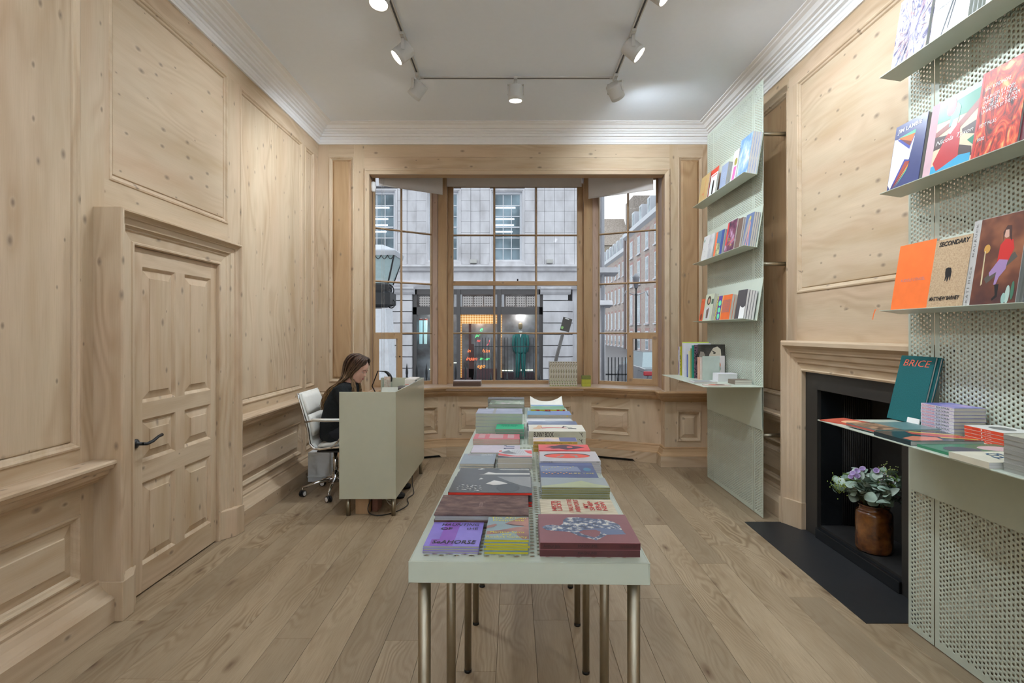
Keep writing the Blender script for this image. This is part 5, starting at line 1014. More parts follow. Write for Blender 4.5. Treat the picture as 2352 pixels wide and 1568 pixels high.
stand('large dark portrait book facing the camera on the far counter', 1604, 869.2, 791, 0.018, 0.250, hair_, art=[(M((206, 196, 176), 0.35), [(0.36, 0.55), (0.42, 0.72), (0.56, 0.90), (0.72, 0.94), (0.84, 0.86), (0.86, 0.66), (0.78, 0.55), (0.70, 0.50), (0.40, 0.50)]), (M((120, 112, 100), 0.35), ell(0.60, 0.75, 0.05, 0.03)), (M((40, 38, 36), 0.35), ell(0.60, 0.74, 0.025, 0.02)), (M((40, 38, 36), 0.35), [(0.52, 0.80), (0.66, 0.74), (0.66, 0.76), (0.53, 0.83)]), (M((60, 56, 50), 0.35), ell(0.78, 0.62, 0.07, 0.05)), (M((150, 142, 130), 0.35), [(0.02, 0.62), (0.08, 0.80), (0.20, 0.78), (0.26, 0.68), (0.16, 0.52), (0.04, 0.50)])])
stand('white book with a small painted figure behind the mint card', 1645, 870.0, 817, 0.012, 0.080, M((222, 212, 210), 0.4), art=[(ink((206, 120, 80)), ell(0.38, 0.6, 0.14, 0.12)), (ink((90, 130, 96)), ell(0.40, 0.45, 0.10, 0.10))])
stand('peach spined paperback left of the mint card', 1603.5, 871.2, 820, 0.020, 0.13, M((222, 176, 152), 0.4))
stand('thin pale pink paperback left of the mint card', 1609, 871.6, 820, 0.010, 0.12, M((222, 206, 196), 0.4))
stand('plain mint grey book facing the camera on the far counter', 1614, 872.2, 818, 0.010, 0.155, M((176, 186, 176), 0.5))
def fstack(desc, xl, xr, yt, yb, yback, n, cover, dep=None, **kw):
    d = (EYE-CZ)*F/(yb-VY); hs = EYE-(yt-VY)*d/F-CZ; dd = dep or max(0.06, (EYE-CZ-hs)*F/(yback-VY)-d); W = (xr-xl)*d/F; xc = ((xl+xr)/2-VX)*d/F
    for i in range(n): book(desc if n == 1 else '%s, %s of its stack' % (desc, ORD[i]), rowm(xc, d+0.001*i, CZ+0.0002+(n-1-i)*hs/n), W, dd, hs/n-0.0004, cover, group=None if n == 1 else desc+' stack', **kw)
fstack('small white booklet on the far counter', 1650, 1694, 858, 876, 852, 6, M((226, 222, 228), 0.5), dep=0.13, pg=PGW)
fstack('taupe covered book on the far counter', 1688, 1727, 873, 883, 866, 2, M((120, 106, 92), 0.5), dep=0.14)
fstack('white framed photo book lying on the far counter', 1594, 1648, 876.5, 880.5, 868, 2, M((206, 204, 206), 0.4), dep=0.13, art=[(ink((110, 112, 118)), R4(0.1, 0.25, 0.85, 0.85))])
fstack('orange patterned magazine lying on the far counter', 1625, 1680, 885, 887.5, 878.5, 1, M((206, 190, 180), 0.4), dep=0.12, art=[(ink((196, 84, 50)), ell(0.4, 0.5, 0.25, 0.3)), (ink((90, 60, 44)), ell(0.65, 0.55, 0.2, 0.3))], name='magazine', cat='magazine')
# ---- window sill
SZ = 0.8402
def sill(x, y): return (x, y, SZ)
dS = lambda py: (EYE-SZ)*F/(py-VY)
d = dS(886.5); x0, x1 = (1041-VX)*d/F, (1104-VX)*d/F
for i in range(3):
    book('dark brown book on the window sill, %s of its stack' % ORD[i], Matrix.Translation((x0, d, SZ+0.0002+(2-i)*0.020)) @ Matrix.Translation(((x1-x0), 0.10, 0)) @ Matrix.Rotation(PI/2, 4, 'Z'), 0.20, x1-x0, 0.0196, M((206, 190, 190), 0.3) if i == 0 else M((92, 68, 54), 0.5), spine=M((92, 68, 54), 0.5), group='brown books on the window sill')
sp_ = NM('floral_spine', 34, [(0.34, (96, 84, 70)), (0.44, (176, 166, 140)), (0.55, (212, 206, 192)), (0.64, (140, 156, 84))], 0.5, (1, 1, 1.3), 3)
d = dS(886.0); x0, x1 = (1262-VX)*d/F, (1326-VX)*d/F; n = 11; w_ = (x1-x0)/n; hh = EYE-(831-VY)*d/F-SZ
for i in range(n):
    m = Matrix(((0, 0, 1, x0+i*w_), (1, 0, 0, d+0.075), (0, 1, 0, SZ+0.0003), (0, 0, 0, 1)))
    book('floral patterned spine on the window sill, number %s counting from the window middle' % ['one', 'two', 'three', 'four', 'five', 'six', 'seven', 'eight', 'nine', 'ten', 'eleven'][i], m, 0.15, hh, w_-0.0008, M((206, 206, 220), 0.4), spine=sp_, group='floral spined books on the window sill')
for i in range(3):
    d = dS(887.5); bx('card_box', 'lime yellow card deck box on the sill, %s of its stack' % ORD[i], 'box', ((1337-VX)*d/F, d, SZ+(2-i)*0.044), ((1357-VX)*d/F, d+0.08, SZ+(2-i)*0.044+0.0425), M((180, 180, 60) if i else (120, 126, 60), 0.4), 0.001, 'lime yellow card boxes on the window sill')
# ================================================================== track lighting
trk = root('lighting_track', (0.035, 4.67, ZC), 'thin white rectangular ceiling track carrying the spotlights', 'light track')
TK = M((205, 205, 203), 0.5, var=0.0)
tz0, tz1 = ZC-0.012, ZC
for a, b in (((-0.86, -1.2), (-0.825, 4.68)), ((0.885, -1.2), (0.92, 4.68))):
    MB().box((a[0], a[1], tz0), (a[0]+0.009, b[1], tz1)).box((b[0]-0.009, a[1], tz0), (b[0], b[1], tz1)).box((a[0]+0.009, a[1], tz1-0.008), (b[0]-0.009, b[1], tz1)).build('track_rail', TK, trk)
    MB().box((a[0]+0.012, a[1]+0.01, tz1-0.012), (b[0]-0.012, b[1]-0.01, tz1-0.0085)).build('conductor', M((70, 70, 70), 0.4), trk)
MB().box((-0.825, 4.645, tz0), (0.885, 4.654, tz1)).box((-0.825, 4.671, tz0), (0.885, 4.680, tz1)).box((-0.825, 4.654, tz1-0.008), (0.885, 4.671, tz1)).build('track_rail', TK, trk)
MB().box((-0.80, 4.656, tz1-0.012), (0.86, 4.669, tz1-0.0085)).build('conductor', M((70, 70, 70), 0.4), trk)
LENS = EM((255, 250, 240), 14.0)
def spot(x, y, aim, label, watts=None, cone=150, blend=0.9, yaw=0.0):
    o = root('spotlight', (x, y, tz0), label, 'spotlight', 'track spotlights')
    MB().box((-0.016, -0.05, -0.022), (0.016, 0.05, 0.0)).build('adapter', TK, o, world=False, bevel=0.002)
    MB().lathe([(0.012, -0.055), (0.012, -0.022)], (0, 0, 0), 12).build('stem', TK, o, world=False)
    d = Vector(aim).normalized(); side = d.cross(Vector((0, 0, 1)))
    side = Vector((1, 0, 0)) if side.length < 0.05 else side.normalized()
    c = Vector((0, 0, -0.135)); w = 0.070
    fw = side.cross(Vector((0, 0, 1))).normalized()
    def by(p): return Vector((0, 0, 0))+side*p[0]+fw*p[1]+Vector((0, 0, p[2]))
    m = MB().box((-w-0.004, -0.012, -0.062), (w+0.004, 0.012, -0.055), 0, lambda *p: by(p)).box((-w-0.004, -0.012, -0.145), (-w, 0.012, -0.055), 0, lambda *p: by(p)).box((w, -0.012, -0.145), (w+0.004, 0.012, -0.055), 0, lambda *p: by(p))
    m.build('yoke', TK, o, world=False)
    m = MB().lathe([(0.040, -0.070), (0.060, -0.066), (0.063, -0.060), (0.063, 0.035), (0.0635, 0.036), (0.0635, 0.040), (0.063, 0.041), (0.063, 0.065), (0.058, 0.066), (0.056, 0.056)], c, 32, axis=d, caps=False)
    m.lathe([(0.0001, -0.070), (0.040, -0.070)], c, 32, axis=d, caps=False)
    m.build('housing', TK, o, world=False)
    MB().lathe([(0.0005, 0.054), (0.056, 0.056)], c, 32, axis=d, caps=False).build('lens', LENS, o, world=False)
    l = bpy.data.lights.new('spot_beam', 'SPOT'); l.energy = watts or LAMP; l.spot_size = math.radians(cone); l.spot_blend = blend; l.shadow_soft_size = 0.045; l.color = (0.885, 0.98, 1.075)
    lo = bpy.data.objects.new('spot_beam', l); COL.objects.link(lo); lo.parent = o; lo.location = c+d*0.085; lo.rotation_euler = d.to_track_quat('-Z', 'Y').to_euler()
    return o
XT0, XT1 = -0.842, 0.902
spot(XT0, 4.60, (-0.66, 0.34, -0.67), 'white cylinder spotlight at the far left corner of the track, turned away', 78, 112)
spot(0.02, 4.662, (0.0, 0.08, -1), 'white cylinder spotlight hanging from the middle of the far track bar')
spot(XT1, 4.62, (0.52, 0.60, -0.62), 'white cylinder spotlight at the far right corner of the track, turned away')
spot(XT0, 3.98, (-0.72, -0.14, -0.68), 'lit spotlight second on the left track, aimed at the left wall', 34, 100)
spot(XT1, 3.94, (0.72, -0.12, -0.66), 'lit spotlight second on the right track, aimed at the displays', 48, 130)
spot(XT0, 3.30, (-0.10, -0.18, -0.98), 'lit spotlight nearest the camera on the left track, pointing down', 44, 112)
spot(XT1, 3.26, (0.66, -0.20, -0.62), 'lit spotlight nearest the camera on the right track', 26, 120)
EXTRA = [((XT0, 2.45), (0.68, 0.22, -0.69), 60), ((XT1, 2.45), (0.72, 0.05, -0.66), 32), ((XT0, 1.55), (-0.70, 0.25, -0.70), 30), ((XT1, 1.55), (0.72, 0.35, -0.62), 40),
         ((XT0, 0.7), (-0.25, -0.92, -0.3), 80), ((XT1, 0.7), (0.25, -0.92, -0.3), 80), ((XT0, -0.2), (0.0, -0.97, -0.2), 80), ((XT1, -0.2), (0.0, -0.97, -0.2), 80), ((XT0, -1.0), (0.2, -0.9, -0.4), 60), ((XT1, -1.0), (-0.2, -0.9, -0.4), 60)]  # unseen spots added for fill; most bounce off the back wall
WORDS = ['first', 'second', 'third', 'fourth', 'fifth', 'sixth', 'seventh', 'eighth', 'ninth', 'tenth']
for i, ((x, y), a, wt) in enumerate(EXTRA): spot(x, y, a, 'unseen spotlight added to the track above the camera, %s beyond the frame' % WORDS[i], wt, *((62, 0.6) if i == 0 else ()))
# ================================================================== roller blinds
BL = M((208, 202, 198), 0.8, spec=0.1, var=0.01)
def blind(p0, p1, ztop, zbot, label, chain=False):
    o = root('roller_blind', ((p0[0]+p1[0])/2, (p0[1]+p1[1])/2, zbot), label, 'roller blind')
    a = Vector((p0[0], p0[1])); b = Vector((p1[0], p1[1])); d = (b-a).normalized(); n = Vector((d.y, -d.x))*0.002
    T = lambda u, v, h: (a.x+d.x*u+n.x/0.002*h, a.y+d.y*u+n.y/0.002*h, v); L = (b-a).length
    MB().box((0, zbot, -0.001), (L, ztop, 0.001), 0, T).build('blind_cloth', BL, o)
    MB().box((0, zbot-0.012, -0.006), (L, zbot, 0.006), 0, T).build('bottom_bar', BL, o, bevel=0.002)
    MB().tube([T(0.005, ztop+0.0, -0.025), T(L-0.005, ztop, -0.025)], 0.024, 14).build('roller', BL, o)
    for u in (0.0, L): MB().box((u-0.003, ztop-0.03, -0.055), (u+0.003, ztop+0.035, 0.01), 0, T).build('bracket', IRON, o)
    if chain:
        for u in (0.03, 0.055): MB().tube([T(u, ztop-0.02, 0.02), T(u, 1.02, 0.02)], 0.0016, 5).build('chain', M((190, 188, 184), 0.5), o)
    return o
blind((-0.842, 6.56), (0.860, 6.56), 3.46, 3.335, 'central white roller blind, nearly wound up')
def atpx(px, y): return ((px-VX)*y/F, y)
blind(atpx(870, 6.02), atpx(1016.5, 6.44), 3.43, 3.20, 'white roller blind of the slanting window on the left', True)
blind(atpx(1351.5, 6.44), atpx(1500.5, 6.03), 3.43, 3.152, 'white roller blind of the slanting window on the right')
sn = root('motion_sensor', (P(858, 428, 5.98).x, 5.98, P(858, 428, 5.98).z), 'small white alarm sensor high in the left window corner', 'sensor')
MB().lathe([(0.010, 0.055), (0.024, 0.045), (0.030, 0.0), (0.026, -0.05), (0.012, -0.065)], (0, 0, 0), 16).build('body', WHITE, sn, world=False)
MB().box((-0.04, -0.01, -0.01), (0, 0.01, 0.01)).build('mount', WHITE, sn, world=False)
# ================================================================== seated woman
pr = root('person', (-1.66, 4.88, 0.0), 'woman with long brown hair in a black sweater seated working behind the desk', 'person')
def remesh(o, vs, it=3):
    m = o.modifiers.new('r', 'REMESH'); m.mode = 'VOXEL'; m.voxel_size = vs; m.use_smooth_shade = True
    if it: s = o.modifiers.new('s', 'SMOOTH'); s.factor = 0.5; s.iterations = it
def sec(cx, cy, cz, rx, ry, n=18, tilt=0.0, e=0.8):
    out = []
    for k in range(n):
        a = 2*PI*k/n; c, s = math.cos(a), math.sin(a)
        x = math.copysign(abs(c)**e, c)*rx; y = math.copysign(abs(s)**e, s)*ry
        out.append((cx+x*math.cos(tilt), cy+y, cz-x*math.sin(tilt)))
    return out
SKIN = NM('skin', 14, [(0.35, (204, 158, 138)), (0.65, (222, 178, 158))], 0.5)
PY0 = 4.88
HP = Vector((-1.455, PY0+0.0, 1.158)); HR = Matrix.Rotation(math.radians(24), 3, 'Y') @ Matrix.Rotation(math.radians(-6), 3, 'Z')
HT = [(-0.122, 0.060, 0.020, 0.020), (-0.117, 0.076, 0.018, 0.034), (-0.105, 0.086, 0.010, 0.046), (-0.092, 0.084, -0.02, 0.054), (-0.080, 0.085, -0.05, 0.059), (-0.070, 0.090, -0.062, 0.062), (-0.062, 0.087, -0.068, 0.064), (-0.054, 0.091, -0.074, 0.065), (-0.042, 0.087, -0.080, 0.067), (-0.028, 0.086, -0.088, 0.069), (-0.012, 0.083, -0.096, 0.071), (0.0, 0.080, -0.100, 0.072), (0.010, 0.083, -0.103, 0.073), (0.022, 0.090, -0.105, 0.074), (0.045, 0.089, -0.106, 0.075), (0.070, 0.080, -0.100, 0.072), (0.092, 0.060, -0.085, 0.062), (0.108, 0.036, -0.062, 0.045), (0.118, 0.010, -0.030, 0.022)]
def headpt(t, z, k=1.0):
    zs = [h[0] for h in HT]; f = np.interp(z, zs, [h[1] for h in HT]); b = np.interp(z, zs, [h[2] for h in HT]); w = np.interp(z, zs, [h[3] for h in HT])
    c, s = math.cos(t), math.sin(t)
    mid = 0.0 if b < 0 else b
    x = mid+(f-mid)*math.copysign(abs(c)**0.85, c) if c >= 0 else mid+(mid-b if b < 0 else 0.01)*c
    y = w*math.copysign(abs(s)**0.9, s)
    if c > 0:
        nn = np.interp(z, [-0.044, -0.032, -0.024, -0.004, 0.012, 0.02], [0, 0.022, 0.024, 0.010, 0.002, 0]); x += nn*math.exp(-(y/(0.011))**2)
        x -= np.interp(z, [-0.015, -0.002, 0.006, 0.016], [0, 0.008, 0.008, 0])*math.exp(-((abs(y)-0.031)/0.013)**2)
    return HP+HR @ Vector((x*k, y*k, z*k))
body = MB()
rows = []
for z in np.linspace(-0.121, 0.1175, 46): rows.append([headpt(2*PI*k/56, z) for k in range(56)])
body.loft(rows, 0, True, True, True)
neck0 = HP+HR @ Vector((-0.035, 0, -0.07))
body.tube([neck0, Vector((-1.515, PY0, 1.06)), Vector((-1.545, PY0, 0.99))], [0.052, 0.050, 0.060], 16)
tor = [(-1.655, 0.50, 0.115, 0.175), (-1.655, 0.60, 0.105, 0.165), (-1.650, 0.70, 0.095, 0.145), (-1.625, 0.80, 0.100, 0.155), (-1.590, 0.90, 0.105, 0.170), (-1.560, 0.97, 0.085, 0.165), (-1.545, 1.015, 0.055, 0.110)]
body.loft([sec(x, PY0, z, a, b, tilt=0.25) for x, z, a, b in tor], 0, True, True, True)
arms = {}
for s in (-1, 1):
    sh = Vector((-1.565, PY0+s*0.165, 0.965)); el = Vector((-1.46, PY0+s*0.215, 0.775)); wr_ = Vector((-1.235, PY0+s*0.13, 0.790)); arms[s] = (sh, el, wr_)
    body.tube([sh+Vector((0, -s*0.06, 0.0)), sh, (sh+el)/2, el, (el+wr_)/2, wr_], [0.05, 0.048, 0.043, 0.038, 0.034, 0.024], 12)
    pc = wr_+Vector((0.045, -s*0.008, -0.004)); body.ellipsoid(pc, (0.050, 0.038, 0.015), 0, 14, 8)
    for i, (fy, ln) in enumerate(((-0.028, 0.066), (-0.010, 0.076), (0.009, 0.071), (0.026, 0.056))):
        b0 = pc+Vector((0.032, s*fy, 0.002)); body.tube([b0, b0+Vector((ln*0.45, s*fy*0.15, 0.006)), b0+Vector((ln*0.78, s*fy*0.2, -0.006)), b0+Vector((ln, s*fy*0.2, -0.020))], [0.0085, 0.008, 0.0072, 0.006], 8)
    t0 = pc+Vector((-0.015, -s*0.030, 0.0)); body.tube([t0, t0+Vector((0.025, -s*0.016, -0.002)), t0+Vector((0.050, -s*0.020, -0.012))], [0.011, 0.009, 0.0075], 8)
    hp = Vector((-1.63, PY0+s*0.09, 0.565)); kn = Vector((-1.20, PY0+s*0.13, 0.555)); an = Vector((-1.16, PY0+s*0.14, 0.10)); toe = Vector((-1.02, PY0+s*0.15, 0.045))
    body.tube([hp, (hp+kn)/2, kn, (kn*2+an)/3, (kn+an*2)/3, an], [0.085, 0.072, 0.055, 0.052, 0.042, 0.034], 14)
    body.tube([an+Vector((-0.04, 0, -0.05)), an+Vector((0.03, 0, -0.04)), toe], [0.034, 0.036, 0.026], 10)
bo = body.build('body', SKIN, pr, recalc=False); remesh(bo, 0.0048, 2)
# face features
def hp_(x, y, z): return HP+HR @ Vector((x, y, z))
for s in (-1, 1):
    MB().ellipsoid(hp_(0.0755, s*0.031, -0.002), (0.010, 0.014, 0.0085), 0, 12, 8, HR).build('eye', M((226, 220, 214), 0.25), pr)
    MB().ellipsoid(hp_(0.0775, s*0.031, 0.0015), (0.0105, 0.0152, 0.0092), 0, 12, 8, HR).build('eyelid', M((192, 142, 124), 0.5), pr)
    MB().tube([hp_(0.0815, s*0.019, -0.006), hp_(0.0850, s*0.031, -0.0090), hp_(0.0785, s*0.042, -0.0075)], 0.0009, 6).build('eyelash', M((46, 32, 28), 0.6), pr)
    MB().tube([hp_(0.0905, s*0.014, 0.017), hp_(0.0900, s*0.030, 0.022), hp_(0.077, s*0.047, 0.016)], [0.0022, 0.0020, 0.0011], 6).build('eyebrow', M((96, 70, 54), 0.7), pr)
    MB().ellipsoid(hp_(-0.012, s*0.074, -0.012), (0.018, 0.007, 0.030), 0, 12, 8, HR).build('ear', SKIN, pr)
MB().ellipsoid(hp_(0.0885, 0, -0.0590), (0.007, 0.021, 0.0045), 0, 12, 8, HR).ellipsoid(hp_(0.0880, 0, -0.0690), (0.008, 0.018, 0.0055), 0, 12, 8, HR).build('mouth', M((186, 112, 104), 0.4), pr)
# hair
ht = NT('brown_hair'); v = ht.mapping(ht.pos(), (60, 60, 5)); n1 = ht.noise(v, 1.0, 3, 0.6)
sz = ht.n('ShaderNodeSeparateXYZ'); ht.l(ht.pos(), sz.inputs[0]); zz = ht.math('MULTIPLY_ADD', sz.outputs[2], -2.6, 3.15, True)
c1 = ht.ramp(n1, [(0.3, lin((44, 30, 24))), (0.7, lin((92, 66, 50)))]); c2 = ht.ramp(n1, [(0.3, lin((96, 70, 44))), (0.7, lin((176, 142, 98)))])
ht.l(ht.mix(zz, c1, c2), ht.b.inputs['Base Color']); ht.set(rough=0.42, spec=0.4)
hair = MB()
rows = []
for z in np.linspace(0.118, -0.075, 16):
    a0 = np.interp(z, [-0.075, 0.0, 0.045, 0.075, 0.095, 0.118], [1.75, 1.35, 1.05, 0.62, 0.15, 0.0]); row = []
    for k in range(41):
        t = a0+(2*PI-2*a0)*k/40; p = headpt(t, z, 1.0); c = HP+HR @ Vector((-0.01, 0, z)); d = (p-c); row.append(p+d.normalized()*(0.012 if z < 0.11 else 0.006)+(HR @ Vector((0, 0, 1)))*(0.010 if z > 0.08 else 0))
    rows.append(row)
hair.loft(rows, 0, False, False, True)
hair.add(rows[0], [tuple(range(41))], 0, True)
rh = random.Random(5)
for i in range(190):
    s = 1 if i % 2 else -1; f = rh.random(); fr_ = f < 0.22
    x0 = 0.055-0.10*f+rh.uniform(-0.01, 0.01); j = lambda a: rh.uniform(-a, a)
    side = 0.30+0.70*rh.random()
    xs_ = [x0, 0.060-0.135*f, 0.040-0.135*f, 0.005-0.10*f]; ys = [0.004, 0.060*side+0.018, 0.083*side+0.004, 0.080*side]; zs = [0.132, 0.098, 0.02, -0.075]
    if not fr_ and f > 0.7: xs_[1] -= 0.02; xs_[2] -= 0.02
    pts = [hp_(a, s*b, c) for a, b, c in zip(xs_, ys, zs)]
    if fr_:
        pts += [Vector((-1.470+j(0.012), PY0+s*(0.075+j(0.015)), 1.03)), Vector((-1.462+j(0.018), PY0+s*(0.085+j(0.02)), 0.955+j(0.02))), Vector((-1.455+j(0.02), PY0+s*(0.08+j(0.02)), 0.90+j(0.03)))]
    else:
        g = (f-0.22)/0.78
        pts += [Vector((-1.545-0.045*g+j(0.012), PY0+s*(0.095*side+j(0.015)), 1.065-0.01*g)), Vector((-1.640-0.035*g+j(0.012), PY0+s*(0.120*side+j(0.02)), 0.985+j(0.01))), Vector((-1.705-0.030*g+j(0.012), PY0+s*(0.115*side+j(0.02)), 0.905+j(0.02))), Vector((-1.745-0.015*g+j(0.012), PY0+s*(0.11*side+j(0.02)), 0.82+j(0.04)))]
    # smooth the polyline
    sm_ = []
    for a in range(len(pts)-1):
        p0 = pts[max(a-1, 0)]; p1 = pts[a]; p2 = pts[a+1]; p3 = pts[min(a+2, len(pts)-1)]
        for t in (0, 0.33, 0.66): sm_.append(0.5*((2*p1)+(p2-p0)*t+(2*p0-5*p1+4*p2-p3)*t*t+(3*p1-p0-3*p2+p3)*t**3))
    sm_.append(pts[-1]); n = len(sm_)
    hair.tube(sm_, [0.0078*(1-0.75*(q/(n-1))**2)*min(1, 0.5+q*0.25) for q in range(n)], 6)
hair.build('hair', ht.m, pr, recalc=False)
# clothes
KN = NM('black_wool', 320, [(0.35, (26, 28, 30)), (0.65, (46, 49, 50))], 0.9, (1, 1, 1), 3, spec=0.15)
sw = MB()
tor2 = [(-1.655, 0.505, 0.128, 0.190), (-1.662, 0.56, 0.128, 0.188), (-1.660, 0.64, 0.124, 0.180), (-1.650, 0.72, 0.120, 0.172), (-1.628, 0.80, 0.122, 0.176), (-1.596, 0.88, 0.124, 0.188), (-1.565, 0.95, 0.108, 0.192), (-1.540, 1.00, 0.082, 0.150), (-1.520, 1.03, 0.066, 0.085)]
sw.loft([sec(x, PY0, z, a, b, 24, tilt=0.28) for x, z, a, b in tor2], 0, True, True, True)
for s in (-1, 1):
    sh, el, wr_ = arms[s]
    sw.tube([sh+Vector((0.01, -s*0.08, 0.01)), sh+Vector((0, 0, 0.002)), (sh+el)/2, el, (el+wr_)/2, wr_-Vector((0.01, 0, 0))], [0.065, 0.068, 0.062, 0.056, 0.048, 0.037], 14)
so = sw.build('sweater', KN, pr, recalc=False); remesh(so, 0.008, 4)
tx_ = bpy.data.textures.new('folds', 'CLOUDS'); tx_.noise_scale = 0.09; dm = so.modifiers.new('d', 'DISPLACE'); dm.texture = tx_; dm.strength = 0.022; dm.mid_level = 0.5; dm.texture_coords = 'LOCAL'
tr = MB()
for s in (-1, 1):
    hp2 = Vector((-1.65, PY0+s*0.085, 0.572)); kn = Vector((-1.19, PY0+s*0.13, 0.560)); an = Vector((-1.16, PY0+s*0.14, 0.13))
    tr.tube([hp2, (hp2+kn)/2, kn, (kn*2+an)/3, (kn+an*2)/3, an], [0.098, 0.084, 0.068, 0.064, 0.056, 0.050], 14)
tr.ellipsoid((-1.66, PY0, 0.575), (0.115, 0.185, 0.075), 0, 16, 10)
remesh(tr.build('trousers', M((30, 32, 38), 0.85), pr, recalc=False), 0.009, 3)
for s in (-1, 1):
    sh_ = MB(); q = PY0+s*0.145
    sh_.loft([sec(-1.20, q, 0.008, 0.052, 0.040), sec(-1.19, q, 0.05, 0.050, 0.040), sec(-1.175, q, 0.10, 0.045, 0.042)], 0, True, True, True)
    sh_.loft([[(x, q+w*math.cos(a), 0.006+max(0, hh*math.sin(a))) for a in [2*PI*k/16 for k in range(16)]] for x, w, hh in ((-1.235, 0.030, 0.05), (-1.19, 0.040, 0.075), (-1.10, 0.044, 0.065), (-1.02, 0.044, 0.048), (-0.985, 0.028, 0.03))], 0, True, True, True)
    sh_.build('shoe', M((26, 26, 28), 0.5), pr)
# ================================================================== vase and bouquet
VB = Vector((2.330, 3.375, 0.0905))
vs = NT('brown_salt_glaze'); nn = vs.noise(vs.obj(), 9.0, 4, 0.6)
vs.l(vs.ramp(nn, [(0.3, lin((52, 28, 14))), (0.5, lin((112, 66, 30))), (0.7, lin((150, 96, 46)))]), vs.b.inputs['Base Color']); vs.set(rough=0.16, spec=0.6, coat=0.5)
va = MB().lathe([(0.0005, 0), (0.090, 0), (0.099, 0.006), (0.103, 0.022), (0.1035, 0.06), (0.1035, 0.235), (0.101, 0.250), (0.092, 0.262), (0.086, 0.266), (0.085, 0.288), (0.090, 0.293), (0.090, 0.300), (0.078, 0.300), (0.076, 0.262), (0.092, 0.240), (0.094, 0.03), (0.0005, 0.03)], (0, 0, 0), 40, caps=False).build('vase', vs.m, None)
va.location = VB; tag(va, 'glossy brown glazed stoneware jar standing in the fireplace', 'vase')
bq = root('bouquet', tuple(VB+Vector((0, 0, 0.03))), 'bouquet of eucalyptus, lilac bell flowers and green filler in the brown jar', 'bouquet')
EU = []
for i, c in enumerate(((166, 188, 172), (190, 206, 192), (136, 160, 142))):
    EU.append(NM('eucalyptus_leaf_%d' % i, 30, [(0.35, tuple(v*0.85 for v in c)), (0.65, c)], 0.55))
GR = NM('fresh_green_leaf', 30, [(0.4, (70, 100, 40)), (0.6, (108, 136, 58))], 0.5); STG = M((92, 104, 70), 0.6)
def leafmesh(L, W_, name='leaf'):
    mb = MB(); rows = []
    for i, t in enumerate((0.0, 0.12, 0.35, 0.6, 0.85, 1.0)):
        w_ = W_*math.sin(PI*min(0.97, 0.06+t*0.92))**0.6; z = 0.10*L*math.sin(PI*t)
        rows.append([(L*t, -w_, z+0.18*w_), (L*t, 0, z), (L*t, w_, z+0.18*w_)])
    return mb.loft(rows, 0, False, False, True)
rl = random.Random(21)
protos = []
for (L, W_) in ((0.056, 0.028), (0.044, 0.024), (0.066, 0.029)):
    for m in EU:
        me = bpy.data.meshes.new('leaf'); b = leafmesh(L, W_); me.from_pydata(b.v, [], b.f); me.materials.append(m); me.polygons.foreach_set('use_smooth', [True]*len(b.f)); me.update(); protos.append(me)
b = leafmesh(0.05, 0.012); gme = bpy.data.meshes.new('leaf'); gme.from_pydata(b.v, [], b.f); gme.materials.append(GR); gme.update()
top = Vector((0, 0, 0.265)); nleaf = 0
cen = Vector((-0.045, -0.010, 0.350))
for i in range(40):
    a = rl.uniform(0, 2*PI) if i > 20 else 2*PI*i/21; el_ = rl.uniform(0.0, 1.0)**0.7
    rad = rl.uniform(0.75, 1.0) if i < 30 else rl.uniform(0.35, 0.6); up = (el_*1.45-0.50)
    tip = cen+Vector((math.cos(a)*math.cos(up)*0.205*rad, math.sin(a)*math.cos(up)*0.205*rad, math.sin(up)*0.165*rad))
    if tip.x > 0.20: tip.x = 0.20
    base = Vector((math.cos(a)*0.03, math.sin(a)*0.03, 0.0)); mth = top+Vector((math.cos(a)*0.055, math.sin(a)*0.055, 0))
    path_ = [base, mth, mth*0.45+tip*0.55+Vector((0, 0, 0.045)), tip]
    MB().tube(path_, [0.0022, 0.0020, 0.0016, 0.0010], 5).build('stem', STG, bq, world=False)
    nl = 7
    for k in range(nl):
        t = 0.30+0.70*k/(nl-1)
        p = (mth*(1-t)**2+(mth*0.45+tip*0.55+Vector((0, 0, 0.06)))*2*t*(1-t)+tip*t*t)
        dr = Vector((rl.uniform(-1, 1), rl.uniform(-1, 1), rl.uniform(-0.35, 0.8))).normalized()
        me = gme if (i % 6 == 5) else protos[rl.randrange(9)]
        R = dr.to_track_quat('X', 'Z').to_matrix().to_4x4() @ Matrix.Rotation(rl.uniform(-0.9, 0.9), 4, 'X')
        if nleaf < 280: inst(me, 'leaf', bq, Matrix.Translation(p) @ R @ Matrix.Scale(rl.uniform(0.8, 1.25), 4)); nleaf += 1
LI = M((196, 176, 216), 0.5); 
for (px, py, yy, s_) in ((1962, 1090, 3.28, 1.0), (1970, 1096, 3.27, 0.9), (1983, 1080, 3.30, 0.9), (2014, 1083, 3.28, 1.15), (1968, 1084, 3.30, 0.9), (1958, 1098, 3.30, 0.8)):
    p = P(px, py, yy)-(VB+Vector((0, 0, 0.03))); dr = Vector((rl.uniform(-0.8, -0.2), rl.uniform(-0.9, -0.3), 0.7)).normalized()
    MB().lathe([(0.003, -0.012), (0.009, -0.006), (0.011, 0.006), (0.013, 0.016), (0.018, 0.021), (0.016, 0.020), (0.010, 0.008), (0.002, -0.004)], p, 12, axis=dr, caps=False).build('flower', LI, bq, world=False)
    MB().tube([top, (top+p)/2+Vector((0, 0, 0.02)), p], 0.0012, 5).build('stem', STG, bq, world=False)
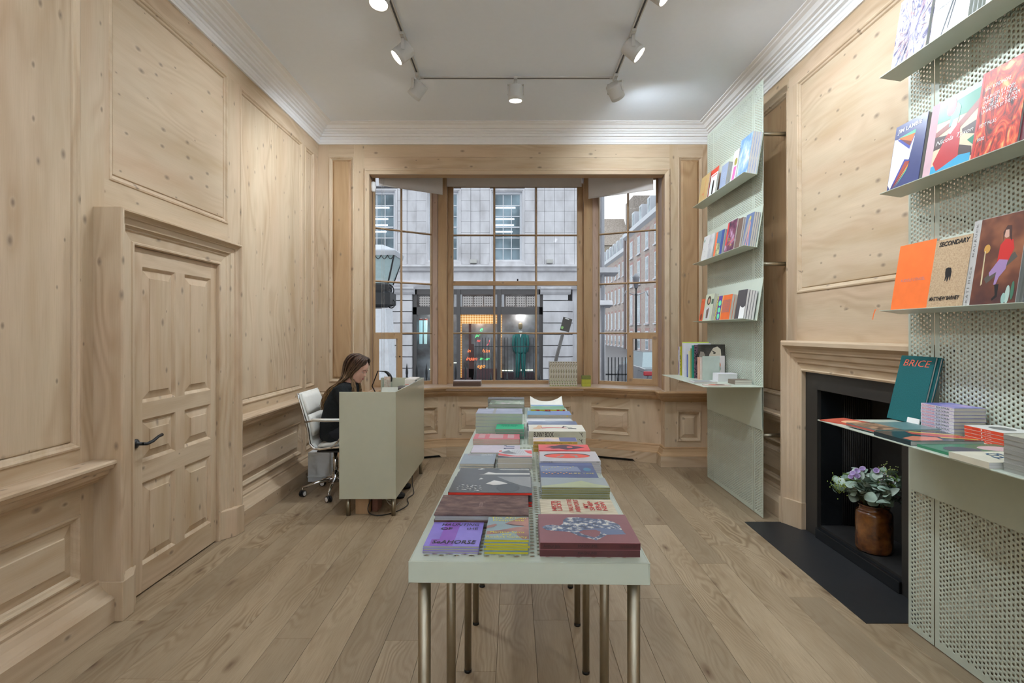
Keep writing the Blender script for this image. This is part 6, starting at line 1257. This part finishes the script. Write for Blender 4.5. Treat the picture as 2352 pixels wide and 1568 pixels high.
for g, (col, n_) in enumerate((((142, 162, 70), 46), ((206, 176, 190), 46), ((150, 160, 90), 40))):
    mb = MB(); c0 = [(1928, 1112, 3.35), (2030, 1102, 3.28), (2043, 1080, 3.32)][g]; q0 = P(*c0)-(VB+Vector((0, 0, 0.03)))
    for k in range(n_):
        q = q0+Vector((rl.gauss(0, 0.028), rl.gauss(0, 0.028), rl.gauss(0, 0.024))); mb.ellipsoid(q, (0.004, 0.004, 0.004), 0, 6, 4)
        if k % 4 == 0: mb.tube([q0-Vector((0, 0, 0.06)), q], 0.0007, 4)
    mb.build('filler_sprig', M(col, 0.6), bq, world=False, kind='stuff')
# ================================================================== street outside
E = lambda px, py, y=20.0: P(px, py, y)
GZ = -0.50
gr = MB().box((-40, 7.2, GZ-0.1), (60, 130, GZ)).build('ground_outside', NM('wet_asphalt', 3, [(0.35, (88, 88, 92)), (0.65, (112, 112, 116))], 0.35), None, kind='structure')
MB().box((-30, 18.6, GZ), (3.9, 20, GZ+0.12)).build('pavement_outside', NM('paving_grey', 4, [(0.4, (138, 136, 136)), (0.6, (160, 158, 158))], 0.6), None, kind='structure')
st1 = NM('portland_stone', 2.2, [(0.3, (186, 183, 186)), (0.5, (204, 202, 206)), (0.7, (218, 216, 220))], 0.8, (1, 1, 0.5), 5, spec=0.15)
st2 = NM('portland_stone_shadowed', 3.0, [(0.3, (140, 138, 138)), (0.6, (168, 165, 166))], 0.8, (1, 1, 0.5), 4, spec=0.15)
fb = root('office_building', (0, 20.3, GZ), 'pale grey stone office building across the street with sash windows and a shopfront', 'building')
zt_ = 9.2
cu = []
wins = [(873, 34), (1019, 34), (1165, 34)]
def X(px): return (px-VX)/60.0
def Z(py): return EYE+(VY-py)/60.0
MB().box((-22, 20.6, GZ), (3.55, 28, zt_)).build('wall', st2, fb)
# stone blocks above the band, stacked in upright bays between the windows
crs = [Z(y) for y in (607, 583, 559, 534, 509, 485, 461, 437, 412, 387, 362, 337, 312)]
bays = []
edges = [-6.9, -6.3]
prev = -7.2
xs_list = []
for c in wins: xs_list.append((X(c[0]-40), X(c[0]+40)))
fill = [(-7.6, xs_list[0][0])]+[(xs_list[i][1], xs_list[i+1][0]) for i in range(2)]+[(xs_list[2][1], 3.1)]
for a, b in fill:
    n = max(1, round((b-a)/0.36)); wd = (b-a)/n
    for k in range(n):
        x0, x1 = a+k*wd, a+(k+1)*wd; pr_ = 0.04 if k in (0, n-1) else 0.0
        for z0, z1 in zip(crs[:-1], crs[1:]): MB().box((x0+0.004, 20.0-pr_, z0+0.004), (x1-0.004, 20.6, z1-0.004)).build('stone_block', st1, fb)
DG = NT('dark_far_glass'); DG.b.inputs['Base Color'].default_value = (*lin((84, 104, 116)), 1); DG.set(rough=0.12, spec=0.6); nz = DG.noise(DG.obj(), 1.2, 2); DG.l(DG.ramp(nz, [(0.35, lin((70, 88, 98))), (0.65, lin((138, 160, 172)))]), DG.b.inputs['Base Color'])
TUBE = EM((235, 245, 255), 3.0); WF = M((214, 216, 222), 0.5)
def sashwin(par, x0, x1, z0, z1, y, nx, nz_, wf=WF, glass=None, bar=0.03, fr=0.09, deep=0.12):
    o = ringmesh(lambda u, v, h: (u, y-h, v), x0, x1, z0, z1, [(0, -deep), (0, 0.02), (fr*0.8, 0.02), (fr, -0.05)], False).build('window', wf, par)
    g = MB().box((x0+fr, y+0.05, z0+fr), (x1-fr, y+0.06, z1-fr)).build('pane', glass or DG.m, o)
    m = MB()
    for i in range(1, nx): x = x0+fr+(x1-x0-2*fr)*i/nx; m.box((x-bar/2, y+0.02, z0+fr), (x+bar/2, y+0.05, z1-fr))
    for i in range(1, nz_): z = z0+fr+(z1-z0-2*fr)*i/nz_; k = 1.8 if i == nz_//2 else 1.0; m.box((x0+fr, y+0.018, z-bar*k/2), (x1-fr, y+0.05, z+bar*k/2))
    if nx*nz_ > 1: m.build('glazing_bar', wf, o)
    return o
for cx, hw in wins:
    x0, x1, z0, z1 = X(cx-hw), X(cx+hw), Z(600), Z(440)
    # architrave
    ringmesh(lambda u, v, h: (u, 20-h, v), x0-0.10, x1+0.10, z0-0.06, z1+0.10, [(0, -0.3), (0, 0.07), (0.05, 0.07), (0.06, 0.04), (0.10, 0.02), (0.10, -0.2)], False).build('window_surround', st1, fb)
    wo = sashwin(fb, x0, x1, z0, z1, 20.12, 3, 6)
    MB().box((x0-0.12, 19.86, z0-0.14), (x1+0.12, 20.1, z0-0.04)).build('window_ledge', st1, fb)
    sl = MB()
    for py, w_ in ((475, 0.85), (501, 0.8), (515, 0.78), (530, 0.72)): sl.box((x0+0.12, 20.150, Z(py)-0.022), (x0+0.12+(x1-x0-0.24)*w_, 20.168, Z(py)+0.022))
    sl.build('strip_light', TUBE, wo)
    for z0_, z1_ in ((z1+0.16, zt_),):
        pass
for cx, hw in wins:
    x0, x1 = X(cx-hw)-0.10, X(cx+hw)+0.10
    MB().box((x0, 20.0, Z(427)), (x1, 20.5, zt_)).build('stone_block', st1, fb)
    MB().box((x0, 20.02, Z(607)), (x1, 20.4, Z(600)-0.06)).build('stone_block', st1, fb)
TE = lambda u, v, h: (u, 20-h, v)
def band(prof, a, b, mat, nm='string_course'): MB().loft([[(a, 20-h, z) for h, z in prof], [(b, 20-h, z) for h, z in prof]]).build(nm, mat, fb)
band([(-0.3, Z(607)), (0.04, Z(607)), (0.20, Z(609)), (0.22, Z(613)), (0.14, Z(617)), (0.10, Z(622)), (0.02, Z(624)), (-0.3, Z(624))], -8, 3.25, st1)
band([(-0.3, Z(624.5)), (0.0, Z(624.5)), (0.0, Z(645)), (-0.3, Z(645))], -8, 3.15, st1, 'frieze')
band([(-0.3, Z(645.5)), (0.08, Z(645.5)), (0.12, Z(650)), (0.10, Z(655)), (0.04, Z(660)), (0.0, Z(664)), (-0.3, Z(664))], -8, 3.15, st1)
# banded piers with capitals
for a, b, ch in ((X(878), X(947), 0), (X(1247), X(1304), 1), (X(700), X(760), 0)):
    ys = [Z(v) for v in (690, 715.5, 741.5, 767.5, 793, 819, 845, 871, 882)]
    for z1, z0 in zip(ys[:-1], ys[1:]):
        m = MB()
        if ch: m.prism([(a, 19.92), (b, 19.92), (b+0.22, 20.10), (b+0.22, 20.5), (a, 20.5)], z0+0.014, z1-0.014)
        else: m.prism([(a, 19.92), (b, 19.92), (b, 20.5), (a, 20.5)], z0+0.014, z1-0.014)
        m.build('pier_block', st1, fb)
    band([(-0.3, Z(676)), (0.10, Z(676)), (0.10, Z(689)), (-0.3, Z(689))], a, b, st1, 'pier_neck')
    band([(-0.3, Z(660)), (0.30, Z(660)), (0.30, Z(664)), (0.24, Z(667)), (0.20, Z(672)), (0.14, Z(676)), (-0.3, Z(676))], a-0.1, b+0.1, st1, 'capital')
MB().box((X(1304)+0.2, 20.15, GZ), (3.55, 20.5, Z(660))).build('return_wall', st1, fb)
MB().tube([(3.42, 19.95, GZ), (3.42, 19.95, zt_)], 0.06, 10).build('downpipe', M((150, 150, 156), 0.5), fb)
band([(-0.3, Z(688)), (0.18, Z(690)), (0.30, Z(694)), (0.36, Z(701)), (-0.3, Z(706))], 3.15, 3.75, st1, 'corner_bracket')
band([(-0.3, Z(617)), (0.45, Z(617)), (0.40, Z(628)), (-0.3, Z(633))], 3.1, 3.95, st1, 'corner_cornice')
for px in (1088, 1262): MB().box((X(px)-0.12, 19.80, Z(605)), (X(px)+0.12, 20.0, Z(597))).build('floodlight', M((190, 188, 184), 0.5), fb)
# shopfront
sf = root('shopfront', (X(1100), 20.2, GZ), 'dark bronze tailor shopfront with lattice vents and lit orange display', 'shopfront')
BZ = M((84, 80, 80), 0.4, 0.3, var=0.05); GRY = M((168, 168, 172), 0.5)
for a, b in ((X(948), X(1008)), (X(1008), X(1247))):
    f = MB()
    f.box((a, 20.05, Z(676)), (b, 20.12, Z(664))).box((a, 20.05, Z(722)), (b, 20.14, Z(705)))
    f.box((a, 20.05, Z(884)), (a+0.14, 20.14, Z(664))).box((b-0.14, 20.05, Z(884)), (b, 20.14, Z(664))).box((a, 20.02, Z(884)), (b, 20.16, Z(872)))
    f.build('shop_frame', BZ, sf)
for px in (1053, 1146): MB().box((X(px)-0.07, 20.0, Z(884)), (X(px)+0.07, 20.12, Z(664))).build('shop_mullion', BZ, sf)
for px in (1046, 1058, 1139, 1155, 1237): MB().box((X(px)-0.05, 20.04, Z(704)), (X(px)+0.05, 20.10, Z(676))).build('pilaster_strip', GRY, sf)
LAT = NT('pierced_lattice'); vo = LAT.t.nodes.new('ShaderNodeTexVoronoi'); vo.inputs['Scale'].default_value = 1.0; vo.inputs['Randomness'].default_value = 0.0; LAT.l(LAT.mapping(LAT.obj(), (11, 1, 11)), vo.inputs['Vector'])
LAT.l(LAT.ramp(vo.outputs['Distance'], [(0.25, lin((78, 72, 72))), (0.32, lin((176, 168, 164)))]), LAT.b.inputs['Base Color'])
for a, b in ((X(962), X(990)), (X(1062), X(1086)), (X(1087), X(1110)), (X(1111), X(1134)), (X(1161), X(1184)), (X(1185), X(1208)), (X(1209), X(1230))):
    MB().box((a+0.01, 20.06, Z(703)), (b-0.01, 20.08, Z(680))).build('lattice_vent', LAT.m, sf)
MB().box((X(950), 20.5, GZ), (X(1246), 20.55, Z(664))).build('shop_interior', NM('dim_shop_interior', 1.4, [(0.3, (96, 88, 88)), (0.5, (140, 138, 144)), (0.7, (176, 178, 184))], 0.6, (1, 1, 1), 3), sf)
# gingham canopy lit from inside
GI = NT('lit_gingham'); ck = GI.n('ShaderNodeTexWave', wave_type='BANDS', bands_direction='X'); ck.inputs['Scale'].default_value = 3.2; GI.l(GI.obj(), ck.inputs[0])
ck2 = GI.n('ShaderNodeTexWave', wave_type='BANDS', bands_direction='Z'); ck2.inputs['Scale'].default_value = 3.2; GI.l(GI.obj(), ck2.inputs[0])
cc = GI.ramp(GI.math('MULTIPLY', GI.math('ADD', ck.outputs[1], ck2.outputs[1]), 0.5), [(0.2, lin((214, 132, 44))), (0.7, lin((250, 206, 150)))]); GI.l(cc, GI.b.inputs['Base Color']); GI.l(cc, GI.b.inputs['Emission Color']); GI.b.inputs['Emission Strength'].default_value = 0.55
MB().box((X(1055), 20.2, Z(743)), (X(1153), 20.24, Z(722))).build('gingham_light_panel', GI.m, sf)
for px in (1056, 1149): MB().box((X(px), 20.2, Z(868)), (X(px)+0.06, 20.24, Z(743))).build('gingham_light_strip', GI.m, sf)
MB().box((X(948), 20.16, Z(875)), (X(1246), 20.165, Z(722))).build('shop_glass', GLASS, sf)
for i, (px, c) in enumerate(((963, (176, 214, 222)), (974, (196, 226, 226)))):
    MB().lathe([(0.06, Z(790)), (0.075, Z(738)), (0.07, Z(734)), (0.02, Z(730))], (X(px), 20.35, 0), 12).build('display_tube', [EM(c, 0.5)], sf)
    MB().lathe([(0.08, Z(735)), (0.07, Z(731))], (X(px), 20.35, 0), 12).build('display_cap', [M((200, 110, 100), 0.5)], sf)
for a, b, z in ((1040, 1054, 833), (1150, 1178, 851), (1196, 1226, 850), (983, 996, 848)): MB().box((X(a), 20.30, Z(z+2)), (X(b), 20.32, Z(z))).build('case_light', EM((236, 240, 214), 1.6), sf)
for a, b in ((X(1150), X(1180)), (X(1190), X(1228))): MB().box((a, 20.30, Z(880)), (b, 20.42, Z(856))).build('display_case', M((70, 44, 52), 0.5), sf)
MB().box((X(1042), 20.3, Z(876)), (X(1140), 20.45, Z(848))).build('display_case', M((104, 72, 76), 0.5), sf)
# neon handwriting
for body_, px, py, sz_, c in (('him', 1115, 806, 0.16, (255, 130, 60)), ('in', 1076, 806, 0.15, (255, 120, 60)), ('insan', 1082, 824, 0.17, (255, 110, 70)), ('in un', 1112, 824, 0.15, (90, 230, 130)), ('ego', 1104, 841, 0.17, (255, 150, 50)), ('pr', 1096, 770, 0.15, (90, 240, 130)), ('e', 1104, 756, 0.22, (80, 230, 140)), ('m', 1098, 782, 0.14, (250, 90, 80)), ('J', 1121, 786, 0.18, (250, 80, 90))):
    textobj(body_, Matrix.Translation(Vector((X(px), 20.15, Z(py)))-sf.location) @ Matrix.Rotation(PI/2, 4, 'X'), sz_*1.25, EM(c, 1.1), sf, 'neon_script', shear=0.35)
for px, z0, z1 in ((1078, 740, 868), (1084, 790, 875)): MB().box((X(px)-0.05, 20.3, Z(z1)), (X(px)+0.05, 20.34, Z(z0))).build('display_post', M((92, 50, 46), 0.5), sf)
# mannequin in the shop window
mq = root('mannequin', (X(1196), 20.32, Z(868)), 'headless-faced mannequin in a teal suit in the shop window opposite', 'mannequin')
q = lambda px, py: (X(px), 20.32, Z(py))
MB().lathe([(0.001, Z(757)), (0.06, Z(755)), (0.085, Z(749)), (0.08, Z(744)), (0.04, Z(741)), (0.001, Z(740.5))], (X(1195.5), 20.32, 0), 14, caps=False).build('head', M((160, 136, 104), 0.5), mq)
TE_ = M((46, 122, 120), 0.6)
MB().loft([sec(X(1196), 20.32, Z(v), a, 0.10, 14) for v, a in ((762, 0.06), (767, 0.22), (775, 0.25), (790, 0.21), (806, 0.23), (812, 0.23))], 0, True, True, True).build('jacket', TE_, mq)
for s in (-1, 1):
    MB().tube([(X(1196)+s*0.24, 20.32, Z(770)), (X(1196)+s*0.28, 20.30, Z(790)), (X(1196)+s*0.24, 20.28, Z(808))], [0.07, 0.06, 0.05], 10).build('sleeve', TE_, mq)
    MB().tube([(X(1196)+s*0.10, 20.32, Z(810)), (X(1196)+s*0.12, 20.32, Z(868))], [0.10, 0.07], 10).build('trouser_leg', TE_, mq)
MB().add([(X(1192), 20.20, Z(760)), (X(1200), 20.20, Z(760)), (X(1196), 20.20, Z(776))], [(0, 1, 2)]).build('shirt', WHT, mq)
# railings across the street
IR = M((44, 46, 50), 0.5)
def railing(label, x0, x1, y, zb, ztop, step, spike=True, rr=0.011):
    o = root('railing', ((x0+x1)/2, y, zb), label, 'railing')
    n = int((x1-x0)/step)
    for i in range(n+1):
        x = x0+i*step; m = MB()
        if spike: m.lathe([(rr, zb), (rr, ztop-0.22), (rr*1.5, ztop-0.21), (rr*1.5, ztop-0.17), (rr*1.9, ztop-0.15), (rr*1.7, ztop-0.10), (0.002, ztop)], (x, y, 0), 8)
        else: m.box((x-rr*0.8, y-rr*0.8, zb), (x+rr*0.8, y+rr*0.8, ztop))
        m.build('baluster', IR, o)
    MB().box((x0-0.05, y-0.008, ztop-0.34), (x1+0.05, y+0.008, ztop-0.31)).box((x0-0.05, y-0.008, zb+0.10), (x1+0.05, y+0.008, zb+0.13)).build('rail', IR, o)
    return o
railing('thin black railing in front of the shop across the street', X(1098), X(1232), 18.9, GZ+0.12, Z(775)*0.945+0.08, 0.115, False, 0.012)
railing('spiked black iron railing just outside the bay window', -1.93, -0.45, 8.0, GZ, 1.015, 0.150)
railing('spiked black iron railing outside the middle window, right part', -0.62, 0.95, 8.35, GZ, 0.86, 0.26)
railing('dense black area railing outside the right hand window', 1.80, 2.18, 9.9, GZ, 1.02, 0.065, False, 0.010)
MB_ = tag(MB().prism([(1.3, 9.2), (3.0, 9.2), (3.0, 9.6), (1.3, 9.6)], GZ, GZ+0.28).build('stone_kerb', M((150, 150, 154), 0.6), None), 'pale stone kerb below the dense railing', 'kerb')
# street lamp lantern close outside left
ln = root('wall_lantern', (P(872, 640, 7.6).x, 7.6, P(872, 655, 7.6).z), 'large tapering glass street lantern on scrolled black ironwork outside', 'lantern')
g = lambda px, py: P(px, py, 7.6)
cx = g(873, 600).x
def sq(hw, z): return [(cx-hw, 7.6-hw, z), (cx+hw, 7.6-hw, z), (cx+hw, 7.6+hw, z), (cx-hw, 7.6+hw, z)]
LG = M((176, 200, 206), 0.25, spec=0.5, var=0.05)
MB().loft([sq(0.150, g(0, 652).z), sq(0.262, g(0, 592).z)]).build('lantern_glass', LG, ln)
MB().loft([sq(0.275, g(0, 592).z), sq(0.29, g(0, 582).z), sq(0.275, g(0, 579).z), sq(0.05, g(0, 563).z)]).build('lantern_cap', M((206, 212, 222), 0.4), ln)
for sx in (-1, 1):
    for sy in (-1, 1): MB().tube([(cx+sx*0.152, 7.6+sy*0.152, g(0, 652).z), (cx+sx*0.265, 7.6+sy*0.265, g(0, 590).z)], 0.012, 6).build('lantern_bar', IR, ln)
for k in range(6):
    x0 = cx-0.26+k*0.087; MB().tube([(x0+0.087*t, 7.6-0.285, g(0, 592).z-0.055*math.sin(PI*t)) for t in (0, 0.2, 0.4, 0.6, 0.8, 1)], 0.006, 5).build('swag', IR, ln)
MB().loft([sq(0.15, g(0, 655).z), sq(0.13, g(0, 668).z), sq(0.19, g(0, 674).z), sq(0.19, g(0, 700).z), sq(0.08, g(0, 706).z)]).build('lantern_base', IR, ln)
for (sx_, sy_, sc_) in ((893, 668, 1.0), (898, 698, 0.8)):
    pts = [g(sx_+sc_*(13-t*1.0)*math.cos(t)*0.9, sy_+sc_*(13-t*1.0)*math.sin(t)) for t in [k*0.5-1.5 for k in range(26)]]
    MB().tube(pts, 0.008, 6).build('scroll', IR, ln)
wp = tag(MB().loft([[(P(820, y_, 7.4).x, 7.4, P(0, y_, 7.4).z), (P(xr_, y_, 7.4).x, 7.4, P(0, y_, 7.4).z), (P(xr_, y_, 7.4).x+0.05, 7.6, P(0, y_, 7.4).z), (P(820, y_, 7.4).x, 7.6, P(0, y_, 7.4).z)] for xr_, y_ in ((897.5, 985), (896, 880), (886, 709))]).build('porch_pier', M((228, 232, 242), 0.6), None), 'white tapering porch pier outside the left window', 'pier')
# leaning sign post
sg = root('sign_post', (P(1273, 880, 9.0).x, 9.0, GZ), 'leaning grey post with back of a rectangular parking sign', 'sign')
MB().tube([(P(1268, 850, 9).x-0.12, 9.0, GZ), P(1277, 826, 9.0), P(1293, 765, 9.0)], 0.030, 10).build('post', M((104, 100, 98), 0.5), sg)
c_ = [P(1286, 758, 8.94), P(1307, 763, 8.94), P(1315, 733, 8.94), P(1294, 727, 8.94)]
MB().loft([c_, [v+Vector((0, 0.012, 0)) for v in c_]]).build('sign_plate', M((84, 80, 78), 0.5), sg, bevel=0.006)
MB().add([P(1288, 754, 8.93), P(1293, 755.5, 8.93), P(1295, 750, 8.93), P(1289.5, 748.5, 8.93)], [(0, 1, 2, 3)]).build('sticker', M((150, 196, 120), 0.5), sg)
MB().tube([P(1298, 731, 8.93), P(1307, 733.5, 8.93)], 0.008, 6).build('clip', WHT, sg)
# brick terrace down the side street
BR = NT('red_brown_brick'); br = BR.n('ShaderNodeTexBrick'); br.inputs['Scale'].default_value = 1.0
br.inputs['Color1'].default_value = (*lin((186, 170, 163)), 1); br.inputs['Color2'].default_value = (*lin((200, 186, 178)), 1); br.inputs['Mortar'].default_value = (*lin((190, 178, 172)), 1)
br.inputs['Brick Width'].default_value = 0.45; br.inputs['Row Height'].default_value = 0.15; br.inputs['Mortar Size'].default_value = 0.012
sp2 = BR.n('ShaderNodeSeparateXYZ'); BR.l(BR.pos(), sp2.inputs[0]); cb = BR.n('ShaderNodeCombineXYZ'); BR.l(BR.math('ADD', sp2.outputs[0], sp2.outputs[1]), cb.inputs[0]); BR.l(sp2.outputs[2], cb.inputs[1]); BR.l(cb.outputs[0], br.inputs[0])
BR.l(br.outputs[0], BR.b.inputs['Base Color']); BR.set(rough=0.9, spec=0.1)
RB = M((186, 150, 144), 0.8)
def terrace(label, x, y0, y1, ze, step, rows, dormer=True, mat=None, wide=1.0):
    o = root('terrace_house', (x+3, (y0+y1)/2, GZ), label, 'building')
    MB().box((x, y0, GZ), (x+8, y1, ze)).build('wall', mat or BR.m, o)
    MB().loft([[(x-0.35, y, ze-0.1), (x-0.35, y, ze+0.35), (x+0.2, y, ze+0.5), (x+0.2, y, ze-0.5)] for y in (y0, y1)]).build('cornice', WF, o)
    MB().loft([[(x+0.3, y, ze+0.3), (x+1.6, y, ze+3.0), (x+8, y, ze+3.0), (x+8, y, ze+0.3)] for y in (y0+0.1, y1-0.1)]).build('roof', M((112, 112, 122), 0.7), o)
    n = int((y1-y0)/step)
    T = lambda u, v, h: (x-h, u, v)
    for i in range(n):
        yc = y0+step*(i+0.5)
        for z0, z1 in rows:
            MB().box((yc-0.62*wide, z0-0.1, -0.02), (yc+0.62*wide, z1+0.28, 0.02), 0, T).build('brick_arch', RB, o)
            w_ = MB().box((yc-0.45*wide, z0, 0.0), (yc+0.45*wide, z1, 0.05), 0, T).build('window', WF, o)
            MB().box((yc-0.34*wide, z0+0.12, 0.045), (yc+0.34*wide, (z0+z1)/2-0.05, 0.06), 0, T).box((yc-0.34*wide, (z0+z1)/2+0.05, 0.045), (yc+0.34*wide, z1-0.1, 0.06), 0, T).build('pane', DG.m, w_)
            MB().box((yc-0.6*wide, z0-0.18, 0.0), (yc+0.6*wide, z0-0.05, 0.16), 0, T).build('ledge', WF, o)
        if dormer:
            d_ = MB().box((x+0.15, yc-0.6, ze+0.5), (x+1.8, yc+0.6, ze+2.3)).build('dormer', WF, o); MB().box((x+0.12, yc-0.4, ze+0.75), (x+0.16, yc+0.4, ze+2.1)).build('pane', DG.m, d_)
    return o
rws_ = [(-0.3, 1.0), (1.9, 4.1), (5.35, 7.15), (8.7, 10.4)]
terrace('long pinkish brick terrace with white dormers far down the side street', 14.0, 62.5, 106, 11.6, 2.55, rws_)
t2 = terrace('darker red brick house with tall white windows and a chimney in the side street', 13.3, 40, 62, 12.6, 3.4, [(-0.3, 1.6), (2.4, 5.6), (6.6, 9.0), (9.8, 11.6)], True, None, 1.35)
MB().box((15.2, 49.5, 14), (16.8, 52.0, 20.2)).box((15.1, 49.4, 20.2), (16.9, 52.1, 20.5)).build('chimney', BR.m, t2)
MB().box((13.2, 61.8, GZ), (13.4, 62.6, 13.4)).build('downpipe', M((110, 90, 88), 0.6), t2)
fbk = root('rooftop_building', (22, 118, GZ), 'pale tiled rooftops closing the far end of the side street', 'building')
MB().box((10, 112, GZ), (40, 125, 20)).build('wall', NM('buff_brick', 2, [(0.4, (168, 156, 140)), (0.6, (190, 180, 166))], 0.9), fbk)
MB().loft([[(10, 111.5, 20), (10, 125, 20), (10, 118, 27)], [(25, 111.5, 20), (25, 125, 20), (25, 118, 27)]]).build('roof', NM('tiled_roof', 5, [(0.4, (150, 138, 128)), (0.6, (178, 166, 156))], 0.9), fbk)
MB().box((26, 113, 20), (34, 121, 31)).build('roof_block', NM('brown_block', 3, [(0.4, (140, 130, 122)), (0.6, (160, 150, 142))], 0.9), fbk)
tag(MB().box((8.4, 55, GZ), (8.6, 104, 1.0)).build('garden_wall', M((110, 96, 92), 0.8), None), 'low dark boundary wall along the side street', 'wall') if False else None
# street lamp post
lp = root('lamp_post', (7.05, 30, GZ), 'tall dark cast iron lamp post in the side street', 'lamp post')
MB().lathe([(0.14, GZ), (0.14, 0.2), (0.10, 0.3), (0.07, 0.6), (0.055, 3.6), (0.09, 3.65), (0.05, 3.7), (0.05, 4.0)], (7.05, 30, 0), 10).build('post', IR, lp)
MB().tube([(6.35, 30, 3.55), (6.45, 30, 3.85), (6.75, 30, 3.7), (7.05, 30, 3.6), (7.35, 30, 3.7), (7.65, 30, 3.85), (7.75, 30, 3.55)], 0.03, 6).build('scroll_arm', M((180, 180, 184), 0.5), lp)
MB().lathe([(0.10, 4.0), (0.20, 4.6), (0.22, 4.65), (0.05, 4.85)], (7.05, 30, 0), 8).build('lantern', M((150, 150, 156), 0.4), lp)
# parked car
car = root('car', (4.55, 17.0, GZ), 'silver-grey saloon car parked with its rear to the window', 'car')
CB = M((92, 94, 100), 0.25, 0.3, 0.6, 0.5, 0.0); CG = M((150, 166, 172), 0.08, 0.0, 0.8)
yy_ = [14.8, 14.95, 15.4, 16.1, 17.0, 18.2, 18.9, 19.2]
def cs_(y, w, zb, zt): return [(4.55-w, y, zb), (4.55+w, y, zb), (4.55+w*1.02, y, zb+(zt-zb)*0.5), (4.55+w*0.94, y, zt), (4.55-w*0.94, y, zt), (4.55-w*1.02, y, zb+(zt-zb)*0.5)]
MB().loft([cs_(y, w, a-0.5+0.1, b-0.5) for y, w, a, b in ((14.8, 0.78, 0.25, 0.85), (14.9, 0.86, 0.14, 0.94), (15.5, 0.89, 0.12, 0.97), (17.2, 0.90, 0.12, 0.96), (18.4, 0.88, 0.12, 0.88), (19.1, 0.80, 0.18, 0.74))]).build('car_body', CB, car, bevel=0.04)
MB().loft([[(4.55-a, y0_, 0.44), (4.55+a, y0_, 0.44), (4.55+b_, y1_, 0.88), (4.55-b_, y1_, 0.88)] for a, b_, y0_, y1_ in ((0.78, 0.60, 15.3, 15.9), (0.80, 0.62, 17.9, 17.3))]).build('cabin_glass', CG, car)
MB().box((3.97, 15.95, 0.86), (5.13, 17.25, 0.90)).build('roof', CB, car, bevel=0.02)
for sx in (-1, 1):
    MB().box((4.55+sx*0.74-0.12, 14.78, 0.26), (4.55+sx*0.74+0.12, 14.84, 0.38)).build('tail_light', M((170, 40, 50), 0.2), car, bevel=0.02)
    for y in (15.5, 18.2): MB().lathe([(0.02, -0.09), (0.30, -0.09), (0.32, -0.05), (0.32, 0.05), (0.30, 0.09), (0.02, 0.09)], (4.55+sx*0.80, y, GZ+0.32), 20, axis=(1, 0, 0)).build('wheel', M((36, 36, 38), 0.7), car)
MB().box((3.75, 14.74, -0.30), (5.35, 14.86, -0.10)).build('bumper', M((84, 86, 92), 0.3), car, bevel=0.02)

for x_ in (X(1010), X(1100), X(1195)):  # unseen point lights added to brighten the shop interior
    l = bpy.data.lights.new('shop_fill', 'POINT'); l.energy = 13; l.shadow_soft_size = 0.12; l.color = (1.0, 0.93, 0.84)
    lo = bpy.data.objects.new('shop_fill', l); COL.objects.link(lo); lo.parent = sf; lo.location = Vector((x_, 20.33, Z(726)))-sf.location

# ================================================================== lettering and cables become plain meshes
bpy.context.view_layer.update()
dg = bpy.context.evaluated_depsgraph_get()
fits = {o.name: f for o, f in FIT}
for o in [o for o in SC.objects if o.type in ('FONT', 'CURVE')]:
    me = bpy.data.meshes.new_from_object(o.evaluated_get(dg)); me.name = o.name
    if o.name in fits and len(me.vertices):
        xs = [v.co.x for v in me.vertices]; wd = max(xs)-min(xs); k = fits[o.name]/max(wd, 1e-6)/1.0
        mid = (max(xs)+min(xs))/2 if o.data.align_x == 'CENTER' else min(xs)
        for v in me.vertices: v.co.x = (v.co.x-mid)*k
    n = bpy.data.objects.new('tmp', me); COL.objects.link(n); n.parent = o.parent; n.matrix_local = o.matrix_local.copy()
    for k in o.keys():
        if k in ('label', 'category', 'group', 'kind'): n[k] = o[k]
    nm = o.name; bpy.data.objects.remove(o); n.name = nm
